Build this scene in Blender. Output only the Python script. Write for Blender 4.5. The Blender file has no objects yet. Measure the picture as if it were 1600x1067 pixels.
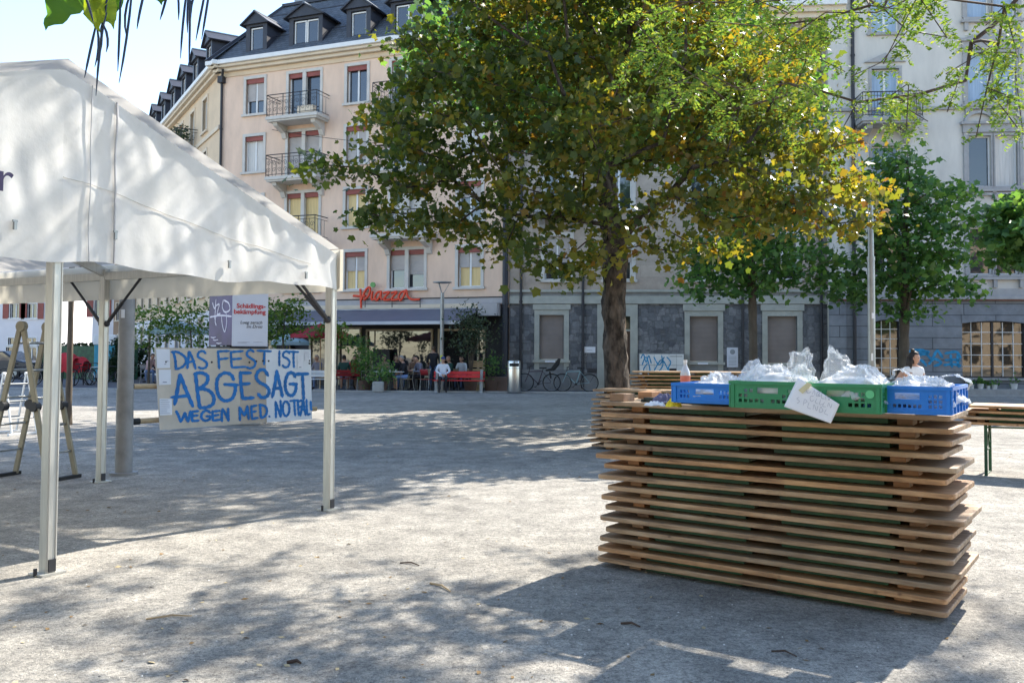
import bpy, bmesh, math, random
import numpy as np
from mathutils import Vector, Matrix, noise
random.seed(7); RNG = np.random.default_rng(7)
PI = math.pi; rad = math.radians
scene = bpy.context.scene
COL = scene.collection

# ---------------------------------------------------------------- camera
F_PX, HZ, PITCH, ROLL, CH = 1385.0, 552.0, rad(2.0), rad(0.35), 1.46
CYP = HZ - F_PX * math.tan(PITCH)
cam = bpy.data.cameras.new("camera")
cam.sensor_width = 36.0; cam.lens = 36.0 * F_PX / 1600.0
cam.shift_y = (CYP - 533.5) / 1600.0
cam.clip_start = 0.05; cam.clip_end = 2000
camo = bpy.data.objects.new("camera", cam); COL.objects.link(camo)
CR = Matrix.Rotation(PI / 2 + PITCH, 3, 'X') @ Matrix.Rotation(ROLL, 3, 'Z')
camo.matrix_world = Matrix.Translation((0, 0, CH)) @ CR.to_4x4()
scene.camera = camo

# ---------------------------------------------------------------- light
SUN_EL, SUN_AZ = rad(44), rad(42)          # azimuth measured from +Y towards +X
SKY_STRENGTH, SUN_STRENGTH, EXPOSURE = 0.132, 3.9, 1.68
world = bpy.data.worlds.new("World"); scene.world = world; world.use_nodes = True
wn = world.node_tree; bgn = wn.nodes["Background"]
sky = wn.nodes.new("ShaderNodeTexSky"); sky.sky_type = 'NISHITA'; sky.sun_disc = False
sky.sun_elevation = SUN_EL; sky.sun_rotation = SUN_AZ
sky.air_density = 1.0; sky.dust_density = 0.4; sky.ozone_density = 1.0
wn.links.new(sky.outputs[0], bgn.inputs[0]); bgn.inputs[1].default_value = SKY_STRENGTH
sl = bpy.data.lights.new("sun", 'SUN'); sl.energy = SUN_STRENGTH; sl.angle = rad(0.55); sl.color = (1.0, 0.93, 0.82)
so = bpy.data.objects.new("sun", sl); COL.objects.link(so)
sd = Vector((math.sin(SUN_AZ) * math.cos(SUN_EL), math.cos(SUN_AZ) * math.cos(SUN_EL), math.sin(SUN_EL)))
so.rotation_euler = sd.to_track_quat('Z', 'Y').to_euler(); so.location = (30, 30, 40)
scene.view_settings.view_transform = 'Standard'; scene.view_settings.look = 'None'
scene.view_settings.exposure = EXPOSURE; scene.view_settings.gamma = 1.0
scene.render.engine = 'CYCLES'
scene.cycles.max_bounces = 8; scene.cycles.diffuse_bounces = 4; scene.cycles.transparent_max_bounces = 12
scene.cycles.caustics_reflective = False; scene.cycles.caustics_refractive = False

# ---------------------------------------------------------------- helpers
def ray(x, y): return CR @ Vector(((x - 800) / F_PX, -(y - CYP) / F_PX, -1.0))
def P(x, y, d):
    v = ray(x, y); return Vector((0, 0, CH)) + v * (d / v.y)
def G(x, y, z=0.0):
    v = ray(x, y); return Vector((0, 0, CH)) + v * ((z - CH) / v.z)

def proj_y(p):
    q = CR.transposed() @ (Vector(p) - Vector((0, 0, CH)))
    return CYP - F_PX * q.y / -q.z if q.z < -.2 else -9999

class MB:
    """collects faces of several materials and links them as one mesh object"""
    def __init__(s): s.v = []; s.f = []; s.m = []; s.cur = 0; s.tint = None
    def add(s, vs, fs, m=None):
        o = len(s.v); s.v.extend([tuple(p) for p in vs])
        for f in fs: s.f.append([i + o for i in f]); s.m.append(s.cur if m is None else m)
    def quad(s, a, b, c, d, m=None): s.add([a, b, c, d], [(0, 1, 2, 3)], m)
    def box(s, c, size, rz=0, M=None, m=None):
        hx, hy, hz = size[0] / 2, size[1] / 2, size[2] / 2
        R = M if M is not None else Matrix.Rotation(rz, 3, 'Z')
        vs = [Vector(c) + R @ Vector((x * hx, y * hy, z * hz)) for x in (-1, 1) for y in (-1, 1) for z in (-1, 1)]
        s.add(vs, [(0, 1, 3, 2), (4, 6, 7, 5), (0, 4, 5, 1), (2, 3, 7, 6), (0, 2, 6, 4), (1, 5, 7, 3)], m)
    def bx(s, x0, x1, y0, y1, z0, z1, m=None):
        s.box(((x0 + x1) / 2, (y0 + y1) / 2, (z0 + z1) / 2), (abs(x1 - x0), abs(y1 - y0), abs(z1 - z0)), m=m)
    def bar(s, a, b, w, h=None, up=(0, 0, 1), m=None):
        a, b = Vector(a), Vector(b); d = b - a; L = d.length
        if L < 1e-6: return
        d.normalize(); u = Vector(up)
        if abs(d.dot(u)) > .98: u = Vector((0, 1, 0)) if abs(d.y) < .9 else Vector((1, 0, 0))
        x = d.cross(u).normalized(); z = x.cross(d).normalized()
        M = Matrix((d, x, z)).transposed()
        s.box((a + b) / 2, (L, w, h or w), M=M, m=m)
    def tube(s, pts, r, n=8, cap=True, m=None):
        pts = [Vector(p) for p in pts]; k = len(pts)
        rs = r if isinstance(r, (list, tuple)) else [r] * k
        vs = []; fs = []; prev = None
        for i, p in enumerate(pts):
            t = (pts[min(i + 1, k - 1)] - pts[max(i - 1, 0)])
            if t.length < 1e-9: t = Vector((0, 0, 1))
            t.normalize()
            if prev is None:
                a = Vector((0, 0, 1)) if abs(t.z) < .9 else Vector((1, 0, 0)); x = t.cross(a).normalized()
            else:
                x = prev - t * prev.dot(t)
                x = x.normalized() if x.length > 1e-6 else t.orthogonal().normalized()
            prev = x; y = t.cross(x)
            for j in range(n):
                an = 2 * PI * j / n; vs.append(p + (x * math.cos(an) + y * math.sin(an)) * rs[i])
        for i in range(k - 1):
            for j in range(n):
                fs.append((i * n + j, i * n + (j + 1) % n, (i + 1) * n + (j + 1) % n, (i + 1) * n + j))
        if cap: fs.append(tuple(range(n - 1, -1, -1))); fs.append(tuple((k - 1) * n + j for j in range(n)))
        s.add(vs, fs, m)
    def lathe(s, prof, c=(0, 0, 0), n=20, m=None, sx=1, sy=1):
        vs = []; fs = []; k = len(prof)
        for r, z in prof:
            for j in range(n):
                a = 2 * PI * j / n; vs.append((c[0] + r * math.cos(a) * sx, c[1] + r * math.sin(a) * sy, c[2] + z))
        for i in range(k - 1):
            for j in range(n): fs.append((i * n + j, i * n + (j + 1) % n, (i + 1) * n + (j + 1) % n, (i + 1) * n + j))
        fs.append(tuple(range(n - 1, -1, -1))); fs.append(tuple((k - 1) * n + j for j in range(n)))
        s.add(vs, fs, m)
    def sphere(s, c, r, n=12, k=8, m=None, fn=None):
        vs = []; fs = []
        r = r if isinstance(r, (tuple, list)) else (r, r, r)
        for i in range(k + 1):
            th = PI * i / k
            for j in range(n):
                a = 2 * PI * j / n
                d = Vector((math.sin(th) * math.cos(a), math.sin(th) * math.sin(a), math.cos(th)))
                q = Vector((d.x * r[0], d.y * r[1], d.z * r[2]))
                if fn: q = fn(d, q)
                vs.append(Vector(c) + q)
        for i in range(k):
            for j in range(n): fs.append((i * n + j, (i + 1) * n + j, (i + 1) * n + (j + 1) % n, i * n + (j + 1) % n))
        s.add(vs, fs, m)
    def prism(s, poly, h, fn, m=None):
        """poly 2-D outline extruded by h; fn(u, v, w) -> 3-D"""
        n = len(poly); vs = [fn(u, v, 0) for u, v in poly] + [fn(u, v, h) for u, v in poly]
        fs = [tuple(range(n)), tuple(range(2 * n - 1, n - 1, -1))] + [(i, (i + 1) % n, n + (i + 1) % n, n + i)[::-1] for i in range(n)]
        s.add(vs, fs, m)
    def grid(s, fn, nu, nv, m=None):
        vs = [fn(i / nu, j / nv) for j in range(nv + 1) for i in range(nu + 1)]
        fs = [(j * (nu + 1) + i, j * (nu + 1) + i + 1, (j + 1) * (nu + 1) + i + 1, (j + 1) * (nu + 1) + i) for j in range(nv) for i in range(nu)]
        s.add(vs, fs, m)
    def build(s, name, mats, parent=None, smooth=None, bevel=0, loc=None, rotz=0):
        me = bpy.data.meshes.new(name); me.from_pydata(s.v, [], s.f)
        for mt in (mats if isinstance(mats, (list, tuple)) else [mats]): me.materials.append(mt)
        me.polygons.foreach_set('material_index', s.m)
        bm = bmesh.new(); bm.from_mesh(me); bmesh.ops.recalc_face_normals(bm, faces=bm.faces); bm.to_mesh(me); bm.free()
        if smooth is not None:
            me.shade_smooth()
            if smooth < 180: me.set_sharp_from_angle(angle=rad(smooth))
        me.update()
        o = bpy.data.objects.new(name, me); COL.objects.link(o)
        if parent: o.parent = parent
        if loc is not None: o.location = loc
        if rotz: o.rotation_euler.z = rotz
        if bevel:
            b = o.modifiers.new('bevel', 'BEVEL'); b.width = bevel; b.segments = 2; b.limit_method = 'ANGLE'; b.angle_limit = rad(40)
        return o

def tag(o, label=None, cat=None, group=None, kind=None):
    if label: o['label'] = label
    if cat: o['category'] = cat
    if group: o['group'] = group
    if kind: o['kind'] = kind
    return o
def thing(name, label, cat, loc=(0, 0, 0), rotz=0, group=None):
    o = bpy.data.objects.new(name, None); COL.objects.link(o); o.empty_display_size = .2
    o.location = loc; o.rotation_euler = (0, 0, rotz)
    return tag(o, label, cat, group)
def kids(o): return KID.get(o.name) or [c for c in bpy.data.objects if c.parent == o]
KID = {}
def copy_tree(o, label=None, loc=None, rotz=None, parent=None):
    if o.name not in KID: KID[o.name] = [c for c in bpy.data.objects if c.parent == o]
    c = o.copy(); COL.objects.link(c)
    if parent: c.parent = parent
    if label: c['label'] = label
    if loc is not None: c.location = loc
    if rotz is not None: c.rotation_euler = (0, 0, rotz)
    for ch in KID[o.name]: copy_tree(ch, parent=c)
    return c

# ---------------------------------------------------------------- materials
def _nodes(name):
    m = bpy.data.materials.new(name); m.use_nodes = True
    nt = m.node_tree; return m, nt, nt.nodes["Principled BSDF"], nt.nodes.new, nt.links.new
def _coord(nt, new, link, per_object=True, scale=(1, 1, 1)):
    tc = new("ShaderNodeTexCoord"); mp = new("ShaderNodeMapping"); mp.inputs['Scale'].default_value = scale
    link(tc.outputs['Object'], mp.inputs[0])
    if per_object:
        oi = new("ShaderNodeObjectInfo"); ml = new("ShaderNodeMath"); ml.operation = 'MULTIPLY'; ml.inputs[1].default_value = 37
        link(oi.outputs['Random'], ml.inputs[0]); link(ml.outputs[0], mp.inputs['Location'])
    return mp.outputs[0]
def _noise(new, link, vec, scale, detail=5, rough=.6):
    n = new("ShaderNodeTexNoise"); n.inputs['Scale'].default_value = scale; n.inputs['Detail'].default_value = detail
    n.inputs['Roughness'].default_value = rough; link(vec, n.inputs['Vector']); return n.outputs['Fac']
def _ramp(new, link, fac, stops, interp='LINEAR'):
    r = new("ShaderNodeValToRGB"); r.color_ramp.interpolation = interp; e = r.color_ramp.elements
    while len(e) < len(stops): e.new(.5)
    for el, (p, c) in zip(e, stops): el.position = p; el.color = (*c, 1)
    link(fac, r.inputs[0]); return r.outputs[0]
def _mix(new, link, fac, a, b, mode='MIX'):
    mx = new("ShaderNodeMix"); mx.data_type = 'RGBA'; mx.blend_type = mode
    for s, v in ((0, fac), (6, a), (7, b)):
        if hasattr(v, 'is_linked'): link(v, mx.inputs[s])
        elif s == 0: mx.inputs[0].default_value = v
        else: mx.inputs[s].default_value = (*v, 1)
    return mx.outputs[2]
def _bump(new, link, bs, h, strength, dist=.01):
    b = new("ShaderNodeBump"); b.inputs['Strength'].default_value = strength; b.inputs['Distance'].default_value = dist
    link(h, b.inputs['Height']); link(b.outputs[0], bs.inputs['Normal'])
def mul(c, k): return tuple(min(1, x * k) for x in c)
def mat(name, c, rough=.7, var=.18, scale=2.5, bump=0.0, bscale=60, metal=0, c2=None, stretch=(1, 1, 1), spec=.4, edge=(.3, .7), bdist=.01):
    m, nt, bs, new, link = _nodes(name)
    v = _coord(nt, new, link, scale=stretch)
    n = _noise(new, link, v, scale, 6)
    link(_ramp(new, link, n, [(edge[0], mul(c, 1 - var)), (edge[1], c2 or mul(c, 1 + var))]), bs.inputs['Base Color'])
    bs.inputs['Roughness'].default_value = rough; bs.inputs['Metallic'].default_value = metal
    bs.inputs['Specular IOR Level'].default_value = spec
    if bump: _bump(new, link, bs, _noise(new, link, v, bscale, 4), bump, bdist)
    return m
def leaf_mat(name, stops, trans=.45, tcol=(1.25, 1.15, .55), rough=.45):
    m, nt, bs, new, link = _nodes(name)
    at = new("ShaderNodeAttribute"); at.attribute_name = 'tint'
    col = _ramp(new, link, at.outputs['Fac'], stops)
    link(col, bs.inputs['Base Color']); bs.inputs['Roughness'].default_value = rough; bs.inputs['Specular IOR Level'].default_value = .35
    tr = new("ShaderNodeBsdfTranslucent")
    link(_mix(new, link, 1.0, col, tcol, 'MULTIPLY'), tr.inputs[0])
    mx = new("ShaderNodeMixShader"); mx.inputs[0].default_value = trans
    link(bs.outputs[0], mx.inputs[1]); link(tr.outputs[0], mx.inputs[2])
    link(mx.outputs[0], nt.nodes["Material Output"].inputs[0])
    return m
def ground_mat():
    m, nt, bs, new, link = _nodes("gravel")
    v = _coord(nt, new, link, False)
    big = _noise(new, link, v, .35, 6, .62); mid = _noise(new, link, v, 3.5, 6, .65); fine = _noise(new, link, v, 70, 4, .75); grit = _noise(new, link, v, 260, 2, .6)
    base = _ramp(new, link, big, [(.28, (.235, .225, .205)), (.5, (.325, .31, .28)), (.74, (.41, .385, .345))])
    base = _mix(new, link, .7, base, _ramp(new, link, mid, [(.3, (.5, .5, .51)), (.7, (1.35, 1.34, 1.32))]), 'MULTIPLY')
    clod = _noise(new, link, v, 24, 4, .7)
    base = _mix(new, link, .75, base, _ramp(new, link, clod, [(.34, (.5, .5, .51)), (.5, (1, 1, 1)), (.7, (1.4, 1.38, 1.34))]), 'MULTIPLY')
    base = _mix(new, link, .85, base, _ramp(new, link, fine, [(.34, (.38, .38, .39)), (.5, (1, 1, 1)), (.72, (1.35, 1.33, 1.3))]), 'MULTIPLY')
    base = _mix(new, link, .75, base, _ramp(new, link, grit, [(.34, (.35, .34, .33)), (.46, (1, 1, 1)), (.7, (1.3, 1.3, 1.3))]), 'MULTIPLY')
    link(base, bs.inputs['Base Color']); bs.inputs['Roughness'].default_value = .95; bs.inputs['Specular IOR Level'].default_value = .15
    ad = new("ShaderNodeMath"); ad.operation = 'ADD'; link(fine, ad.inputs[0]); link(mid, ad.inputs[1])
    _bump(new, link, bs, ad.outputs[0], .8, .014)
    return m
def stone_mat():
    """irregular coursed grey ashlar: two block sizes broken up by noise"""
    m, nt, bs, new, link = _nodes("grey_ashlar")
    tc = new("ShaderNodeTexCoord"); sp = new("ShaderNodeSeparateXYZ"); cb = new("ShaderNodeCombineXYZ")
    link(tc.outputs['Object'], sp.inputs[0]); link(sp.outputs[0], cb.inputs[0]); link(sp.outputs[2], cb.inputs[1])
    vo = new("ShaderNodeTexVoronoi"); vo.distance = 'CHEBYCHEV'; vo.inputs['Scale'].default_value = 3.6; vo.inputs['Randomness'].default_value = .75
    link(cb.outputs[0], vo.inputs['Vector'])
    v2 = new("ShaderNodeTexVoronoi"); v2.distance = 'CHEBYCHEV'; v2.feature = 'F2'; v2.inputs['Scale'].default_value = 3.6; v2.inputs['Randomness'].default_value = .75
    link(cb.outputs[0], v2.inputs['Vector'])
    df = new("ShaderNodeMath"); df.operation = 'SUBTRACT'; link(v2.outputs['Distance'], df.inputs[0]); link(vo.outputs['Distance'], df.inputs[1])
    s2 = new("ShaderNodeSeparateColor"); link(vo.outputs['Color'], s2.inputs[0])
    col = _ramp(new, link, s2.outputs[0], [(0, (.10, .105, .115)), (.5, (.165, .17, .18)), (1, (.24, .24, .245))])
    nz = _noise(new, link, tc.outputs['Object'], 9, 6, .7)
    col = _mix(new, link, .7, col, _ramp(new, link, nz, [(.3, (.55, .55, .55)), (.7, (1.35, 1.35, 1.35))]), 'MULTIPLY')
    jn = _ramp(new, link, df.outputs[0], [(0, (0, 0, 0)), (.07, (1, 1, 1))])
    col = _mix(new, link, jn, (.11, .11, .11), col)
    link(col, bs.inputs['Base Color']); bs.inputs['Roughness'].default_value = .9
    ad = new("ShaderNodeMath"); ad.operation = 'MULTIPLY_ADD'; link(jn, ad.inputs[0]); ad.inputs[1].default_value = .8; link(nz, ad.inputs[2])
    _bump(new, link, bs, ad.outputs[0], .6, .03)
    return m
def block_mat(name, c1, c2, mortar, w, h, scale=1.0, msize=.012, var=.4):
    m, nt, bs, new, link = _nodes(name)
    tc = new("ShaderNodeTexCoord"); sp = new("ShaderNodeSeparateXYZ"); cb = new("ShaderNodeCombineXYZ")
    link(tc.outputs['Object'], sp.inputs[0]); link(sp.outputs[0], cb.inputs[0]); link(sp.outputs[2], cb.inputs[1])
    br = new("ShaderNodeTexBrick"); br.inputs['Scale'].default_value = scale; br.inputs['Brick Width'].default_value = w; br.inputs['Row Height'].default_value = h
    br.inputs['Mortar Size'].default_value = msize; br.inputs['Color1'].default_value = (*c1, 1); br.inputs['Color2'].default_value = (*c2, 1); br.inputs['Mortar'].default_value = (*mortar, 1)
    link(cb.outputs[0], br.inputs['Vector'])
    nz = _noise(new, link, tc.outputs['Object'], 2.2, 7, .68)
    col = _mix(new, link, var * 1.6, br.outputs['Color'], _ramp(new, link, nz, [(.3, (.62, .62, .62)), (.7, (1.3, 1.3, 1.3))]), 'MULTIPLY')
    link(col, bs.inputs['Base Color']); bs.inputs['Roughness'].default_value = .88
    iv = new("ShaderNodeMath"); iv.operation = 'SUBTRACT'; iv.inputs[0].default_value = 1; link(br.outputs['Fac'], iv.inputs[1])
    ad = new("ShaderNodeMath"); ad.operation = 'MULTIPLY_ADD'; link(nz, ad.inputs[0]); ad.inputs[1].default_value = .5; link(iv.outputs[0], ad.inputs[2])
    _bump(new, link, bs, ad.outputs[0], .5, .02)
    return m
def slat_mat(name, c, pitch, rough=.6, var=.25, depth=.5):
    m, nt, bs, new, link = _nodes(name)
    tc = new("ShaderNodeTexCoord"); w = new("ShaderNodeTexWave"); w.bands_direction = 'Z'; w.inputs['Scale'].default_value = .314 / pitch
    link(tc.outputs['Object'], w.inputs['Vector'])
    nz = _noise(new, link, tc.outputs['Object'], 1.5, 4)
    col = _mix(new, link, .5, _ramp(new, link, w.outputs['Fac'], [(.0, mul(c, 1 - var)), (.4, c)]), _ramp(new, link, nz, [(.3, (.7, .7, .7)), (.7, (1.2, 1.2, 1.2))]), 'MULTIPLY')
    link(col, bs.inputs['Base Color']); bs.inputs['Roughness'].default_value = rough
    _bump(new, link, bs, w.outputs['Fac'], depth, .01)
    return m
def fabric_mat(name, c, trans=.25, var=.06, bump=.25, dirt=None, transcol=None):
    m, nt, bs, new, link = _nodes(name)
    v = _coord(nt, new, link, False)
    n1 = _noise(new, link, v, 1.6, 6, .65)
    col = _ramp(new, link, n1, [(.3, dirt or mul(c, 1 - var * 2)), (.55, c)])
    link(col, bs.inputs['Base Color']); bs.inputs['Roughness'].default_value = .55; bs.inputs['Specular IOR Level'].default_value = .3
    tr = new("ShaderNodeBsdfTranslucent"); tr.inputs[0].default_value = (*(transcol or c), 1)
    mx = new("ShaderNodeMixShader"); mx.inputs[0].default_value = trans
    link(bs.outputs[0], mx.inputs[1]); link(tr.outputs[0], mx.inputs[2]); link(mx.outputs[0], nt.nodes["Material Output"].inputs[0])
    _bump(new, link, bs, _noise(new, link, v, 5, 5, .6), bump, .03)
    return m
def wood_mat(name, c1, c2, c3, rough=.65):
    m, nt, bs, new, link = _nodes(name)
    v = _coord(nt, new, link, True, (.9, 9, 9)); w = _coord(nt, new, link, True, (1, 1, 1))
    g = _noise(new, link, v, 3.2, 8, .65); b = _noise(new, link, w, 2.2, 5, .6)
    oi = new("ShaderNodeObjectInfo")
    base = _ramp(new, link, g, [(.28, c1), (.5, c2), (.72, c3)])
    base = _mix(new, link, .75, base, _ramp(new, link, b, [(.3, (.5, .5, .52)), (.55, (1, 1, 1)), (.75, (1.2, 1.15, 1.05))]), 'MULTIPLY')
    base = _mix(new, link, .6, base, _ramp(new, link, oi.outputs['Random'], [(0, (.62, .68, .76)), (.5, (1, 1, 1)), (1, (1.3, 1.02, .72))]), 'MULTIPLY')
    vo = new("ShaderNodeTexVoronoi"); vo.inputs['Scale'].default_value = 5.5; link(w, vo.inputs['Vector'])
    kn = _ramp(new, link, vo.outputs['Distance'], [(.03, (.25, .2, .16)), (.1, (1, 1, 1))])
    base = _mix(new, link, .8, base, kn, 'MULTIPLY')
    link(base, bs.inputs['Base Color']); bs.inputs['Roughness'].default_value = rough
    _bump(new, link, bs, g, .25, .004)
    return m
def bag_mat():
    m, nt, bs, new, link = _nodes("plastic_film")
    v = _coord(nt, new, link)
    n1 = _noise(new, link, v, 14, 6, .7)
    bs.inputs['Base Color'].default_value = (.82, .84, .86, 1); bs.inputs['Roughness'].default_value = .18
    tr = new("ShaderNodeBsdfTransparent"); mx = new("ShaderNodeMixShader")
    at = new("ShaderNodeAttribute"); at.attribute_name = 'tint'
    ad = new("ShaderNodeMath"); ad.operation = 'MULTIPLY_ADD'; ad.use_clamp = True
    link(n1, ad.inputs[0]); ad.inputs[1].default_value = .42; link(at.outputs['Fac'], ad.inputs[2])
    link(ad.outputs[0], mx.inputs[0]); link(tr.outputs[0], mx.inputs[1]); link(bs.outputs[0], mx.inputs[2])
    link(mx.outputs[0], nt.nodes["Material Output"].inputs[0])
    _bump(new, link, bs, _noise(new, link, v, 30, 5, .7), .8, .01)
    return m
def glass_mat(name, c, rough=.04):
    m, nt, bs, new, link = _nodes(name)
    v = _coord(nt, new, link)
    bs.inputs['Base Color'].default_value = (*c, 1); bs.inputs['Roughness'].default_value = rough
    bs.inputs['Specular IOR Level'].default_value = .9; bs.inputs['IOR'].default_value = 1.6
    _bump(new, link, bs, _noise(new, link, v, 1.2, 2), .08, .05)
    return m

M = {}
M['gravel'] = ground_mat()
M['paving'] = mat('terrace_asphalt', (.10, .10, .11), .9, .25, 2, .3, 80)
M['pink'] = mat('pink_stucco', (.75, .55, .415), .92, .13, .9, .35, 60, stretch=(1.6, 1, .5))
M['cream'] = mat('cream_stone', (.66, .56, .43), .85, .08, 1.5, .15)
M['yellow'] = mat('yellow_stucco', (.66, .51, .35), .92, .08, 1.3, .2)
M['trim_white'] = mat('pale_stone_trim', (.58, .55, .50), .8, .1, 2, .1)
M['white_paint'] = mat('white_paint', (.74, .74, .72), .5, .05, 3)
M['slate'] = block_mat('slate', (.075, .09, .11), (.11, .128, .15), (.03, .03, .035), .3, .16, 1, .01)
M['dormer'] = mat('dark_sheet_metal', (.035, .038, .05), .5, .2, 3)
M['zinc'] = mat('zinc', (.28, .31, .34), .5, .15, 3, metal=.2)
M['shutter_red'] = mat('red_shutter_box', (.27, .075, .06), .6, .15, 3)
M['blind'] = slat_mat('roller_blind', (.47, .43, .40), .055)
M['blind_brown'] = slat_mat('brown_roller_shutter', (.27, .225, .20), .05)
M['glass'] = glass_mat('window_glass', (.03, .035, .045))
M['glass_brown'] = glass_mat('brown_window_glass', (.045, .036, .026), .03)
M['curtain'] = mat('curtain', (.62, .60, .56), .8, .12, 3, stretch=(6, 1, .3))
M['curtain_blue'] = mat('blue_grey_curtain', (.36, .47, .60), .8, .12, 3, stretch=(6, 1, .3))
M['reflection_warm'] = mat('warm_painted_reflection', (.72, .55, .27), .8, .15, 3, stretch=(4, 1, .3))  # yellow reflection in the panes, painted on as a sheet
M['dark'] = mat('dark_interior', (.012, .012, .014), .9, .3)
M['iron'] = mat('black_iron', (.03, .03, .035), .5, .2, 8)
M['tan'] = block_mat('tan_plaster', (.40, .33, .27), (.46, .39, .32), (.36, .30, .25), 1.3, .5, 1, .006, .35)
M['stone'] = stone_mat()
M['stone_trim'] = mat('grey_green_stone_trim', (.40, .40, .35), .85, .14, 3, .2)
M['plinth'] = mat('plinth_stone', (.24, .24, .235), .9, .2, 2, .3)
M['rustic'] = block_mat('rusticated_stone', (.20, .22, .245), (.235, .25, .27), (.06, .065, .07), 2.3, .43, 1, .012)
M['pale'] = mat('pale_grey_stucco', (.60, .57, .515), .9, .12, 1.0, .2, stretch=(1.6, 1, .45))
M['pale_trim'] = mat('grey_sandstone_trim', (.36, .355, .35), .85, .14, 3, .2)
M['door_wood'] = mat('brown_door', (.13, .075, .05), .5, .25, 4, stretch=(6, 1, 1))
M['storefront'] = mat('dark_shop_front', (.022, .022, .026), .6, .3, 3)
M['frame_cream'] = mat('cream_window_frame', (.55, .46, .32), .6, .08)
M['fascia'] = mat('grey_fascia', (.42, .40, .40), .7, .08)
M['awning'] = fabric_mat('grey_awning', (.19, .19, .23), .12, .05, .05)
M['awning_edge'] = mat('awning_edge', (.55, .56, .58), .6, .05)
M['neon_red'] = mat('orange_red_letters', (.75, .07, .025), .4, .08)
M['neon_green'] = mat('green_letter_dot', (.12, .33, .08), .4, .1)
M['tent'] = fabric_mat('white_tarpaulin', (.76, .745, .715), .22, .05, .16, dirt=(.62, .61, .58))
M['tent_inner'] = fabric_mat('cream_tarpaulin', (.72, .68, .58), .3, .06, .2)
M['alu'] = mat('aluminium', (.50, .49, .45), .42, .12, 5, .05, metal=.5, stretch=(8, 8, .6))
M['seam'] = mat('grey_seam', (.42, .42, .44), .6)
M['ink'] = mat('dark_violet_print', (.04, .03, .09), .6)
M['rubber'] = mat('black_rubber', (.02, .02, .02), .7)
M['ladder'] = mat('worn_aluminium_ladder', (.27, .24, .175), .5, .15, 6, metal=.3)
M['steel'] = mat('galvanised_steel', (.30, .31, .31), .42, .18, 4, .05, metal=.7)
M['pole_grey'] = mat('grey_painted_pole', (.25, .25, .25), .55, .2, 5, .1)
M['bright_steel'] = mat('brushed_steel', (.62, .62, .62), .28, .1, 8, metal=1, stretch=(30, 30, .3))
M['cardboard'] = mat('brown_cardboard', (.60, .53, .43), .9, .1, 3, .1)
M['cardboard_dark'] = mat('darker_cardboard', (.51, .43, .34), .9, .12, 4, .1)
M['board_pale'] = mat('pale_board', (.74, .77, .80), .8, .05, 3)
M['marker_blue'] = mat('blue_marker_paint', (.007, .16, .46), .6, .25, 5)
M['paper'] = mat('white_paper', (.76, .77, .80), .8, .04, 3)
M['print_grey'] = mat('grey_print', (.33, .34, .40), .8)
M['poster_violet'] = mat('violet_poster', (.055, .035, .14), .35, .5, 1.5, c2=(.085, .06, .19))
M['poster_white'] = mat('white_poster', (.62, .65, .72), .4, .04)
M['red_print'] = mat('red_print', (.52, .02, .03), .5)
M['black_print'] = mat('black_print', (.02, .02, .03), .5)
M['white_spray'] = mat('white_spray_paint', (.72, .70, .80), .7)
M['blue_spray'] = mat('blue_spray_paint', (.03, .27, .50), .7, .35, 5)
M['wood'] = wood_mat('weathered_table_wood', (.15, .085, .045), (.42, .265, .145), (.60, .43, .27))
M['wood_block'] = wood_mat('batten_wood', (.20, .10, .05), (.33, .18, .09), (.42, .25, .14))
M['green_steel'] = mat('dark_green_steel', (.015, .05, .027), .5, .25, 5, c2=(.025, .11, .042))
M['black_green'] = mat('black_green_steel', (.015, .022, .02), .5, .25, 5)
M['crate_blue'] = mat('blue_crate_plastic', (.004, .17, .58), .38, .12, 6, .04)
M['crate_green'] = mat('green_crate_plastic', (.022, .21, .085), .4, .15, 6, .04)
M['bag'] = bag_mat()
M['bread'] = mat('pale_bundle', (.72, .70, .66), .8, .12, 8, .3, 20)
M['pet'] = glass_mat('clear_bottle', (.55, .55, .55), .08)
M['pink_drink'] = mat('pink_drink', (.55, .17, .12), .15, .1)
M['yellow_cloth'] = mat('yellow_cloth', (.75, .58, .03), .8, .15, 9, .2, 20)
M['violet_cloth'] = mat('grey_violet_cloth', (.13, .12, .19), .85, .3, 9, .3, 20)
M['bark'] = mat('maple_bark', (.030, .023, .018), .95, .4, 9, 1.0, 14, c2=(.125, .10, .08), stretch=(1, 1, .45), bdist=.05, edge=(.38, .68))
M['bark_pale'] = mat('young_bark', (.10, .08, .06), .9, .3, 6, .5, 25, stretch=(1, 1, .4))
M['twig'] = mat('dark_twig', (.075, .05, .038), .9, .3, 6)
M['leaf_maple'] = leaf_mat('maple_leaf', [(0, (.048, .084, .033)), (.36, (.084, .120, .035)), (.62, (.165, .165, .032)), (.88, (.225, .17, .034)), (1, (.19, .10, .03))], .52, (1.85, 1.7, .5), .36)
M['leaf_green'] = leaf_mat('dark_green_leaf', [(0, (.06, .145, .055)), (.6, (.11, .225, .07)), (1, (.18, .29, .075))], .48, (1.5, 1.5, .7))
M['leaf_locust'] = leaf_mat('locust_leaf', [(0, (.08, .16, .035)), (.6, (.15, .25, .05)), (1, (.28, .31, .06))], .5, (1.35, 1.3, .6), .65)
M['leaf_light'] = leaf_mat('light_green_leaf', [(0, (.05, .12, .02)), (.6, (.10, .19, .035)), (1, (.18, .24, .06))], .4, (1.4, 1.3, .6))
M['leaf_olive'] = leaf_mat('olive_leaf', [(0, (.035, .06, .03)), (1, (.09, .12, .07))], .25)
M['catalpa'] = leaf_mat('catalpa_leaf', [(0, (.07, .17, .03)), (.5, (.10, .22, .03)), (1, (.34, .42, .04))], .5, (1.3, 1.3, .5))
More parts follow.
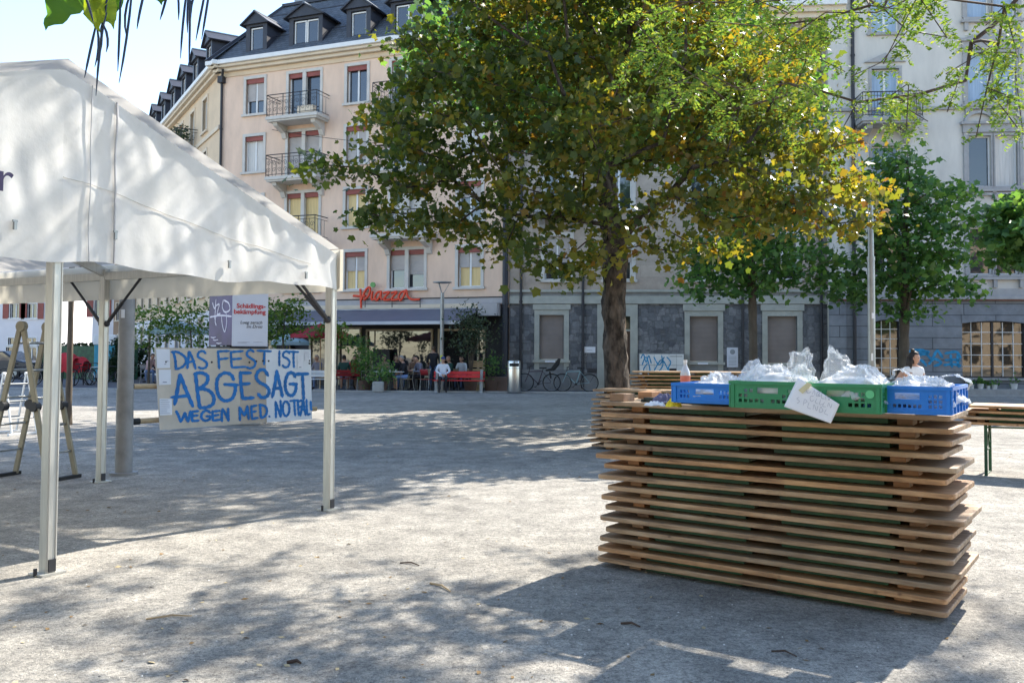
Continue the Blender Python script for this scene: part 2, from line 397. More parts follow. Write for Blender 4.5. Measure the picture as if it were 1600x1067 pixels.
M['pod'] = mat('dark_seed_pod', (.02, .035, .07), .6, .3, 8)
M['red_paint'] = mat('red_bench_paint', (.62, .03, .03), .45, .12, 4)
M['dark_red'] = mat('dark_red_slats', (.30, .02, .025), .5, .12, 4)
M['concrete'] = mat('concrete', (.34, .34, .33), .9, .15, 5, .3)
M['wood_light'] = mat('light_wood', (.45, .32, .18), .7, .15, 3, stretch=(1, 6, 6))
M['parasol_red'] = fabric_mat('red_parasol', (.42, .03, .06), .3)
M['parasol_teal'] = fabric_mat('pale_teal_parasol', (.50, .66, .70), .3)
M['parasol_white'] = fabric_mat('white_parasol', (.72, .72, .70), .3)
M['terracotta'] = mat('planter_brown', (.14, .09, .07), .85, .2)
M['pot_white'] = mat('white_pot', (.55, .56, .55), .6)
M['skin'] = mat('skin', (.50, .29, .20), .55, .08, 6)
M['hair_dark'] = mat('dark_hair', (.025, .018, .014), .6, .3, 20)
M['hair_grey'] = mat('grey_hair', (.30, .28, .26), .6, .2, 20)
M['hair_brown'] = mat('brown_hair', (.10, .06, .035), .6, .3, 20)
M['eye'] = mat('eye', (.02, .02, .02), .3)
M['lip'] = mat('lip', (.40, .14, .12), .5)
def cloth(name, c): M[name] = mat(name, c, .85, .15, 6, .3, 18); return M[name]
for n_, c_ in dict(black_cloth=(.018, .018, .022), white_shirt=(.66, .69, .76), dark_trousers=(.02, .018, .02), grey_shirt=(.18, .18, .23), tan_top=(.32, .25, .15), blue_shorts=(.22, .34, .62), jeans=(.10, .15, .26), green_top=(.02, .07, .06), pink_shirt=(.58, .38, .36), white_top=(.74, .74, .74), brown_top=(.20, .12, .08), red_cover=(.48, .03, .04), shoe=(.03, .025, .025), blue_cap=(.03, .05, .15)).items(): cloth(n_, c_)
M['bike_teal'] = mat('pale_teal_bike_paint', (.30, .46, .48), .35)
M['bike_dark'] = mat('dark_violet_bike_paint', (.06, .03, .045), .35)
M['bike_black'] = mat('black_bike_paint', (.02, .02, .025), .4)
M['bike_silver'] = mat('silver_bike_paint', (.55, .56, .58), .35, metal=.4)
M['teal_plastic'] = mat('teal_plastic', (.04, .28, .38), .5)
M['hedge'] = leaf_mat('hedge_leaf', [(0, (.012, .03, .012)), (1, (.03, .06, .02))], .2)
M['roof_orange'] = block_mat('orange_roof_tiles', (.62, .22, .05), (.75, .30, .07), (.25, .09, .03), .35, .3, 1, .03)
M['house_white'] = mat('white_render', (.68, .66, .68), .9, .06, 1, .1)
M['house_tan'] = mat('brown_render', (.36, .25, .17), .9, .08, 1)
M['car_paint'] = mat('dark_car_paint', (.03, .035, .05), .25, .1)
# ---------------------------------------------------------------- ground
g = MB(); g.quad((-260, -120, 0), (260, -120, 0), (260, 400, 0), (-260, 400, 0))
tag(g.build('ground', M['gravel']), kind='structure')
g = MB(); g.add([(-30, 34.6, .004), (-6, 33.0, .004), (4, 33.1, .004), (30, 31.4, .004), (30, 46, .004), (-30, 60, .004)], [(0, 1, 2, 3, 4, 5)])
tag(g.build('pavement', M['paving']), kind='structure')
g = MB()
for a, b in (((-30, 34.5), (-6, 32.9)), ((-6, 32.9), (4, 33.0)), ((4, 33.0), (30, 31.3))): g.bar((*a, .02), (*b, .02), .16, .07)
tag(g.build('kerb', M['concrete'], bevel=.01), kind='structure')

# pebbles and crumbs on the gravel: nobody could count them
pb = MB()
for i in range(2600):
    y = 3.6 + 8 * random.random() ** 1.6; x = random.uniform(-.62, .62) * y
    r = random.uniform(.002, .0065)
    a = random.random() * 6; c, s = math.cos(a), math.sin(a)
    vs = [(x + c * r * 1.3, y + s * r * 1.3, 0), (x - s * r, y + c * r, 0), (x - c * r * 1.2, y - s * r * 1.2, 0), (x + s * r, y - c * r, 0), (x, y, r * .9)]
    pb.add(vs, [(0, 1, 4), (1, 2, 4), (2, 3, 4), (3, 0, 4)], random.choice((0, 0, 0, 1, 1, 2)))
tag(pb.build('pebbles', [mat('pebble', (.40, .38, .34), .9), mat('dark_pebble', (.16, .15, .14), .9), mat('pale_pebble', (.62, .6, .56), .9)], smooth=60), 'small loose pebbles scattered over the gravel', 'gravel', kind='stuff')
# crumbs of dry leaves blown over the gravel
lv_ = MB()
for i in range(420):
    y = 3.5 + 14 * random.random() ** 1.4; x = random.uniform(-.6, .6) * y; a = random.random() * 6.3; s_ = random.uniform(.010, .026); c, q = math.cos(a) * s_, math.sin(a) * s_
    lv_.add([(x + c, y + q, .004), (x - q * .5, y + c * .5, .003 + s_ * random.random() * .5), (x - c, y - q, .004), (x + q * .5, y - c * .5, .002)], [(0, 1, 2, 3)], random.choice((0, 0, 1)))
tag(lv_.build('fallen_leaves', [mat('dry_leaf', (.20, .13, .06), .9), mat('pale_dry_leaf', (.42, .34, .20), .9)]), 'crumbs of dry leaves blown over the gravel', 'leaf litter', kind='stuff')
# twigs and litter lying on the gravel
def twig(px, py, px2, py2, r, label, m='wood_light'):
    a, b = G(px, py), G(px2, py2); t = MB(); mid = (a + b) / 2 + Vector((.01, .02, .012)); L = (b - a).length
    t.tube([a + Vector((0, 0, r)), mid, b + Vector((0, 0, r))], [r, r * 1.1, r * .6], 6)
    tag(t.build('twig', M[m]), label, 'twig', 'twigs lying on the gravel')
twig(672, 912, 704, 925, .006, 'curved brown twig lying on the sunny gravel beside the long shadow of the table stack')
twig(625, 880, 655, 884, .005, 'short thin twig on bright gravel in front of the corner tent post', 'twig')
twig(448, 1037, 470, 1038, .008, 'stubby dark stick on the shaded gravel at the very front', 'twig')
twig(228, 968, 300, 963, .005, 'long pale twig on the gravel near the front tent post')
twig(1205, 1018, 1245, 1026, .004, 'thin dark twig in the shadow in front of the near table stack', 'twig')
twig(970, 975, 1000, 980, .006, 'dark bit of bark on shaded gravel in front of the near table stack', 'twig')

def text_mesh(name, curve, parent):
    o = bpy.data.objects.new(name, curve); COL.objects.link(o); dg = bpy.context.evaluated_depsgraph_get(); me = bpy.data.meshes.new_from_object(o.evaluated_get(dg))
    bpy.data.objects.remove(o); q = bpy.data.objects.new(name, me); COL.objects.link(q); q.parent = parent; return q
# ---------------------------------------------------------------- party tent
A_, B_, C_ = G(74, 896), G(513, 796), G(157, 753)
gd = A_ - B_; bd = C_ - B_                           # gable half width, bay
E_ = A_ + gd
zr = P(100, 107, A_.y).z; ze = P(520, 398, B_.y).z; zs = P(520, 453, B_.y).z
gn = Vector((-gd.y, gd.x, 0)).normalized()
if gn.y > 0: gn = -gn                                # outward normal of the gable (towards the camera)
tent = thing('party_tent', 'large white gabled party tent with an open front on aluminium posts', 'tent', (B_.x, B_.y, 0))
O = Vector((B_.x, B_.y, 0))
gd0, bd0 = gd.copy(), bd.copy()
def wr(u, v, seed=0):
    return (.022 * math.sin(9 * u + 2 * math.sin(3 * v + seed)) * math.sin(2.2 * v + u + seed) + .016 * math.sin(21 * u + 4 * v + seed) * math.sin(5 * v - 2 * u)
            + .012 * math.sin(34 * u - 6 * v + 2 * seed) * (.5 + .5 * math.sin(3 * u + 7 * v)) + .010 * math.sin(13 * v + 5 * u))
def gable(s):                                        # s 0 at B .. 2 at E
    h = ze + (zr - ze) * (s if s < 1 else 2 - s)
    return h
def gable_fn(a, b, off, seed):
    def fn(u, v):
        s = a + (b - a) * u
        top = gable(s) - .02 * math.sin(PI * min(1, abs(1 - s)) ) ; bot = zs + .018 * math.sin(9 * s) + .01 * math.sin(23 * s)
        if abs(s - 1) < .12: top -= .05 * (1 - abs(s - 1) / .12) ** 2 * .4
        z = bot + (top - bot) * v
        k = min(1, 5 * v * 1.0 + .35) * min(1, 6 * (1 - v) + .02)
        p = gd0 * s + gn * (off + .42 * wr(s * 2.7, z, seed) * k * .8)
        return (p.x, p.y, z)
    return fn
for a, b, sd_ in ((0, 1, 0), (1, 2, 3.3)):
    t = MB(); t.grid(gable_fn(a, b, .06, 0), 90, 40)
    pn = t.build('gable_panel', M['tent'], tent, smooth=180)
    if a == 0:
        sm = MB()
        for s0 in (.93, .86):
            pts = [Vector(gable_fn(0, 1, .075, 0)(s0 - .0, v / 40)) for v in range(0, 41)]
            sm.tube(pts, .0045 if s0 > .9 else .008, 5)
        sm.build('seam', M['seam'], pn)
        sm = MB()
        pts = [Vector(gable_fn(0, 1, .068, 0)(u / 60, .44)) for u in range(8, 61)]; sm.tube(pts, .003, 5)
        sm.build('weld_seam', M['tent'], pn)
    bk = MB()
    for s0 in ((.16, .48, .86) if a == 0 else (.12, .5)):
        q = Vector(gable_fn(a, b, .085, 0)(s0, .17)); bk.box(q, (.018, .018, .05), math.atan2(gd.y, gd.x)); bk.box(q + Vector((0, 0, .03)), (.03, .012, .014), math.atan2(gd.y, gd.x))
    bk.build('buckle', M['steel'], pn)
# the printed letter r at the left edge of the photo
txt = bpy.data.curves.new('printed_letter', 'FONT'); txt.body = 'r'; txt.size = .27; txt.extrude = .002
txt.materials.append(M['ink']); to = text_mesh('printed_letter', txt, tent)
# roof: two slopes in two bays with a little sag, plus thickness
nb = 2.0
def slope(side):
    def fn(u, v):                                    # u along the bays, v from eave to ridge
        s = v if side == 0 else 2 - v
        z = ze + (zr - ze) * v + .05 - .05 * math.sin(PI * v) * abs(math.sin(PI * u * nb)) + .006 * math.sin(40 * u) * math.sin(9 * v)
        p = gd0 * s + bd0 * (u * nb) - gn * (-.09 if u == 0 else 0)
        return (p.x, p.y, z)
    return fn
for sd_ in (0, 1):
    t = MB(); t.grid(slope(sd_), 40, 20); t.build('roof_sheet', M['tent'], tent, smooth=180)
# eave valances on both long sides, and the rear gable
side_dir = -gd.normalized()
for base, off in ((Vector((0, 0, 0)), side_dir), (gd0 * 2, -side_dir)):
    def fn(u, v):
        p = base + bd0 * (u * nb) + off * (.06 + .015 * math.sin(30 * u) * (1 - v))
        if u == 0: p = p + gn * .09
        return (p.x, p.y, zs - .01 + (ze + .06 - zs) * v)
    t = MB(); t.grid(fn, 60, 6); t.build('valance', M['tent_inner'], tent, smooth=180)
def fn(u, v):
    s = 2 * u; top = gable(s); p = gd0 * s + bd0 * nb
    return (p.x, p.y, zs + (top - zs) * v)
t = MB(); t.grid(fn, 40, 10); t.build('rear_gable_panel', M['tent_inner'], tent, smooth=180)
# corner flap folded round the front corner
t = MB()
def fn(u, v):
    p = gn * (.06 * (1 - u)) + bd0.normalized() * (.10 * u) + side_dir * (.05 + .05 * math.sin(PI * u)); return (p.x, p.y, zs + .02 + (ze + .03 - zs) * v)
t.grid(fn, 8, 8); t.build('corner_flap', M['tent'], tent, smooth=180)
# frame
def post(name, p, top):
    ps = MB(); az = math.atan2(gd.y, gd.x)
    ps.box((p.x, p.y, top / 2), (.076, .076, top), az)
    for sx in (-1, 1):                               # profile grooves
        ps.box(Vector((p.x, p.y, top / 2)) + Matrix.Rotation(az, 3, 'Z') @ Vector((sx * .027, 0, 0)), (.010, .086, top), az)
    o = ps.build(name, M['alu'], tent, bevel=.004)
    ft = MB(); ft.box((p.x, p.y, .008), (.17, .15, .012), az); ft.box(Vector((p.x, p.y, .06)) + gn * .045, (.05, .012, .08), az, m=1)
    q = Vector((p.x, p.y, 0)) + Matrix.Rotation(az, 3, 'Z') @ Vector((.085, 0, 0)); ft.tube([q, q + Vector((0, 0, .05))], .012, 6, m=1)
    ft.build('foot_plate', [M['alu'], M['iron']], o)
    return o
Z0 = Vector((0, 0, 0))
for k in range(3):
    for base in (Z0, gd0 * 2): post('post', base + bd0 * k, ze)
post('post', gd0, zr - .12)
fr = MB()
for k in range(3):
    q = bd0 * k
    up = lambda v, z: Vector((v.x, v.y, z))
    fr.bar(up(q, ze - .04), up(q + gd0, zr - .06), .05, .10); fr.bar(up(q + gd0 * 2, ze - .04), up(q + gd0, zr - .06), .05, .10)
for s, z in ((0, ze - .08), (2, ze - .08), (1, zr - .10), (.5, (ze + zr) / 2 - .05), (1.5, (ze + zr) / 2 - .05)):
    q = gd0 * s; fr.bar((q.x, q.y, z), (q.x + bd0.x * nb, q.y + bd0.y * nb, z), .06, .09)
fr.build('roof_frame', M['alu'], tent, bevel=.004)
bdn = bd0.normalized(); gdn = gd0.normalized()
def brace(base, d, s=1.0):
    b = MB(); a0 = base + Vector((0, 0, zs - .28)) + d * .05; a1 = base + Vector((0, 0, zs + .22)) + d * .62
    b.tube([a0, a0 + (a1 - a0) * .45], .02, 8); b.tube([a0 + (a1 - a0) * .42, a1], .014, 8); b.sphere(a0, .035, 8, 6)
    b.build('brace', M['iron'], tent, smooth=50)
for base in (Z0, gd0 * 2):
    for k in range(3):
        if k < 2: brace(base + bd0 * k, bdn)
        if k > 0: brace(base + bd0 * k, -bdn)
brace(Z0, gdn); brace(gd0 * 2, -gdn)
# the letter's place on the gable: pixel-free, 0.3 m beyond the middle post, 2.7 m up
az = math.atan2(-gd.y, -gd.x)
_v = ray(-6, 297); _o = Vector((0, 0, CH)); _q = _o + _v * ((O + gn * .105 - _o).dot(gn) / _v.dot(gn)) - O
to.matrix_local = Matrix.Translation(_q) @ Matrix.Rotation(az, 4, 'Z') @ Matrix.Rotation(PI / 2, 4, 'X')

# ---------------------------------------------------------------- ladders
def ladder(name, label, loc, rotz, H, spread, w, n, m, hinge=True, thick=.06):
    t = thing(name, label, 'ladder', loc, rotz)
    for sg in (-1, 1):
        for x in (-w / 2, w / 2): sec = MB(); sec.bar((x * 1.12, sg * spread / 2, .02), (x, sg * .02, H), thick * .5, thick, up=(0, 1, 0)); sec.build('side_rail', m, t, bevel=.004)
        for i in range(1, n + 1):
            rg = MB(); f = i / (n + .6); y = sg * (spread / 2 * (1 - f) + .02 * f); rg.tube([(-w / 2 * 1.06, y, H * f), (w / 2 * 1.06, y, H * f)], .014, 8)
            rg.build('rung', M['steel'], t, smooth=60)
        if hinge:
            for x in (-w / 2 * 1.06, w / 2 * 1.06): hb = MB(); hb.tube([(x - .04, sg * spread * .26, H * .48), (x + .04, sg * spread * .26, H * .48)], .055, 12); hb.build('hinge', M['iron'], t)
        fb = MB(); fb.bx(-w * .72, w * .72, sg * spread / 2 - .03, sg * spread / 2 + .03, 0, .04); fb.build('foot_bar', M['rubber'] if hinge else m, t, bevel=.004)
    for x in (-w / 2, w / 2): hd = MB(); hd.tube([(x - .03, 0, H), (x + .03, 0, H)], .06 if hinge else .03, 12); hd.build('top_hinge', m, t)
    return t
p = G(68, 744) + Vector((-.05, -.175, 0))
ladder('folding_ladder', 'tall worn aluminium folding ladder standing open behind the front tent post', (p.x, p.y, 0), rad(74), 1.73, .86, .37, 5, M['ladder'], thick=.062)
p = G(22, 678)
ladder('step_ladder', 'small white step ladder standing far behind the tall worn ladder', (p.x, p.y, 0), rad(60), 1.05, .62, .40, 3, M['white_paint'], False, .04)

# bare grey pole behind the tent post
p = G(193, 741)
pl = MB(); pl.tube([(0, 0, 0), (0, 0, 1.0)], [.098, .096], 20); pl.tube([(0, 0, 1.0), (0, 0, 3.5)], [.092, .084], 20); pl.tube([(0, 0, 0), (0, 0, .03)], .16, 20)
t = thing('street_pole', 'thick scuffed grey steel pole standing beside the rear tent post', 'pole', p)
pl.build('shaft', M['pole_grey'], t, smooth=50); st = MB(); q = 2.35
st.grid(lambda u, v: (.0955 * math.cos(-1.9 + .5 * u), .0955 * math.sin(-1.9 + .5 * u), 1.85 + .1 * v), 4, 1); st.build('sticker', M['paper'], t)
# ---------------------------------------------------------------- the painted sign
S_BL, S_BR = G(249, 676, .06), P(487, 655, 15.9)
S_BL = P(249, 672, 14.6); S_BR = P(487, 655, 16.9); S_TL = P(241, 543, 14.6); S_TR = P(485, 546, 16.9)
dx = Vector((S_BR.x - S_BL.x, S_BR.y - S_BL.y, 0)); SW = dx.length; sx = dx.normalized(); sn = Vector((sx.y, -sx.x, 0))
if sn.y > 0: sn = -sn
sign = thing('protest_board', 'wide cardboard notice lettered in blue brush strokes, propped before the advertising column', 'sign board', (S_BL.x, S_BL.y, 0))
so_ = Vector((S_BL.x, S_BL.y, 0))
cTL, cTR, cBR, cBL = (S_TL - so_), (S_TR - so_), (S_BR - so_), (S_BL - so_)
def bil(u, v): return (cBL * (1 - u) + cBR * u) * (1 - v) + (cTL * (1 - u) + cTR * u) * v
def sp(X, Y, off=0.0):
    """a point of the board from the painter's own grid 1600 x 889"""
    TL, TR, BR, BL = (62, 80), (1508, 98), (1522, 760), (125, 845)
    u, v = .5, .5
    for _ in range(12):
        px = (BL[0] * (1 - u) + BR[0] * u) * (1 - v) + (TL[0] * (1 - u) + TR[0] * u) * v
        py = (BL[1] * (1 - u) + BR[1] * u) * (1 - v) + (TL[1] * (1 - u) + TR[1] * u) * v
        ux = (BR[0] - BL[0]) * (1 - v) + (TR[0] - TL[0]) * v; uy = (BR[1] - BL[1]) * (1 - v) + (TR[1] - TL[1]) * v
        vx = (TL[0] - BL[0]) * (1 - u) + (TR[0] - BR[0]) * u; vy = (TL[1] - BL[1]) * (1 - u) + (TR[1] - BR[1]) * u
        D = ux * vy - uy * vx; ex, ey = X - px, Y - py
        u += (ex * vy - ey * vx) / D; v += (ux * ey - uy * ex) / D
    return bil(u, v) + sn * off
def sheet(name, quad, off, m, thick=.006):
    b = MB(); f = [sp(*q, off) for q in quad]; k = [p - sn * thick for p in f]
    b.add(f + k, [(0, 1, 2, 3), (7, 6, 5, 4), (0, 4, 5, 1), (1, 5, 6, 2), (2, 6, 7, 3), (3, 7, 4, 0)])
    return b.build(name, m, sign)
sheet('cardboard_sheet', [(62, 80), (797, 89), (812, 800), (125, 845)], .012, M['cardboard'])
sheet('cardboard_sheet', [(797, 89), (1045, 92), (1064, 785), (812, 800)], .008, M['cardboard_dark'])
sheet('cardboard_sheet', [(1045, 92), (1508, 98), (1522, 760), (1064, 785)], .012, M['board_pale'])
def ribbon(mb, pts, w, off, place, m=None):
    """flat brush stroke: a ribbon with rounded ends on the board"""
    pts = [Vector((a, b)) for a, b in pts]; n = len(pts)
    L, Rr = [], []
    for i, p in enumerate(pts):
        t = pts[min(i + 1, n - 1)] - pts[max(i - 1, 0)]; t.normalize(); nn = Vector((-t.y, t.x))
        ww = w * (.92 + .16 * math.sin(i * 2.1 + p.x * .05)) / 2
        if i in (0, n - 1): ww *= .75
        L.append(p + nn * ww); Rr.append(p - nn * ww)
    t0 = (pts[0] - pts[1]).normalized() * w * .38; t1 = (pts[-1] - pts[-2]).normalized() * w * .38
    poly = [pts[0] + t0 * 1.0] + L + [pts[-1] + t1] + Rr[::-1]
    vs = [place(p.x, p.y, off) for p in L] + [place(p.x, p.y, off) for p in Rr] + [place(*(pts[0] + t0), off), place(*(pts[-1] + t1), off)]
    fs = [(i, i + 1, n + i + 1, n + i) for i in range(n - 1)] + [(0, n, 2 * n), (n - 1, 2 * n - 1, 2 * n + 1)]
    mb.add(vs, fs, m)
def smooth(pts, k=5):
    if len(pts) < 3: 
        a, b = pts; return [(a[0] + (b[0] - a[0]) * i / 4, a[1] + (b[1] - a[1]) * i / 4) for i in range(5)]
    out = []
    for i in range(len(pts) - 1):
        p0, p1, p2, p3 = pts[max(i - 1, 0)], pts[i], pts[i + 1], pts[min(i + 2, len(pts) - 1)]
        for j in range(k):
            t = j / k
            out.append(tuple(.5 * (2 * p1[c] + (p2[c] - p0[c]) * t + (2 * p0[c] - 5 * p1[c] + 4 * p2[c] - p3[c]) * t * t + (3 * p1[c] - p0[c] - 3 * p2[c] + p3[c]) * t ** 3) for c in (0, 1)))
    return out + [pts[-1]]
S1 = [  # DAS FEST IST
 [(212, 115), (232, 190), (240, 280)], [(198, 122), (250, 122), (310, 165), (322, 215), (290, 262), (235, 282)],
 [(345, 115), (340, 200), (335, 275)], [(347, 115), (380, 190), (405, 278)], [(318, 222), (395, 205)],
 [(490, 135), (465, 112), (430, 125), (425, 165), (470, 195), (502, 225), (495, 262), (460, 275), (430, 262)],
 [(598, 110), (605, 190), (612, 278)], [(595, 115), (700, 112)], [(602, 190), (690, 180)],
 [(715, 115), (718, 190), (726, 268)], [(715, 122), (828, 112)], [(720, 190), (815, 182)], [(726, 268), (852, 260)],
 [(930, 120), (900, 102), (868, 120), (868, 155), (910, 185), (945, 215), (935, 258), (895, 275), (862, 262)],
 [(960, 108), (1098, 115)], [(1035, 112), (1030, 180), (1030, 240)],
 [(1182, 112), (1180, 180), (1182, 250)],
 [(1285, 135), (1255, 115), (1222, 132), (1222, 165), (1262, 185), (1285, 215), (1270, 258), (1235, 265), (1212, 245)],
 [(1275, 118), (1375, 122)], [(1325, 120), (1325, 190), (1330, 268)]]
S2 = [  # ABGESAGT
 [(275, 330), (258, 470), (238, 610)], [(275, 330), (330, 480), (390, 628)], [(210, 542), (350, 528)],
 [(405, 325), (425, 480), (448, 640)], [(395, 328), (450, 315), (508, 345), (505, 405), (465, 445), (430, 462)], [(430, 462), (520, 480), (568, 540), (560, 610), (500, 640), (445, 640)],
 [(745, 385), (720, 335), (660, 318), (605, 360), (592, 440), (612, 530), (665, 578), (730, 560), (760, 490), (758, 430)], [(660, 425), (785, 432)],
 [(805, 310), (812, 430), (830, 562)], [(800, 318), (905, 318)], [(815, 425), (895, 418)], [(828, 560), (935, 552)],
 [(1070, 345), (1030, 290), (980, 300), (955, 355), (985, 405), (1050, 440), (1082, 490), (1060, 540), (1010, 550), (975, 515)],
 [(1155, 300), (1140, 420), (1112, 550)], [(1155, 300), (1185, 420), (1215, 545)], [(1120, 468), (1200, 462)],
 [(1345, 360), (1320, 322), (1275, 325), (1245, 390), (1245, 470), (1275, 525), (1320, 530), (1350, 480), (1350, 425)], [(1285, 425), (1362, 425)],
 [(1340, 332), (1480, 328)], [(1418, 332), (1425, 450), (1432, 570)]]
S3 = [  # WEGEN MED. NOTFALL
 [(252, 670), (275, 720), (292, 770)], [(292, 770), (312, 725), (325, 685)], [(325, 685), (338, 735), (352, 770)], [(352, 770), (362, 720), (370, 672)],
 [(385, 675), (385, 720), (388, 768)], [(385, 678), (440, 672)], [(385, 718), (435, 712)], [(388, 765), (445, 760)],
 [(540, 690), (510, 668), (472, 690), (465, 735), (495, 762), (535, 750), (540, 722)], [(505, 722), (545, 722)],
 [(560, 672), (562, 715), (566, 765)], [(558, 678), (625, 672)], [(562, 718), (615, 710)], [(566, 762), (630, 755)],
 [(645, 770), (642, 710), (648, 655)], [(648, 655), (680, 710), (705, 768)], [(705, 768), (700, 710), (698, 650)],
 [(808, 765), (805, 700), (802, 640)], [(802, 640), (830, 690), (850, 720)], [(850, 720), (865, 670), (875, 630)], [(875, 630), (882, 690), (890, 755)],
 [(912, 628), (915, 690), (922, 755)], [(910, 635), (962, 625)], [(915, 688), (958, 680)], [(922, 750), (975, 742)],
 [(995, 615), (1000, 680), (1005, 740)], [(985, 618), (1045, 635), (1062, 685), (1040, 730), (1002, 742)],
 [(1082, 728), (1090, 732)]]
S4 = [
 [(1150, 740), (1150, 670), (1145, 590)], [(1148, 595), (1175, 670), (1198, 735)], [(1198, 735), (1200, 660), (1195, 580)],
 [(1245, 585), (1222, 620), (1222, 690), (1250, 728), (1282, 690), (1280, 620), (1250, 585)],
 [(1290, 585), (1375, 578)], [(1335, 582), (1338, 650), (1345, 722)],
 [(1370, 580), (1375, 650), (1382, 720)], [(1372, 590), (1415, 580)], [(1375, 645), (1410, 638)],
 [(1428, 575), (1412, 650), (1398, 725)], [(1430, 575), (1440, 650), (1452, 720)], [(1410, 670), (1448, 665)],
 [(1462, 572), (1465, 650), (1470, 715)], [(1470, 715), (1500, 708)], [(1505, 590), (1508, 640), (1510, 668)], [(1510, 668), (1522, 664)]]
lt = MB()
for strokes, w, o0 in ((S1, 24, .016), (S2, 35, .016), (S3, 26, .016), (S4, 25, .016)):
    for i, s_ in enumerate(strokes): ribbon(lt, smooth(s_, 6), w, o0 + .0006 * (i % 5), sp)
lt.build('blue_lettering', M['marker_blue'], sign)
def a4(quad, lines, label=None):
    o = sheet('notice_sheet', quad, .0225, M['paper'], .002)
    ln = MB(); (x0, y0), (x1, y1) = quad[0], quad[2]
    for (fx0, fy, fx1, h) in lines:
        X0 = x0 + (x1 - x0) * fx0; X1 = x0 + (x1 - x0) * fx1; Y = y0 + (y1 - y0) * fy; hh = (y1 - y0) * h
        ln.add([sp(X0, Y, .0235), sp(X1, Y, .0235), sp(X1, Y + hh, .0235), sp(X0, Y + hh, .0235)], [(0, 1, 2, 3)])
    if lines: ln.build('print', M['print_grey'], o)
random.seed(3)
a4([(72, 92), (182, 95), (190, 270), (85, 272)], [(.72, .63, .86, .04), (.58, .78, .72, .035)])
a4([(98, 284), (196, 284), (202, 424), (106, 428)], [(.34, .80, .66, .07)])
a4([(112, 552), (212, 555), (218, 704), (120, 708)], [(.08, .08 + .115 * i, random.uniform(.6, .92), .022) for i in range(8)])
a4([(1362, 150), (1420, 152), (1424, 285), (1368, 284)], [(.3, .82, .68, .07)])
a4([(1438, 108), (1498, 110), (1502, 212), (1442, 210)], [(.1, .1 + .12 * i, random.uniform(.6, .9), .02) for i in range(7)])
bl = MB()
for X, Y in ((155, 213), (545, 216), (890, 218), (955, 208), (1020, 205), (1075, 206), (1490, 205), (1492, 230)): bl.sphere(sp(X, Y, .016), .018, 8, 6)
bl.build('fixing_screw', M['iron'], sign)
bt = MB()                                             # battens behind that carry the board
bt.bar(sp(300, 110, -.03), sp(300, 830, -.03), .06, .03); bt.bar(sp(1250, 110, -.03), sp(1250, 770, -.03), .06, .03)
bt.build('batten', M['wood_light'], sign)
# two wooden poles that run behind the board
for (a, b, lab) in (((-120, 440, ), (560, 440), 'upper wooden pole with a black end cap sticking out behind the lettered cardboard board'), ((-60, 765), (1600, 662), 'lower wooden pole with a black end cap running behind the lettered cardboard board')):
    p0, p1 = sp(*a, -.09) + so_, sp(*b, -.09) + so_
    t = thing('wooden_pole', lab, 'pole', p0)
    m_ = MB(); m_.tube([Z0, p1 - p0], .045, 10); m_.build('shaft', M['wood_light'], t, smooth=50)
    m_ = MB(); dd = (p1 - p0).normalized(); m_.tube([-dd * .06, dd * .10], .055, 10); m_.build('end_cap', M['rubber'], t, smooth=50)

# ---------------------------------------------------------------- advertising column behind the sign
pc = P(375, 540, 17.6); t = thing('poster_column', 'angular advertising column with a violet scribbled face and a white poster', 'advertising column', (pc.x, pc.y, 0))
s8 = 17.6 / F_PX
def face(name, x0, x1, d0, d1, m, ztop, zbot):
    a = P(x0, 540, d0) - Vector((pc.x, pc.y, 0)); b = P(x1, 540, d1) - Vector((pc.x, pc.y, 0))
    a.z = b.z = 0; u = (b - a); nrm = Vector((u.y, -u.x, 0)).normalized()
    if nrm.y > 0: nrm = -nrm
    bx = MB(); q = [a, b, b - nrm * .05, a - nrm * .05]
    bx.add([Vector((p.x, p.y, zbot)) for p in q] + [Vector((p.x, p.y, ztop)) for p in q], [(0, 1, 5, 4), (1, 2, 6, 5), (2, 3, 7, 6), (3, 0, 4, 7), (4, 5, 6, 7), (3, 2, 1, 0)])
    o = bx.build(name, m, t); return o, a, b, nrm
zb = P(390, 541, 17.4).z; zt = zb + 1.3
o1, a1, b1, n1 = face('poster', 326, 362, 17.9, 17.4, M['poster_violet'], zt, zb + .02)
o2, a2, b2, n2 = face('poster', 362, 418, 17.4, 17.6, M['poster_white'], zt, zb)
def onface(a, b, nrm):
    def f(X, Y, off):                                # X,Y in a 0..1 grid, Y down
        p = a + (b - a) * X + nrm * (off + .004); return Vector((p.x, p.y, zt - (zt - zb) * Y))
    return f
f1 = onface(a1, b1, n1); f2 = onface(a2, b2, n2)
sc_ = MB()
for s_ in ([(.15, .33), (.25, .42), (.3, .28), (.28, .45), (.25, .58)], [(.3, .38), (.45, .36), (.36, .5), (.5, .5)], [(.62, .3), (.58, .4), (.7, .48), (.9, .45), (.85, .35), (.65, .3)], [(.05, .55), (.5, .53), (.98, .55)], [(.3, .55), (.28, .62), (.33, .68)], [(.55, .55), (.6, .68), (.7, .78), (.78, .65), (.75, .5)]):
    ribbon(sc_, smooth(s_, 6), .028, .001, f1)
sc_.build('scribble', M['white_spray'], o1)
sc_ = MB()
for x, y in ((.1, .86), (.2, .9), (.35, .95)): ribbon(sc_, [(x, y), (x + .1, y + .01), (x + .22, y)], .015, .001, f1)
sc_.build('small_print', M['white_spray'], o1)
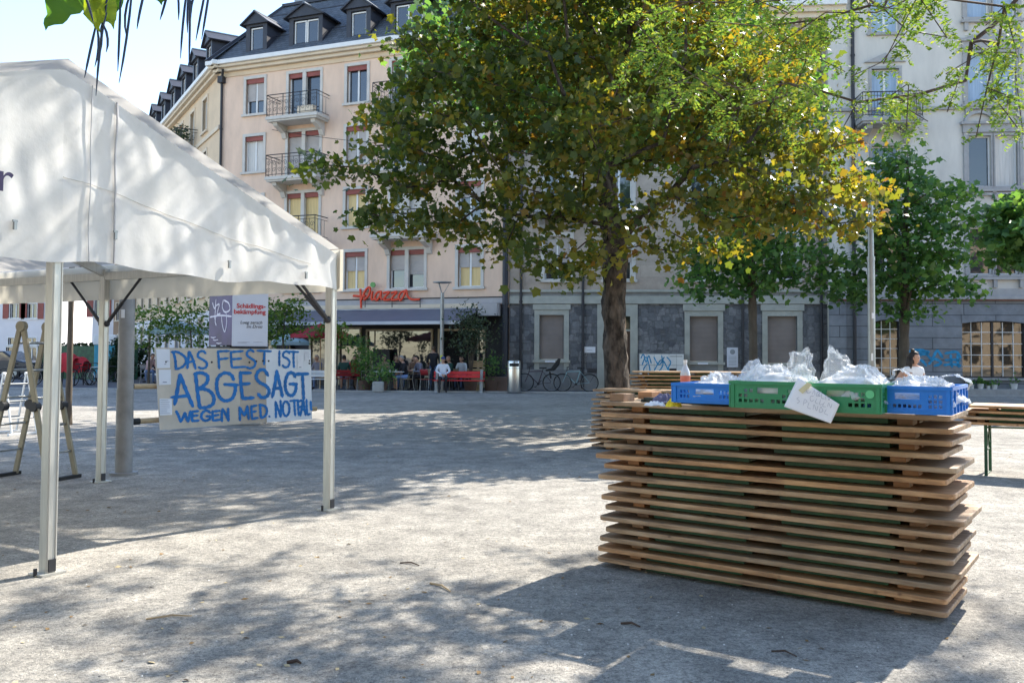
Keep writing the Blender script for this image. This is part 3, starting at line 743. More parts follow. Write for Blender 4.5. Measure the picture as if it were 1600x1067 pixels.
def text_on(parent, body, size, X, Y, a, b, nrm, m, align='RIGHT', shear=0, off=.006, name='lettering', z=None, ext=.001, fat=0):
    c = bpy.data.curves.new(name, 'FONT'); c.body = body; c.size = size; c.align_x = align; c.shear = shear; c.extrude = ext; c.space_line = .92
    c.materials.append(m); c.offset = fat; o = text_mesh(name, c, parent)
    p = a + (b - a) * X + nrm * off; u = (b - a).normalized()
    zz = zt - (zt - zb) * Y if z is None else z
    o.matrix_local = Matrix.Translation((p.x, p.y, zz)) @ Matrix.Rotation(math.atan2(u.y, u.x), 4, 'Z') @ Matrix.Rotation(PI / 2, 4, 'X')
    return o
w_ = text_on(o2, 'Schädlings-\nbekämpfung', .125, .93, .42, a2, b2, n2, M['red_print'], fat=.003)
text_on(o2, 'Lueg zersch\nim Drüü', .088, .84, .66, a2, b2, n2, M['black_print'], shear=.25)
ln = MB()
for y, x0, x1 in ((.935, .16, .5), (.95, .16, .42), (.935, .6, .86)): ribbon(ln, [(x0, y), ((x0 + x1) / 2, y), (x1, y)], .006, .001, f2)
ln.build('small_print', M['print_grey'], o2)
bm_ = MB(); pa = a1 - Vector((0, 0, 0))
bm_.bx(-.35, .35, .1, .8, 0, zb - .03); bm_.build('pedestal', M['concrete'], t, bevel=.02)
bm_ = MB(); q = [a1 + n1 * .02, b1 + (n1 + n2) * .01, b2 + n2 * .02]
for z0, z1 in ((zb - .06, zb - .005), (zt + .005, zt + .06)):
    for u_, v_ in zip(q, q[1:]): bm_.bar(Vector((u_.x, u_.y, (z0 + z1) / 2)), Vector((v_.x, v_.y, (z0 + z1) / 2)), .05, z1 - z0)
bm_.bx(-.36, .28, .3, .85, zb - .03, zt + .05); bm_.build('column_frame', M['storefront'], t)
# ---------------------------------------------------------------- foliage
def star(n=5, inner=.42):
    pts = [(0, -.5)]
    angs = [-62, -20, 25, 90, 155, 200, 242]
    angs = [-70, -38, -5, 22, 48, 68, 90, 112, 132, 158, 185, 218, 250]
    rr = [.42, .66, .48, .86, .60, .74, 1.0, .74, .60, .86, .48, .66, .42]
    return [(r * math.cos(rad(a)) * .62, r * math.sin(rad(a)) * .62) for a, r in zip(angs, rr)]
LEAF = {'maple': star(), 'oval': [(0, -.5), (.2, -.25), (.26, .05), (.16, .33), (0, .55), (-.16, .33), (-.26, .05), (-.2, -.25)],
        'diamond': [(0, -.5), (.24, 0), (0, .5), (-.24, 0)],
        'heart': [(0, -.38), (.22, -.5), (.44, -.34), (.46, -.05), (.3, .25), (0, .62), (-.3, .25), (-.46, -.05), (-.44, -.34), (-.22, -.5)],
        'hex': [(0, -.5), (.3, -.2), (.3, .2), (0, .5), (-.3, .2), (-.3, -.2)]}
def leaves(name, mt, parent, cen, size, shape='maple', up=.55, svar=.3, tint=None, tdir=None, fold=.12, origin=(0, 0, 0)):
    """one mesh of single-face leaves: cen (N,3)"""
    cen = np.asarray(cen, float) - np.asarray(origin, float); N = len(cen); tp = np.asarray(LEAF[shape]); K = len(tp)
    nrm = RNG.normal(size=(N, 3)); nrm[:, 2] += up * 3; nrm /= np.linalg.norm(nrm, axis=1)[:, None]
    t = RNG.normal(size=(N, 3)) if tdir is None else np.asarray(tdir, float) + .25 * RNG.normal(size=(N, 3))
    t -= nrm * (t * nrm).sum(1)[:, None]; t /= np.linalg.norm(t, axis=1)[:, None] + 1e-9
    b = np.cross(nrm, t); s = size * (1 + svar * RNG.normal(size=N)).clip(.45, 1.8)
    V = cen[:, None, :] + s[:, None, None] * (tp[None, :, 0, None] * b[:, None, :] + tp[None, :, 1, None] * t[:, None, :] - (np.abs(tp[None, :, 0, None]) * fold * 2 + fold * tp[None, :, 1, None] ** 2) * nrm[:, None, :])
    me = bpy.data.meshes.new(name); me.vertices.add(N * K); me.vertices.foreach_set('co', V.reshape(-1))
    me.loops.add(N * K); me.loops.foreach_set('vertex_index', np.arange(N * K, dtype=np.int32))
    me.polygons.add(N); me.polygons.foreach_set('loop_start', np.arange(0, N * K, K, dtype=np.int32))
    me.update(calc_edges=True)
    a = me.attributes.new('tint', 'FLOAT', 'FACE'); tv = RNG.random(N) if tint is None else np.asarray(tint); a.data.foreach_set('value', tv.astype(np.float32))
    me.materials.append(mt); o = bpy.data.objects.new(name, me); COL.objects.link(o)
    if parent: o.parent = parent
    return o
def skeleton(root_pts, hubs, r_tip=.012, expo=.55, down=1.5, jz=(.06, .08), wig=.045, step=.6):
    """greedy tree: each hub hangs on the node that keeps its path short; returns node list, parents and radii"""
    nodes = [Vector(p) for p in root_pts]; par = [-1] + list(range(len(root_pts) - 1))
    plen = [0.0]
    for i in range(1, len(nodes)): plen.append(plen[-1] + (nodes[i] - nodes[i - 1]).length)
    first = max(0, len(root_pts) - 4)
    for h in sorted(hubs, key=lambda h: (Vector(h) - nodes[len(root_pts) - 1]).length):
        h = Vector(h); best = min(range(first, len(nodes)), key=lambda i: (nodes[i] - h).length + .35 * plen[i] + (down if nodes[i].z > h.z + .8 else 0))
        a = nodes[best]; L = (h - a).length; k = max(1, int(L / step)); prev = best
        j = Vector((random.gauss(0, .1), random.gauss(0, .1), random.gauss(*jz))) * L
        for q in range(1, k + 1):
            f = q / k; p = a.lerp(h, f) + j * math.sin(PI * f); p = p + (Vector((random.gauss(0, wig), random.gauss(0, wig), random.gauss(0, wig))) if q < k else Vector((0, 0, 0))); nodes.append(p); par.append(prev); plen.append(plen[prev] + (p - nodes[prev]).length); prev = len(nodes) - 1
    ch = [0] * len(nodes); wgt = [0.0] * len(nodes)
    for i in range(len(nodes) - 1, -1, -1):
        if wgt[i] == 0: wgt[i] = 1
        if par[i] >= 0: wgt[par[i]] += wgt[i]
    for i in range(len(nodes)): pass
    tips = [0.0] * len(nodes); has = [False] * len(nodes)
    for i in range(len(nodes) - 1, -1, -1):
        if not has[i]: tips[i] = 1
        if par[i] >= 0: tips[par[i]] += tips[i]; has[par[i]] = True
    return nodes, par, [r_tip * t ** expo for t in tips]
def limbs(name, mt, parent, nodes, par, r, skip, rmax=9, n=7, origin=(0, 0, 0)):
    """tubes along every chain of the skeleton"""
    O_ = Vector(origin); kid = {}
    for i, p in enumerate(par):
        if p >= 0: kid.setdefault(p, []).append(i)
    mb = MB(); done = set()
    starts = [(par[i], i) for i in range(len(nodes)) if par[i] >= 0 and (i >= skip) and (par[i] < skip)]
    while starts:
        a, i = starts.pop(); pts = [nodes[a] - O_]; rr = [min(r[i] * 1.15, rmax)]
        while True:
            pts.append(nodes[i] - O_); rr.append(min(r[i], rmax)); ks = [k for k in kid.get(i, []) if k >= skip]
            if not ks: break
            ks.sort(key=lambda k: -r[k])
            for k in ks[1:]: starts.append((i, k))
            i = ks[0]
        mb.tube(pts, rr, n)
    return mb.build(name, mt, parent, smooth=70)
def lobes_hubs(lobes, mind, n_try=6000, shell=.25):
    """hubs inside a union of ellipsoids [(centre, radii)], apart by mind"""
    out = [Vector(c) for c, r in lobes if max(r) < mind * 1.6]; vol = [r[0] * r[1] * r[2] for c, r in lobes]; tot = sum(vol)
    for _ in range(n_try):
        x = random.random() * tot; k = 0
        while x > vol[k]: x -= vol[k]; k += 1
        c, r = lobes[k]; d = Vector((random.gauss(0, 1), random.gauss(0, 1), random.gauss(0, 1))).normalized(); q = (shell + (1 - shell) * random.random()) ** (1 / 2.2)
        p = Vector((c[0] + d.x * r[0] * q, c[1] + d.y * r[1] * q, c[2] + d.z * r[2] * q))
        if all((p - h).length > mind for h in out): out.append(p)
    return out
def clump(hubs, per, sig, flat=.6, droop=0.0):
    out = []
    for h in hubs:
        k = max(3, int(per * random.uniform(.55, 1.35))); q = RNG.normal(size=(k, 3)) * np.array([sig, sig, sig * flat])
        if droop: q[:, 2] -= droop * (q[:, 0] ** 2 + q[:, 1] ** 2)
        out.append(np.array(h) + q)
    return np.concatenate(out)
def trunk_mesh(pts, rs, parent, mt, origin, flare=1.35, n=18, name='trunk'):
    mb = MB(); O_ = Vector(origin); P_ = []; R_ = []
    for i in range(len(pts) - 1):
        for j in range(5):
            f = j / 5; p = Vector(pts[i]).lerp(Vector(pts[i + 1]), f); P_.append(p - O_); R_.append(rs[i] + (rs[i + 1] - rs[i]) * f)
    P_.append(Vector(pts[-1]) - O_); R_.append(rs[-1])
    for i, p in enumerate(P_):
        z = p.z; R_[i] *= 1 + (flare - 1) * math.exp(-max(z, 0) / .22)
    mb.tube(P_, R_, n)
    mb.v = [(x + .02 * R_[0] / .2 * math.sin(9 * z + 5 * math.atan2(y, x)) , y + .02 * R_[0] / .2 * math.cos(7 * z + 3 * math.atan2(y, x)), z) for x, y, z in mb.v]
    return mb.build(name, mt, parent, smooth=80)

# ---- the big maple in the middle
DM = 15.6
base = P(968, 690, DM); base = Vector((base.x, base.y, 0)); sM = DM / F_PX
tree = thing('maple_tree', 'large spreading maple with browning autumn leaves in the middle of the square', 'tree', base)
fork = P(962, 392, DM)
lob = []
def L_(x, y, rx, ry, dy=0, rd=None):
    c = P(x, y, DM + dy); lob.append((c, (rx * sM, (rd or (rx + ry) / 2) * sM * 1.0, ry * sM)))
for a in ((505, 258, 42, 16, -1.0, 40), (560, 262, 40, 24, -.8, 45), (640, 318, 92, 46, 0), (640, 200, 70, 70, .5), (725, 195, 120, 100, -.5), (690, 85, 85, 50, .5), (800, 55, 120, 60, .5), (860, 150, 140, 90, .2),
          (830, 290, 110, 60, -.6), (905, 330, 60, 34, 1.2), (1000, 70, 150, 90, 1.5), (1030, 190, 120, 80, 1.0), (930, 200, 60, 60, -1.4), (1120, 150, 130, 100, .8), (1190, 110, 90, 90, 2), (1165, 300, 120, 55, -.8),
          (1270, 310, 90, 42, -.6), (1350, 345, 42, 26, -.8), (1300, 350, 50, 22, -.2), (1365, 300, 30, 20, 0), (1330, 280, 55, 26, .4), (1215, 215, 110, 60, .2), (885, 404, 66, 28, -1.0), (1000, 384, 62, 30, -1.0), (1075, 378, 60, 28, .4), (940, 395, 40, 20, 1.0), (955, 350, 50, 26, -1.2), (1012, 335, 44, 28, -1.3), (930, 310, 44, 26, -1.0), (905, 425, 24, 12, -.6), (640, 350, 85, 22, -.4), (740, 365, 70, 24, .8), (790, 385, 50, 18, 0),
          (860, -80, 200, 110, 0), (1060, -70, 170, 100, 0), (960, -190, 180, 100, 0)): L_(*a)
hubs = lobes_hubs(lob, .60, 9000, .55)
rp = [base, P(962, 560, DM), P(958, 470, DM), fork, P(950, 330, DM), P(940, 260, DM + .2), P(930, 180, DM + .1)]
rp += []
nodes, par, rr = skeleton(rp, hubs, .0115, .54)
trunk_mesh(rp[:4] + [rp[4]], [.235, .20, .19, .205, .15], tree, M['bark'], base)
limbs('limb', M['bark'], tree, nodes, par, rr, 5, .13, 7, base)
cen = clump(hubs, 108, .235, .6, .4)
# tint grows towards sun side and lower rim: backlight painted over autumn colour
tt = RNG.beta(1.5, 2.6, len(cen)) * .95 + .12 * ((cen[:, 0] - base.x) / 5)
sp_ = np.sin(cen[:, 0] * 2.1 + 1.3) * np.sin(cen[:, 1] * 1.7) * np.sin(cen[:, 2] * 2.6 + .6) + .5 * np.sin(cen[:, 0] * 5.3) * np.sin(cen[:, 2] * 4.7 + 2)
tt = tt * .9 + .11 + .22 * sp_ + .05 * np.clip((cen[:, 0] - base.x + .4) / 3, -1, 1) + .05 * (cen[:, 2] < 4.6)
br = (RNG.random(len(cen)) < .05) & (sp_ > 0); tt[br] = RNG.uniform(.85, 1, br.sum())
leaves('crown', M['leaf_maple'], tree, cen, .124, 'maple', .25, .30, tt.clip(0, 1), fold=.22, origin=base)

# ---- other trees
def simple_tree(name, label, base, fork_z, lob, mt, per, sig, mind, size, shape, r0, bark, cat='tree', group=None, flat=.6, up=.4, lean=(0, 0)):
    base = Vector(base); t = thing(name, label, cat, base, 0, group)
    hubs = lobes_hubs(lob, mind, 4000, .2)
    top = max(c[2] + .3 * r[2] for c, r in lob); cx = sum(c[0] for c, r in lob) / len(lob); cy = sum(c[1] for c, r in lob) / len(lob)
    rp = [base, base + Vector((0, 0, fork_z * .5)), base + Vector(((cx - base.x) * .2, (cy - base.y) * .2, fork_z)), Vector(((base.x + cx) / 2, (base.y + cy) / 2, (fork_z + top) / 2)), Vector((cx, cy, top))]
    nodes, par, rr = skeleton(rp, hubs, r0 * .07, .5)
    trunk_mesh(rp, [r0, r0 * .88, r0 * .8, r0 * .5, r0 * .15], t, M[bark], base, 1.25, 12)
    limbs('limb', M[bark], t, nodes, par, rr, 5, r0 * .5, 6, base)
    leaves('crown', M[mt], t, clump(hubs, per, sig, flat, .2), size, shape, up, .3, None, None, .15, base)
    return t
def LB(d, *a):
    s = d / F_PX; out = []
    for x, y, rx, ry, *dy in a:
        c = P(x, y, d + (dy[0] if dy else 0)); out.append((c, (rx * s, max(rx, ry) * s * .8, ry * s)))
    return out
def gb(x, d): p = P(x, 560, d); return (p.x, p.y, 0)
SHADE = simple_tree('added_shade_tree', 'dark tree added behind the big maple, mostly hidden, to shade the gravel', (2.58, 21.0, 0), 5.0, [((2.0, 20.8, 8.6), (3.4, 3.0, 2.2)), ((-.6, 20.0, 8.4), (1.8, 1.8, 1.3)), ((4.2, 20.6, 8.6), (2.0, 2.0, 1.6)), ((5.5, 24.2, 8.9), (3.0, 2.0, 1.5)), ((1.5, 23.6, 9.0), (2.4, 2.0, 1.5)), ((-1.0, 23.4, 8.9), (1.8, 1.6, 1.1))], 'leaf_green', 44, .34, .70, .2, 'maple', .13, 'bark')  # hidden crown added for the shade it throws on the gravel
simple_tree('young_maple_tree', 'dark green young tree before the stone wall between two closed shutters', gb(1177, 27), 3.3, LB(27, (1180, 400, 100, 55), (1110, 430, 50, 28), (1260, 410, 60, 32), (1180, 340, 80, 50), (1310, 440, 45, 12), (1160, 300, 50, 30), (1110, 215, 80, 60), (1200, 175, 80, 60), (1020, 190, 60, 60)), 'leaf_green', 52, .34, .62, .2, 'maple', .14, 'bark_pale')  # high lobes added behind the maple crown to shade the gravel
simple_tree('young_maple_tree', 'dark green young tree with a leafy trunk before the pale grey block', gb(1412, 27.5), 2.6, LB(27.5, (1420, 400, 82, 60), (1415, 320, 70, 60), (1400, 265, 40, 40), (1480, 440, 50, 24), (1345, 430, 38, 40), (1490, 330, 28, 50), (1425, 465, 30, 40), (1380, 350, 50, 60)), 'leaf_green', 52, .32, .62, .2, 'maple', .17, 'bark_pale')
simple_tree('young_maple_tree', 'mid green tree leaning into view before the pair of white framed windows', gb(1665, 24), 2.6, LB(24, (1600, 335, 62, 26), (1640, 370, 90, 45), (1585, 385, 35, 22), (1690, 330, 70, 60), (1560, 325, 22, 8)), 'leaf_green', 60, .3, .5, .22, 'maple', .15, 'bark_pale')
simple_tree('slim_street_tree', 'slim bare trunk seen under the tent roof beside the parked bicycles', gb(109, 17.5), 3.6, [((gb(109, 17.5)[0], 17.5, 4.8), (1.1, 1.1, .8))], 'leaf_light', 40, .3, .5, .14, 'oval', .06, 'bark_pale')
# ---- the honey locust whose boughs reach in from outside
lbase = Vector((8.2, 8.6, 0))
loc = thing('honey_locust_tree', 'honey locust whose feathery light green boughs hang in over the square', 'tree', lbase)
tips = []
random.seed(11)
for a in ((1545, 160, 8.0), (1590, 200, 7.6), (1500, 120, 7.4), (1450, 190, 7.8), (1400, 160, 8), (1380, 100, 7.5), (1480, 60, 7), (1330, 120, 8), (1270, 60, 8), (1220, 100, 8.2), (1160, 70, 8.4), (1110, 40, 8.2), (1060, 60, 8.4), (990, 85, 8.6), (960, 150, 8.8), (1020, 130, 8.4), (1100, 130, 8.2), (1150, 170, 8.0), (1200, 215, 8.0), (1260, 180, 8.1), (1300, 230, 7.9), (1350, 220, 7.6), (1290, 20, 7), (1370, 20, 7), (1420, 130, 7.0), (1590, 90, 6.6), (1540, 40, 6.8), (1440, 20, 7.5), (1230, 20, 7.5), (1180, 0, 7.8), (1480, 175, 7.2), (1525, 215, 7.6), (1575, 150, 7.2), (1310, 60, 7.8), (1340, 160, 8.2), (1050, 170, 8.6), (1130, 210, 8.4), (1390, 195, 8.2)):
    tips.append(P(*a))
for i in range(230):                                 # more sprays inside the view
    x_ = random.uniform(985, 1600); y_ = random.uniform(-10, 250) ** 1.0 * (.62 if x_ < 1330 else .85)
    q = P(x_, y_, random.uniform(6.8, 8.8))
    if all((q - o).length > .34 for o in tips): tips.append(q)
for i in range(2200):                                 # the crown above the frame, which shades the gravel
    x = random.uniform(-1.2, 9.5); y = random.uniform(5.0, 11.9); z = random.uniform(5.9, 8.6)
    q = Vector((x, y, z))
    if proj_y(q) < -20 and all((q - o).length > (.58 if x < 5.5 else .8) for o in tips): tips.append(q)
rp = [lbase, Vector((8.3, 8.6, 2)), Vector((8.2, 8.5, 3.6)), Vector((8.0, 8.4, 4.6)), Vector((7.4, 8.3, 5.6)), Vector((6.6, 8.2, 6.6)), Vector((5.4, 8.2, 7.3)), Vector((4.2, 8.3, 7.6)), Vector((3.0, 8.5, 7.6))]
nodes, par, rr = skeleton(rp, tips, .0045, .5, 0, (.0, .12), .05, .42)
trunk_mesh(rp, [.26, .22, .2, .18, .14, .11, .08, .06, .04], loc, M['bark'], lbase)
limbs('limb', M['twig'], loc, nodes, par, rr, 9, .05, 6, lbase)
def compound(nodes_, parents, per, L=.17, pairs=9, lw=.034, min_i=0, droop=.6):
    """pinnate leaves: leaflet centres and directions along drooping rachises"""
    cs, ds, rs = [], [], []
    for i in range(min_i, len(nodes_)):
        for q in range(per):
            p = Vector(nodes_[i]).lerp(Vector(nodes_[parents[i]]), random.random()) + Vector((random.gauss(0, .05), random.gauss(0, .05), random.gauss(0, .03)))
            d = Vector((random.gauss(0, 1), random.gauss(0, 1), random.gauss(-droop * .5, .35))).normalized()
            sd_ = d.cross(Vector((0, 0, 1)));
            if sd_.length < .1: continue
            sd_.normalize(); l = L * random.uniform(.6, 1.3); pts = []
            for j in range(pairs + 1):
                f = j / pairs; pts.append(p + d * l * f + Vector((0, 0, -droop * l * f * f * .8)))
            rs.append(pts)
            for j in range(1, pairs + 1):
                for s in (-1, 1):
                    k = lw * (1 - .35 * abs(j / pairs - .45)); cs.append(pts[j] + sd_ * s * k * .55); ds.append(sd_ * s + d * .35 + Vector((0, 0, -.25)))
    return cs, ds, rs
ends = [i for i in range(9, len(nodes)) if rr[i] < .013]
cs, ds, rs = compound([nodes[i] for i in ends], list(range(len(ends))), 0)
nn = [nodes[i] for i in ends]; pp = [nodes[par[i]] for i in ends]
cs, ds = [], []
for a, b in zip(nn, pp):
    c_, d_, r_ = compound([b, a], [0, 0], 7 if proj_y(a) > -20 else 9, .19, 9, .042, 1); cs += c_; ds += d_
leaves('crown', M['leaf_locust'], loc, [tuple(c) for c in cs], .046, 'diamond', .6, .2, None, [tuple(d) for d in ds], .05, lbase)

# ---- the bean tree at the top edge: big heart leaves and hanging pods
cb = Vector((-4.6, 1.2, 0)); cat_ = thing('catalpa_tree', 'bean tree with big heart shaped leaves and long dark hanging pods at the top edge', 'tree', cb)
tips = [Vector((random.uniform(-4.2, 1.0), random.uniform(2.4, 4.6), random.uniform(3.9, 5.2))) for _ in range(40)]
tips = [q for q in tips if proj_y(q) < -60]
pods = []
for (x, y0, y1, dxp, d) in ((168, -5, 150, -18, 3.0), (150, 40, 122, -18, 3.05), (158, 45, 95, -6, 3.0), (152, 45, 105, -4, 3.1), (162, 40, 82, 4, 2.95), (128, -20, 36, 18, 2.9), (188, 5, 112, -4, 3.1), (206, -10, 130, -20, 3.1), (204, -10, 60, -6, 3.2), (226, -12, 46, -12, 3.0), (262, -10, 32, -12, 3.2), (277, -20, 32, 2, 3.3), (292, -15, 92, -10, 3.2), (296, -25, 104, -1, 3.1), (296, -20, 52, -3, 3.2), (308, -20, 38, -10, 3.1), (322, -18, 64, -16, 3.2), (329, -25, 62, -14, 3.15)):
    pods.append((P(x, y0, d), P(x + dxp, y1, d + .02)))
hub2 = [P(115, -18, 2.95), P(160, -15, 3.0), P(200, -22, 3.1), P(255, -30, 3.2), P(300, -32, 3.2)]
rp = [cb, cb + Vector((.1, .1, 1.8)), cb + Vector((.4, .5, 3.2)), cb + Vector((1.0, 1.0, 4.0)), cb + Vector((1.8, 1.6, 4.2))]
nodes, par, rr = skeleton(rp, tips + hub2, .008, .5)
trunk_mesh(rp, [.2, .17, .15, .11, .08], cat_, M['bark'], cb)
limbs('limb', M['twig'], cat_, nodes, par, rr, 5, .09, 6, cb)
for k, (a, b) in enumerate(pods):
    mb = MB(); m_ = (a + b) / 2 + Vector((random.gauss(0, .012), 0, 0)); pts = [a + Vector((0, .02, .05)) - cb]
    for f in (0, .25, .5, .75, 1): pts.append(a * (1 - f) ** 2 + m_ * 2 * f * (1 - f) + b * f * f - cb)
    mb.tube(pts, [.002, .0035, .0045, .0045, .004, .0012], 7); mb.build('seed_pod', M['pod'], cat_, smooth=80)
def big_leaf(p, tip, w, tint, nrm, name='leaf'):
    """a veined heart leaf from its stalk p to its tip"""
    d = (tip - p); L = d.length; d.normalize(); n = Vector(nrm); n = (n - d * n.dot(d)).normalized(); s = d.cross(n)
    out = [(.02, 0), (-.06, .2), (0, .42), (.15, .5), (.35, .48), (.6, .33), (.82, .15), (1, 0)]
    def fn(u, v):
        t = v * (len(out) - 1); i = min(int(t), len(out) - 2); f = t - i; y = out[i][0] * (1 - f) + out[i + 1][0] * f; hw = out[i][1] * (1 - f) + out[i + 1][1] * f
        q = (u - .5) * 2; return p - cb + d * y * L + s * q * hw * w + n * (-.10 * abs(q) * hw * w + .012 * math.sin(16 * y) * abs(q) - .06 * L * y * y)
    mb = MB(); mb.grid(fn, 10, 14); mb.v = [tuple(v) for v in mb.v]
    o = mb.build(name, M['catalpa'], cat_, smooth=180); a = o.data.attributes.new('tint', 'FLOAT', 'FACE'); a.data.foreach_set('value', [tint] * len(o.data.polygons))
big_leaf(P(112, -20, 2.9), P(68, 46, 2.9), .135, .25, (.1, -1, .25)); big_leaf(P(142, -12, 3.0), P(154, 50, 2.98), .10, .95, (-.2, -1, .2)); big_leaf(P(158, -10, 3.02), P(178, 44, 3.0), .08, .8, (.5, -1, .1)); big_leaf(P(165, -25, 3.1), P(180, 26, 3.1), .12, .1, (.2, -1, .3)); big_leaf(P(250, -25, 3.2), P(252, 8, 3.2), .08, .1, (.2, -1, .3))
cen = clump(tips, 7, .25, .5); leaves('crown', M['catalpa'], cat_, [c for c in cen if proj_y(Vector(c)) < -90], .2, 'heart', .7, .2, RNG.random(len([c for c in cen if proj_y(Vector(c)) < -90])) * .5, origin=cb)
# ---------------------------------------------------------------- folded trestle tables
random.seed(21)
def rounded(L, W, r, n=4):
    pts = []
    for cx, cy, a0 in ((L / 2 - r, W / 2 - r, 0), (-L / 2 + r, W / 2 - r, 90), (-L / 2 + r, -W / 2 + r, 180), (L / 2 - r, -W / 2 + r, 270)):
        for k in range(n + 1):
            a = rad(a0 + 90 * k / n); pts.append((cx + r * math.cos(a), cy + r * math.sin(a)))
    return pts
TL_, TW_ = 2.2, .67
TT, TP = .031, .0705
def make_table(label, group, L=TL_, W=TW_):
    """origin at the underside of the folded legs; top board on top"""
    t = thing('folding_table', label, 'folding table', (0, 0, 0), 0, group)
    b = MB(); b.prism(rounded(L, W, .035), TT, lambda u, v, w: (u, v, TP - TT + w)); b.build('table_top', M['wood'], t, bevel=.006)
    for s in (-1, 1):
        b = MB()
        for y in (-W / 2 + .09, W / 2 - .09, 0): b.box((s * (L / 2 - .25), y * .72, (TP - TT) / 2), (.085, .12 if y else .1, TP - TT - .001))
        b.build('batten', M['wood_block'], t, bevel=.003)
        g_ = MB(); x0, x1 = s * random.uniform(.08, .16), s * (L / 2 - .34); lo = min(x0, x1); hi = max(x0, x1)
        for y in (-W / 2 + .11, W / 2 - .11): g_.bx(lo, hi, y - .02, y + .02, .006, TP - TT - .002)
        g_.bx(lo, lo + .04, -W / 2 + .1, W / 2 - .1, .008, .03); g_.bx(hi - .04, hi, -W / 2 + .1, W / 2 - .1, .008, .03)
        g_.bx(lo + .02, hi - .02, -W / 2 + .115, W / 2 - .115, .012, .02)
        g_.build('folded_legs', M['green_steel'], t)
    return t
ORD = ['top', 'second from the top', 'third from the top', 'fourth from the top', 'fifth from the top', 'sixth from the top', 'seventh from the top', 'eighth from the top', 'ninth from the top', 'tenth from the top', 'eleventh from the top', 'twelfth from the top', 'thirteenth from the top', 'fourteenth from the top', 'next to the lowest', 'lowest']
def ords(n):
    o = ORD[:max(0, n - 2)] + ORD[-2:]; return o[-n:]
# near stack: front edge from FL to FR on the ground
FL, FR = G(939.5, 878, .04), G(1479, 966, .04); FL.z = FR.z = 0
ux = Vector((FR.x - FL.x, FR.y - FL.y, 0)); TLn = ux.length; ux.normalize(); uy = Vector((-ux.y, ux.x, 0)); AZ1 = math.atan2(ux.y, ux.x)
ctr = (FL + FR) / 2 + uy * .34; ctr.z = 0
proto = make_table('x', 'tables in the near stack')
N1 = 16; first = True; TOPZ = 0
for i in range(N1):
    lab = 'folding table, %s of the near stack carrying the crates' % ords(N1)[N1 - 1 - i]
    a = AZ1 + random.gauss(0, .008); p = ctr + ux * random.gauss(0, .027) + uy * random.gauss(0, .013); p.z = i * (TP + .0005)
    if i in (7, 12): p += ux * .05
    o = proto if first else copy_tree(proto)
    o['label'] = lab; o.location = p; o.rotation_euler = (rad(random.gauss(0, .12)), rad(random.gauss(0, .10)), a); first = False
TOPZ = N1 * (TP + .0005)
for o_, k in ((0, 0),): pass
# second stack, behind the near one
p2 = G(921, 701); az2 = rad(-27); u2 = Vector((math.cos(az2), math.sin(az2), 0)); v2 = Vector((-u2.y, u2.x, 0)); N2 = 13
for i in range(N2):
    lab = 'folding table, %s of the half hidden middle stack' % ords(N2)[N2 - 1 - i]
    q = p2 + u2 * (TL_ / 2 + random.gauss(.02, .03)) + v2 * (.34 + random.gauss(0, .012)); q.z = i * TP
    o = copy_tree(proto, lab, q, az2 + random.gauss(0, .01)); o['group'] = 'tables in the middle stack'
p3 = P(1000, 600, 17.2); az3 = rad(-6); N3 = 16
for i in range(N3):
    lab = 'folding table, %s of the far stack beside the maple trunk' % ords(N3)[N3 - 1 - i]
    q = Vector((p3.x + TL_ / 2 - .15 + random.gauss(0, .03), 17.4 + random.gauss(0, .012), i * TP))
    o = copy_tree(proto, lab, q, az3 + random.gauss(0, .01)); o['group'] = 'tables in the far stack'
# one table stands open at the edge with folded ones piled on it
AZ4 = rad(-33); lg = G(1541, 743)
t = thing('standing_table', 'open wooden folding table on crossed dark green steel legs beside the near stack', 'folding table', (0, 0, 0), AZ4)
R4 = Matrix.Rotation(AZ4, 3, 'Z'); t.location = lg - R4 @ Vector((-TL_ / 2 + .28, -.27, 0)); t.location.z = 0
b = MB(); b.prism(rounded(TL_, TW_, .05), TT, lambda u, v, w: (u, v, .62 + w)); b.build('table_top', M['wood'], t, bevel=.006)
for s in (-1, 1):
    g_ = MB(); x = s * (TL_ / 2 - .28)
    for y in (-.27, .27): g_.bar((x, y, 0), (x, y, .618), .035, .035)
    g_.bar((x, -.27, .30), (x, .27, .30), .012, .012); g_.bar((x, -.27, .008), (x, .27, .008), .02, .014)
    g_.bar((x, -.26, .58), (x, .26, .36), .018, .018); g_.bar((x + .012, .26, .60), (x + .012, -.26, .37), .018, .018); g_.bar((x, -.25, .59), (x - s * .55, -.2, .60), .02, .02)
    g_.build('leg_frame', M['green_steel'], t)
N4 = 3
for i in range(N4):
    q = t.location + R4 @ Vector(((-.03, -.12, .10)[i], (.0, .03, .02)[i], 0)); q.z = .648 + i * TP
    o = copy_tree(proto, 'folded wooden table lying on the open table, %s of the pile' % ('lowest', 'middle one', 'topmost')[i], q, AZ4 + rad((2, -3, 1)[i])); o['group'] = 'tables piled on the open table'

# ---------------------------------------------------------------- what lies on the near stack
def ST(u, v, z=0):                                   # near stack frame: along, away from camera, above its top
    p = ctr + ux * u + uy * v; return Vector((p.x, p.y, TOPZ + z))
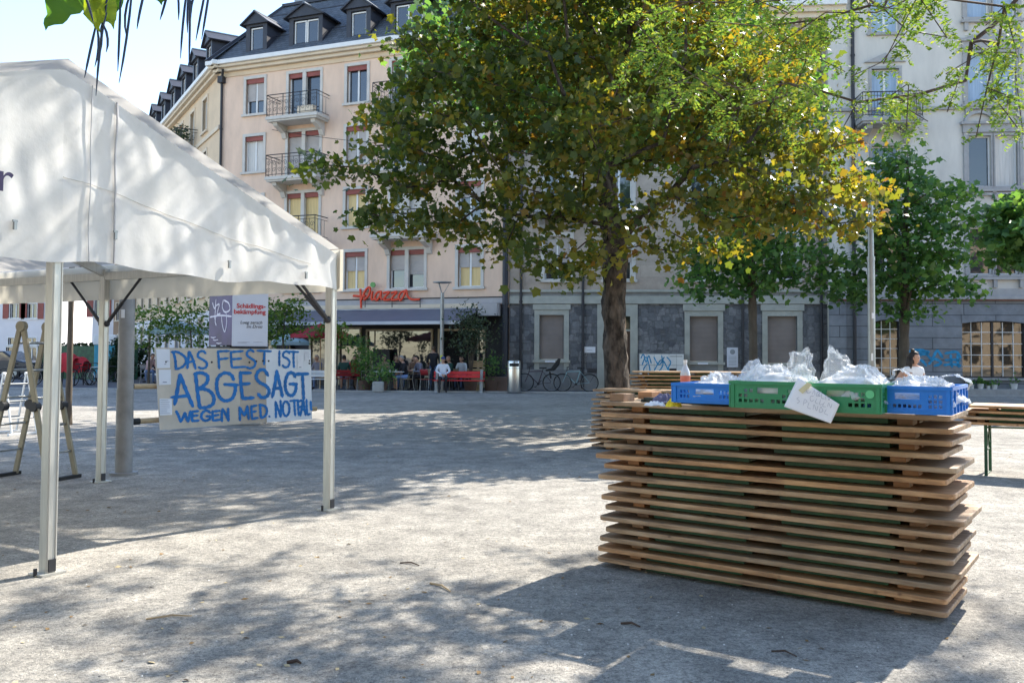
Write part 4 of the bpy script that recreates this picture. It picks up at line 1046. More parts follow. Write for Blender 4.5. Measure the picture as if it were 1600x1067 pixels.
# the flipped leg frame and blocks on top belong to the top table lying upside down
t = thing('upturned_frame', 'dark folded steel legs with wooden blocks lying on the near stack under the crates', 'table frame', ST(0, 0, 0), AZ1)
b = MB()
for y in (-.22, .22): b.bx(-.80, .95, y - .03, y + .03, 0, .031)
for x in (-.8, -.05, .05, .95): b.bx(x - .02, x + .02, -.25, .25, .0, .018)
b.build('steel_legs', M['black_green'], t)
for x in (-.98, .98):
    for y in (-.22, .2): b = MB(); b.box((x, y, .0265), (.11, .16, .052)); b.build('wooden_block', M['wood_block'], t, bevel=.003)
def crate(label, loc, rotz, W, D, H, m, cell, group='crates on the table stack'):
    t = thing('plastic_crate', label, 'crate', loc, rotz, group)
    th = .012
    def wall(name, Lx, place, handle):
        holes = []
        bw, bh = cell
        nx = int((Lx - .07) / bw); x0 = -nx * bw / 2
        zlo, zhi = .028, H - .038
        nz = max(2, int((zhi - zlo) / bh)); zs_ = [zlo + (zhi - zlo) * k / nz for k in range(nz + 1)]
        for k in range(nz):
            for j in range(nx):
                a, c = x0 + j * bw + bw * .17, x0 + (j + 1) * bw - bw * .17; lo, hi = zs_[k] + .004, zs_[k + 1] - .004
                if m == 'crate_green' and random.random() < .12: continue
                if handle and abs((a + c) / 2) < .066 and zs_[k + 1] > H - .075: continue
                if m == 'crate_blue' and (abs(abs((a + c) / 2) - .075) < .012): continue
                holes.append((a, c, lo, hi))
        if handle: holes.append((-.058, .058, H - .066, H - .034))
        xs = sorted({-Lx / 2, Lx / 2, *[h[0] for h in holes], *[h[1] for h in holes]}); zz = sorted({0, H, *[h[2] for h in holes], *[h[3] for h in holes]})
        b = MB()
        for i in range(len(xs) - 1):
            for k in range(len(zz) - 1):
                cx, cz = (xs[i] + xs[i + 1]) / 2, (zz[k] + zz[k + 1]) / 2
                if any(h[0] < cx < h[1] and h[2] < cz < h[3] for h in holes): continue
                for w in (0, th): b.add([place(xs[i], w, zz[k]), place(xs[i + 1], w, zz[k]), place(xs[i + 1], w, zz[k + 1]), place(xs[i], w, zz[k + 1])], [(0, 1, 2, 3)])
        for a, c, lo, hi in holes:
            q = [(a, lo), (c, lo), (c, hi), (a, hi)]
            for (p, r), (p2_, r2_) in zip(q, q[1:] + q[:1]): b.add([place(p, 0, r), place(p2_, 0, r2_), place(p2_, th, r2_), place(p, th, r)], [(0, 1, 2, 3)])
        b.build(name, M[m], t)
    wall('wall', W, lambda x, w, z: (x, -D / 2 + w, z), True); wall('wall', W, lambda x, w, z: (x, D / 2 - w, z), True)
    wall('wall', D - .002, lambda x, w, z: (W / 2 - w, x, z), False); wall('wall', D - .002, lambda x, w, z: (-W / 2 + w, x, z), False)
    b = MB(); b.bx(-W / 2 + .01, W / 2 - .01, -D / 2 + .01, D / 2 - .01, .004, .012); b.build('floor', M[m], t)
    b = MB(); o_ = .009
    for x0, x1, y0, y1 in ((-W / 2 - o_, W / 2 + o_, -D / 2 - o_, -D / 2 + .006), (-W / 2 - o_, W / 2 + o_, D / 2 - .006, D / 2 + o_), (-W / 2 - o_, -W / 2 + .006, -D / 2 + .007, D / 2 - .007), (W / 2 - .006, W / 2 + o_, -D / 2 + .007, D / 2 - .007)): b.bx(x0, x1, y0, y1, H - .018, H)
    n = 5
    for k in range(n + 1):
        y = -D / 2 + D * k / n
        for sx_ in (-1, 1): b.bx(sx_ * (W / 2 + .0005), sx_ * (W / 2 + .008), y - .005, y + .005, .004, H - .02)
    for k in (-1, 1):
        for sy in (-1, 1): b.bx(k * (W / 2 - .012) - .01, k * (W / 2 - .012) + .01, sy * (D / 2 + .0005), sy * (D / 2 + .007), .004, H - .02)
    b.bx(-W / 2 - .004, W / 2 + .004, -D / 2 - .004, -D / 2 - .0005, .012, .022); b.build('rim', M[m], t)
    if m == 'crate_green':
        b = MB(); b.tube([(W / 2 - .05, -D / 2 - .004, H - .05), (W / 2 - .05, -D / 2 + .001, H - .05)], .021, 16); b.build('round_badge', mat('pale_green_badge', (.12, .5, .22), .4), t)
    return t
zc = .032
def onst(px, py, zz):                                # where the sight line of a crate's front corner meets its height
    return G(px, py, TOPZ + zz)
def crate_at(label, px0, px1, py, W, D, H, m, cell):
    a = onst(px0, py, zc); b = onst(px1, py + (px1 - px0) * .10, zc); c = (a + b) / 2; az_ = AZ1 + rad(2)
    n_ = Vector((-math.sin(az_), math.cos(az_), 0)); c = c + n_ * D / 2; c.z = TOPZ + zc
    return crate(label, c, az_, W, D, H, m, cell), c
c1, q1 = crate_at('lower blue plastic crate standing beside the pink drink bottle on the table stack', 1056, 1150, 626, .40, .58, .120, 'crate_blue', (.0225, .022))
c2, q2 = crate_at('green plastic crate heaped with white bundles, between the small blue crate and the paper note', 1153, 1250, 634, .41, .58, .148, 'crate_green', (.030, .0205))
c3, q3 = crate_at('green plastic crate with a round badge, standing beside the white paper note', 1262, 1362, 640, .41, .58, .148, 'crate_green', (.030, .0205))
c4, q4 = crate_at('big blue plastic crate topped by a white bag with looped handles', 1370, 1470, 642, .40, .58, .140, 'crate_blue', (.0235, .0215))
for z_ in (c1, c2, c3, c4): pass
def bag(label, c, rotz, fn, nu=120, nv=56, film=.35, name='plastic_bag'):
    t = thing(name, label, 'plastic bag', c, rotz, 'plastic bags in the crates'); b = MB(); b.grid(fn, nu, nv)
    o = b.build('film', M['bag'], t, smooth=180); a = o.data.attributes.new('tint', 'FLOAT', 'FACE'); v = o.data.vertices; zs_ = [sum(v[i].co.z for i in p.vertices) / len(p.vertices) for p in o.data.polygons]
    a.data.foreach_set('value', [film[0] if z < film[2] else film[1] for z in zs_] if isinstance(film, tuple) else [film] * len(zs_)); return t
def crinkle(a, v, s): return 1 + .06 * math.sin(5 * a + 5 * v + s) + .04 * math.sin(11 * a - 7 * v + 2 * s) + .02 * math.sin(23 * a + 5 * v + s) * math.sin(17 * v) 
def mound(rx, ry, h, s, dx=0, dy=0, peak=0, pw=.25, z0=-.10, pk=(0, 0), flat=2.2):
    def fn(u, v):
        a = 2 * PI * u; r = math.sin(v * PI / 2) if v < 1 else 1
        k = crinkle(a, v, s); q = (1 - abs(r) ** flat)
        bump = .022 * math.sin(3 * a + s) * r + .010 * math.sin(17 * a + 3 * s) * r * (1.2 - r) + .018 * math.sin(11 * a * r + 7 * r + s) * r * (1 - r)
        x = rx * r * k * math.copysign(abs(math.cos(a)) ** .75, math.cos(a)); y = ry * r * k * math.copysign(abs(math.sin(a)) ** .75, math.sin(a))
        dd = ((x - pk[0]) / pw) ** 2 + ((y - pk[1]) / pw) ** 2
        z = z0 + (h - z0) * q * (1 + .12 * (k - 1) / .1 * r) + bump + peak * math.exp(-dd * 1.6) * (1 + .5 * (k - 1))
        n1 = 1 - abs(noise.noise(Vector((x * 16 + s, y * 16, z * 16)))) * 2; n2 = noise.noise(Vector((x * 34, y * 34 + s, z * 34)))
        g = (.014 + .10 * max(0, z) * (1 if flat > 3 else .3)) * (n1 - .5) + .007 * n2
        return (x + dx + g * math.cos(a) * (1 if r > .15 else 0), y + dy + g * math.sin(a) * (1 if r > .15 else 0), z + g * .9)
    return fn
def bundle(label, c, rotz, rx, ry, h, s, z0=.02):
    t = thing('white_bundle', label, 'bundle', c, rotz, 'bundles inside the crates'); b = MB()
    b.sphere((0, 0, (h + z0) / 2), (rx, ry, (h - z0) / 2), 28, 16, fn=lambda d, q: Vector((math.copysign(abs(d.x) ** .6, d.x) * rx, math.copysign(abs(d.y) ** .6, d.y) * ry, q.z)) * (1 + .05 * math.sin(9 * d.x + s) + .05 * math.sin(11 * d.y + 6 * d.z + s) + .03 * math.sin(25 * d.x - 13 * d.z)))
    b.build('wrapping', M['bread'], t, smooth=180)
def rel(c, dx, dy, dz): r = Matrix.Rotation(AZ1 + rad(2), 3, 'Z') @ Vector((dx, dy, dz)); return c + r
az_ = AZ1 + rad(2)
bundle('white bundle packed in the small blue crate', q1, az_, .17, .25, .125, 1)
bag('low clear plastic bag bulging from the small blue crate', rel(q1, .0, -.02, .118), az_, mound(.185, .27, .060, 1.0), film=.22)
bundle('white bundle filling the green crate under the tall crumpled bag', q2, az_, .18, .25, .185, 2)
bag('clear plastic bag with bulky white contents in the green crate nearest the small blue one', rel(q2, -.05, -.02, .150), az_, mound(.20, .25, .085, 2.2, -.02, 0), film=.20)
bag('crumpled transparent bag end standing up behind the white bundle in the green crate', rel(q2, .075, .04, .15), az_, mound(.085, .06, .155, 3.1, .01, 0, .035, .035, -.06, (.055, 0), 3.6), film=.02)
bag('small twisted clear bag corner poking up beside the low bag', rel(q1, .17, .10, .125), az_, mound(.10, .10, .115, 4.1, 0, 0, .02, .05, -.06, (.02, 0)), film=.2)
bundle('white bundle filling the green crate behind the paper note', q3, az_, .18, .25, .18, 3)
bag('clear plastic bag draped over the green crate with the round badge', rel(q3, .03, -.02, .150), az_, mound(.20, .26, .085, 5.2, .01, 0), film=.20)
bag('tall pointed transparent bag rising from the green crate with the round badge', rel(q3, -.055, .0, .15), az_, mound(.085, .06, .150, 6.4, -.02, 0, .03, .045, -.06, (-.035, 0), 3.2), film=.02)
bag('small clear bag tuft beside the paper note', rel(q3, -.24, -.10, .14), az_, mound(.07, .07, .10, 7.4, 0, 0, 0, .1, -.04), film=.1)
bundle('white bundle packed in the big blue crate', q4, az_, .17, .25, .150, 4)
bw = bag('white carrier bag spread over the big blue crate', rel(q4, .02, -.01, .142), az_, mound(.22, .27, .042, 8.1, .0, 0, .0), film=.34)
lp = MB()
def loopf(c, rx, rz, tilt, w):
    def fn(u, v):
        a = -.35 + u * (PI + .7); x = c[0] + rx * math.cos(a); z = c[2] + rz * math.sin(a); return (x + .01 * math.sin(5 * a), c[1] + tilt * math.sin(a) + w * (v - .5), z + .006 * math.sin(9 * a + 3 * v))
    return fn
lp.grid(loopf((-.09, -.08, .035), .04, .045, .03, .07), 24, 6); lp.grid(loopf((.17, -.06, .0), .07, .055, -.06, .13), 24, 8)
o = lp.build('looped_handle', M['bag'], bw, smooth=180); a = o.data.attributes.new('tint', 'FLOAT', 'FACE'); a.data.foreach_set('value', [.35] * len(o.data.polygons))
# the paper note taped to the green crate
_f2, _f3 = rel(q2, .20, -.29, .18), rel(q3, -.2, -.29, .18); _nn = Vector((math.sin(az_), -math.cos(az_), 0)); fA = _f2 + _nn * (max(0, (_f3 - _f2).dot(_nn)) + .030)
def note_pt(X, Y, off=0):                            # 0..1 grid from the note's painter's frame (zoom grid 1600 x 467)
    p = P(1040 + X * .3, 540 + Y * .3, nd); return p + nn_ * off
nn_ = Vector((math.sin(az_), -math.cos(az_), .05)).normalized(); nd = fA.y
nq = [(690, 165), (905, 305), (860, 405), (618, 317)]
def on_note(X, Y, off=0.0):
    v = ray(1040 + X * .3, 540 + Y * .3); o0 = Vector((0, 0, CH)); tt_ = (fA - o0).dot(nn_) / v.dot(nn_); return o0 + v * tt_ + nn_ * off
ft = fA.copy(); t = thing('paper_note', 'tilted white paper note with faint pencilled words taped between the green crates', 'note', ft)
b = MB(); b.grid(lambda u, v: on_note(*[(nq[0][c] * (1 - u) + nq[1][c] * u) * (1 - v) + (nq[3][c] * (1 - u) + nq[2][c] * u) * v for c in (0, 1)], .010 * math.sin(PI * u) * v + .006 * math.sin(4 * u + 2 * v)) - ft, 14, 14)
pn_ = b.build('sheet', M['paper'], t, smooth=180); so2 = pn_.modifiers.new('thickness', 'SOLIDIFY'); so2.thickness = .0006
b = MB()
words = [[(752, 220), (738, 228), (745, 248), (762, 240)], [(768, 252), (780, 232), (782, 258)], [(790, 262), (796, 240), (808, 248), (798, 256), (810, 262), (790, 264)], [(818, 250), (816, 272), (832, 276)], [(838, 282), (842, 258), (856, 284), (860, 262)],
         [(775, 262), (758, 266), (762, 290), (778, 282)], [(792, 276), (784, 296), (800, 302)], [(812, 282), (806, 306), (822, 304)], [(832, 294), (822, 314), (838, 318)], [(848, 318), (854, 298), (864, 324), (870, 304)],
         [(700, 268), (688, 276), (702, 290), (690, 300)], [(722, 310), (728, 280), (742, 292), (726, 298)], [(752, 296), (744, 322), (762, 328)], [(772, 332), (778, 306), (790, 338), (798, 314)], [(812, 318), (804, 346), (824, 340), (814, 318)], [(842, 330), (832, 352), (850, 360)]]
for w_ in words: ribbon(b, smooth(w_, 4), 2.4, .016, lambda X, Y, o_: on_note(X, Y, o_) - ft)
b.build('pencil_words', M['print_grey'], pn_)
b = MB(); b.add([on_note(*p, .0175) - ft for p in ((745, 190), (768, 204), (718, 250), (696, 232))], [(0, 1, 2, 3)]); b.build('yellow_tape', mat('yellowed_tape', (.62, .56, .33), .5), pn_)
# bottle, cloths, block
pb_ = onst(1060, 622, .0); pb_ = pb_ + uy * .12; pb_.z = TOPZ
t = thing('drink_bottle', 'clear plastic bottle half full of pink drink beside the small blue crate', 'bottle', pb_)
b = MB(); b.lathe([(.034, 0), (.037, .012), (.037, .10), (.034, .115), (.037, .13), (.037, .175), (.030, .205), (.016, .235), (.0125, .245), (.0125, .262)], (0, 0, 0), 20); b.build('bottle_body', M['pet'], t, smooth=60)
b = MB(); b.lathe([(.0375, .004), (.0385, .02), (.0385, .10), (.0355, .115), (.0385, .13), (.0385, .165)], (0, 0, 0), 20); b.build('drink', M['pink_drink'], t, smooth=60)
b = MB(); b.lathe([(.0155, .262), (.0155, .282)], (0, 0, 0), 16); b.build('cap', M['white_paint'], t)
def crumple(name, label, px, py, r, h, m, s, cat='cloth'):
    p = onst(px, py, 0); t = thing(name, label, cat, p, AZ1); b = MB()
    b.grid(lambda u, v: (r[0] * v * math.cos(2 * PI * u) * crinkle(2 * PI * u, v, s) * 1.0, r[1] * v * math.sin(2 * PI * u) * crinkle(2 * PI * u, v, s + 1), max(.002, h * (1 - v ** 2.4) * (1 + .5 * math.sin(7 * u * 2 * PI + 5 * v + s) * v) + .008 * math.sin(19 * u + 11 * v))), 40, 12)
    b.build('folds', M[m], t, smooth=180); return t
crumple('crumpled_cloth', 'crumpled grey violet cloth lying beside the drink bottle', 1040, 630, (.10, .09), .055, 'violet_cloth', 1.3)
crumple('crumpled_cloth', 'bright yellow crumpled cloth in front of the drink bottle', 1053, 636, (.052, .045), .045, 'yellow_cloth', 2.1)
crumple('crumpled_paper', 'white crumpled paper lying on the stack before the grey violet cloth', 1024, 634, (.07, .05), .022, 'paper', 3.3, 'paper')
# ---------------------------------------------------------------- buildings
def wall_mesh(W, z0, z1, holes, depth=.22, y0=0.0, x0=0.0):
    """front sheet with openings and their reveals; local x along, -y outwards"""
    b = MB(); hs = [(max(a, x0), min(c, W), max(l, z0), min(h, z1)) for a, c, l, h in holes if h > z0 and l < z1 and c > x0 and a < W]
    xs = sorted({x0, W, *[h[0] for h in hs], *[h[1] for h in hs]}); zz = sorted({z0, z1, *[h[2] for h in hs], *[h[3] for h in hs]})
    for i in range(len(xs) - 1):
        for k in range(len(zz) - 1):
            cx, cz = (xs[i] + xs[i + 1]) / 2, (zz[k] + zz[k + 1]) / 2
            if any(h[0] < cx < h[1] and h[2] < cz < h[3] for h in hs): continue
            b.quad((xs[i], y0, zz[k]), (xs[i + 1], y0, zz[k]), (xs[i + 1], y0, zz[k + 1]), (xs[i], y0, zz[k + 1]))
    for a, c, l, h in hs:
        for p, q in (((a, l), (c, l)), ((c, l), (c, h)), ((c, h), (a, h)), ((a, h), (a, l))):
            b.quad((p[0], y0, p[1]), (q[0], y0, q[1]), (q[0], y0 + depth, q[1]), (p[0], y0 + depth, p[1]))
    return b
def shell(root, W, H, D, m, x0=0.0):
    b = MB(); b.quad((x0, .5, 0), (x0, D, 0), (x0, D, H), (x0, .5, H)); b.quad((W, .5, 0), (W, D, 0), (W, D, H), (W, .5, H)); b.quad((x0, D, 0), (W, D, 0), (W, D, H), (x0, D, H)); b.quad((x0, .5, H), (W, .5, H), (W, D, H), (x0, D, H))
    b.quad((x0, 0, 0), (x0, .5, 0), (x0, .5, H), (x0, 0, H)); b.quad((W, 0, 0), (W, .5, 0), (W, .5, H), (W, 0, H))
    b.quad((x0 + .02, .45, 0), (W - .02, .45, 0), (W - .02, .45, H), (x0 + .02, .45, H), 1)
    b.build('outer_wall', [m, M['dark']], root)
def window(root, x, z, w, h, trim='trim_white', pane='glass', blind=0.0, box=None, mull=1, y=0.0, frame='white_paint', curtain=None, sw=.13, sill=True, openl=False, blind_m='blind', bars=0, rec=.16, name='window', barm='white_paint'):
    """x = centre; the surround is the part, frame, pane and blind are its pieces"""
    a, c = x - w / 2, x + w / 2; s = MB()
    if sw:
        s.bx(a - sw, a, y - .04, y + .10, z, z + h); s.bx(c, c + sw, y - .04, y + .10, z, z + h); s.bx(a - sw, c + sw, y - .045, y + .10, z + h, z + h + sw)
        if sill: s.bx(a - sw - .06, c + sw + .06, y - .11, y + .12, z - .10, z)
    elif sill: s.bx(a - .06, c + .06, y - .10, y + .12, z - .08, z)
    if box: s.bx(a + .003, c - .003, y + .03, y + .12, z + h - .20, z + h - .003, m=1)
    o = s.build(name, [M[trim], M[box] if box else M[trim]], root)
    f = MB(); yy = y + rec; t_ = .055
    f.bx(a, a + t_, yy - .03, yy + .03, z, z + h); f.bx(c - t_, c, yy - .03, yy + .03, z, z + h); f.bx(a + t_, c - t_, yy - .03, yy + .03, z, z + t_); f.bx(a + t_, c - t_, yy - .03, yy + .03, z + h - t_, z + h)
    for k in range(1, mull + 1):
        xx = a + w * k / (mull + 1); f.bx(xx - .04, xx + .04, yy - .035, yy + .03, z + t_, z + h - t_)
    if bars:
        nx, nz = bars
        for k in range(1, nx):
            xx = a + w * k / nx; f.bx(xx - .012, xx + .012, yy - .02, yy + .015, z + t_, z + h - t_, m=1)
        for k in range(1, nz):
            zz = z + h * k / nz; f.bx(a + t_, c - t_, yy - .018, yy + .014, zz - .012, zz + .012, m=1)
    f.build('frame', [M[frame], M[barm]], o)
    p = MB(); p.bx(a + .02, c - .02, yy + .012, yy + .02, z + .02, z + h - .02); p.build('pane', M[pane], o)
    if curtain:
        cb_ = MB(); cb_.grid(lambda u, v: (a + .06 + (w - .12) * u, yy + .006 - .004 * math.sin(26 * u), z + .06 + (h - .12) * v), 24, 1); cb_.build('curtain', M[curtain], o, smooth=180)  # in the warm material this sheet is a painted reflection
    if blind:
        bs_ = blind if isinstance(blind, (list, tuple)) else [blind] * (mull + 1)
        bb = MB()
        for k, f_ in enumerate(bs_):
            if f_: x0_ = a + w * k / len(bs_) + (.02 if k == 0 else .05); x1_ = a + w * (k + 1) / len(bs_) - (.02 if k == len(bs_) - 1 else .05); bb.bx(x0_, x1_, yy - .055, yy - .04, z + h * (1 - f_), z + h - .01)
        bb.build('blind', M[blind_m], o)
    return o
def scroll_railing(root, x, z, w, dpt, y=0.0, m='iron', bars=False, name='balcony', slab='trim_white', corbel=True, H=.95):
    s = MB(); s.bx(x - w / 2, x + w / 2, y - dpt, y - .002, z - .14, z); s.bx(x - w / 2 + .06, x + w / 2 - .06, y - dpt + .06, y - .002, z - .22, z - .14)
    if corbel:
        for q in (-1, 1):
            cx = x + q * (w / 2 - .35); s.prism([(0, 0), (-dpt * .8, 0), (-dpt * .75, -.14), (-.22, -.34), (-.1, -.55), (0, -.6)], .22, lambda u, v, t_: (cx - .11 + t_, y + u, z - .22 + v))
    o = s.build(name, M[slab], root)
    r = MB(); X0, X1, Y = x - w / 2 + .04, x + w / 2 - .04, y - dpt + .04
    for zz, rr_ in ((z + H, .022), (z + .08, .014), (z + H - .14, .012)):
        r.tube([(X0, y, zz), (X0, Y, zz), (X1, Y, zz), (X1, y, zz)], rr_, 5)
    for xx in (X0, X1, x - w / 6, x + w / 6): r.bar((xx, Y, z), (xx, Y, z + H), .025)
    def spir(cx, cz, rad_, sg, axis):
        pts = []
        for k in range(15):
            a = k * .62; q = rad_ * (1 - k / 17); dxx = sg * q * math.cos(a); pts.append((cx + dxx, Y, cz + q * math.sin(a)) if axis == 'x' else (X0 if cx < 0 else X1, cx * 0 + axis[0] + dxx, cz + q * math.sin(a)))
        return pts
    if bars:
        n = int(w / .11)
        for k in range(n + 1): xx = X0 + (X1 - X0) * k / n; r.bar((xx, Y, z + .08), (xx, Y, z + H), .012)
        for k in range(1, int(dpt / .12)):
            for xx in (X0, X1): r.bar((xx, y - .12 * k, z + .08), (xx, y - .12 * k, z + H), .012)
    else:
        n = max(4, int(w / .27))
        for k in range(n):
            cx = X0 + (X1 - X0) * (k + .5) / n
            r.tube(spir(cx, z + .28, .11, 1 if k % 2 else -1, 'x'), .010, 4); r.tube(spir(cx, z + .58, .12, -1 if k % 2 else 1, 'x'), .010, 4)
            r.bar((cx - .5 * (X1 - X0) / n, Y, z + .08), (cx - .5 * (X1 - X0) / n, Y, z + H - .14), .012)
        for q in range(1, 4):
            for xx in (X0, X1): r.bar((xx, y - dpt * q / 4, z + .08), (xx, y - dpt * q / 4, z + H - .14), .012)
    r.build('railing', M[m], o); return o
def dormer(root, x, w, z=14.98, y=-.12, h=1.38, dbl=False, D=2.6, m='dormer'):
    d = MB(); a, c = x - w / 2, x + w / 2
    t_ = .22
    d.bx(a, a + t_, y, y + D, z, z + h); d.bx(c - t_, c, y, y + D, z, z + h); d.bx(a + t_, c - t_, y, y + D, z, z + .12); d.bx(a + t_, c - t_, y, y + .3, z + h - .1, z + h)
    d.bx(a + t_, c - t_, y + .25, y + .3, z + .12, z + h - .1)
    ap = .52
    d.prism([(a - .15, z + h), (c + .15, z + h), (x, z + h + ap)], D + .2, lambda u, v, t2: (u, y - .12 + t2, v))
    for sg in (-1, 1):
        e = x + sg * (w / 2 + .2); d.bar((e, y + D / 2 - .1, z + h - .04), (x, y + D / 2 - .1, z + h + ap + .02), .06, D + .24, up=(0, 1, 0))
    o = d.build('dormer', M[m], root)
    if dbl:
        for q in (-1, 1): window(o, x + q * (w / 2 - t_) / 2, z + .16, (w - 2 * t_) / 2 - .04, h - .30, sw=0, sill=False, mull=0, y=y, rec=.12, name='dormer_window', trim=m)
    else: window(o, x, z + .16, w - 2 * t_ - .02, h - .30, sw=0, sill=False, mull=0, y=y, rec=.12, name='dormer_window', trim=m)
    zc_ = MB(); zc_.bar((x, y - .2, z + h + ap + .05), (x, y + D, z + h + ap + .05), .14, .05); zc_.build('flashing', M['zinc'], o)
    return o
def downpipe(root, x, z0, z1, y=-.10, m='iron', r=.055, hopper=False):
    b = MB(); b.tube([(x, y, z0), (x, y, z1)], r, 8)
    for k in range(int((z1 - z0) / 2.4)): b.tube([(x, y, z0 + 1 + 2.4 * k), (x, y, z0 + 1.06 + 2.4 * k)], r * 1.3, 8)
    if hopper: b.box((x, y - .02, z1), (.28, .26, .3)); b.tube([(x, y, z1), (x + .25, y - .25, z1 + .4)], .06, 8)
    return b.build('downpipe', M[m], root, smooth=50)

# ---- pink corner block with the cafe
PA, PB = Vector((-.12, 35.5, 0)), Vector((-13.6, 40.75, 0)); PW = (PA - PB).length; PAZ = math.atan2(PA.y - PB.y, PA.x - PB.x)
pink = thing('apartment_building', 'pink stucco corner apartment block with wrought iron balconies and a dark slate mansard roof', 'building', PB, PAZ)
U = lambda u: PW - u
HEAD = [5.78, 8.5, 11.25, 13.9]
cols = [(12.5, 1.0, 0), (9.85, 1.66, 1), (7.15, 1.0, 0), (4.63, 1.62, 1), (1.75, 1.02, 0)]
holes = []; wins = []
for r, hd in enumerate(HEAD):
    for ci, (u, w, dbl) in enumerate(cols):
        door_ = dbl and r > 0; h = 2.12 if door_ else 1.62; x = U(u); holes.append((x - w / 2, x + w / 2, hd - h, hd)); wins.append((r, ci, x, hd - h, w, h, dbl, door_))
holes.append((PW - 10.4, PW - .45, -.01, 3.28)); gx = [(.9, 1.0), (2.7, 1.0)]
for x, w in gx: holes.append((x - w / 2, x + w / 2, .9, 2.7))
wall_mesh(PW, 3.3, 14.45, holes).build('wall', M['pink'], pink); wall_mesh(PW, 0, 3.3, holes, .6).build('ground_floor_wall', M['storefront'], pink)
shell(pink, PW, 14.45, 9, M['pink'])
st_ = {(3, 0): dict(blind=.62), (3, 1): dict(pane='glass'), (3, 2): dict(), (2, 0): dict(curtain='curtain'), (2, 1): dict(blind=.9), (2, 2): dict(blind=.9), (1, 1): dict(curtain='reflection_warm'), (1, 2): dict(curtain='reflection_warm'), (1, 0): dict(blind=.5), (0, 2): dict(blind=.5, curtain='reflection_warm'), (0, 3): dict(blind=[.52, .64]), (0, 4): dict(blind=.5, curtain='reflection_warm'), (1, 3): dict(curtain='curtain'), (2, 3): dict(blind=.3), (3, 3): dict(), (3, 4): dict(blind=.2), (2, 4): dict(curtain='curtain'), (1, 4): dict(blind=.4), (0, 0): dict(blind=.4), (0, 1): dict(blind=.4)}
for r, ci, x, z, w, h, dbl, door_ in wins:
    o = window(pink, x, z, w, h, box='shutter_red', mull=1, sill=not door_, **st_[(r, ci)])
    if dbl:
        s = MB(); s.bx(x - .09, x + .09, -.04, .12, z, z + h); s.build('mullion', M['trim_white'], o)
for ci in (1, 3):
    for r in (1, 2, 3):
        b = scroll_railing(pink, U(cols[ci][0]) + (0 if ci == 1 else .1), HEAD[r] - 2.13, 2.65, 1.0)
        if ci == 1 and r == 3:
            q = MB(); q.bx(U(9.85) + .3, U(9.85) + 1.1, -.96, -.7, HEAD[r] - 2.1, HEAD[r] - 1.8); q.build('flower_box', M['cream'], b)
b = MB(); b.bx(-.3, PW + .02, -.22, 0, 14.35, 14.5); b.bx(-.42, PW + .02, -.38, 0, 14.5, 14.62); b.bx(-.5, PW + .02, -.5, .1, 14.62, 14.82, m=1); b.bx(-.05, PW, -.05, 0, 14.12, 14.35, m=2); b.build('cornice', [M['cream'], M['white_paint'], M['yellow']], pink, bevel=.02)
b = MB(); zt_ = 18.5; dI = 3.2; hx = .338 * dI
b.add([(-.5, -.42, 14.83), (PW + .02, -.42, 14.83), (PW + .02, dI, zt_), (hx, dI, zt_)], [(0, 1, 2, 3)]); b.add([(hx, dI, zt_), (PW + .02, dI, zt_), (PW + .02, 9, zt_ + .2), (hx + .5, 9, zt_ + .2)], [(0, 1, 2, 3)]); b.add([(PW + .02, -.42, 14.83), (PW + .02, 9, 14.83), (PW + .02, 9, zt_), (PW + .02, dI, zt_)], [(0, 1, 2, 3)])
rf = b.build('roof', M['slate'], pink)
b = MB(); b.bar((-.5, -.42, 14.86), (hx, dI, zt_ + .03), .22, .12); b.bar((hx, dI, zt_ + .06), (PW, dI, zt_ + .06), .2, .14)
for k in range(2): b.bar((.5, .55 + 1.5 * k, 15.95 + 1.65 * k), (PW, .55 + 1.5 * k, 15.95 + 1.65 * k), .03, .03)
b.build('ridge_flashing', M['dormer'], rf)
for u, w, dbl in ((12.4, 1.15, 0), (9.75, 1.75, 1), (7.05, 1.2, 0), (4.6, 1.75, 1), (1.9, 1.2, 0)): dormer(pink, U(u), w, dbl=bool(dbl), D=2.4 if not dbl else 2.6)
b = MB(); b.bx(hx + .3, hx + 3.2, dI + .5, dI + 2, zt_, zt_ + .9); b.build('roof_rail', M['zinc'], rf)
downpipe(pink, .16, 3.5, 14.0, -.1, 'iron', .06, True); downpipe(pink, PW - .12, 0, 14.4, -.14, 'dormer', .12)
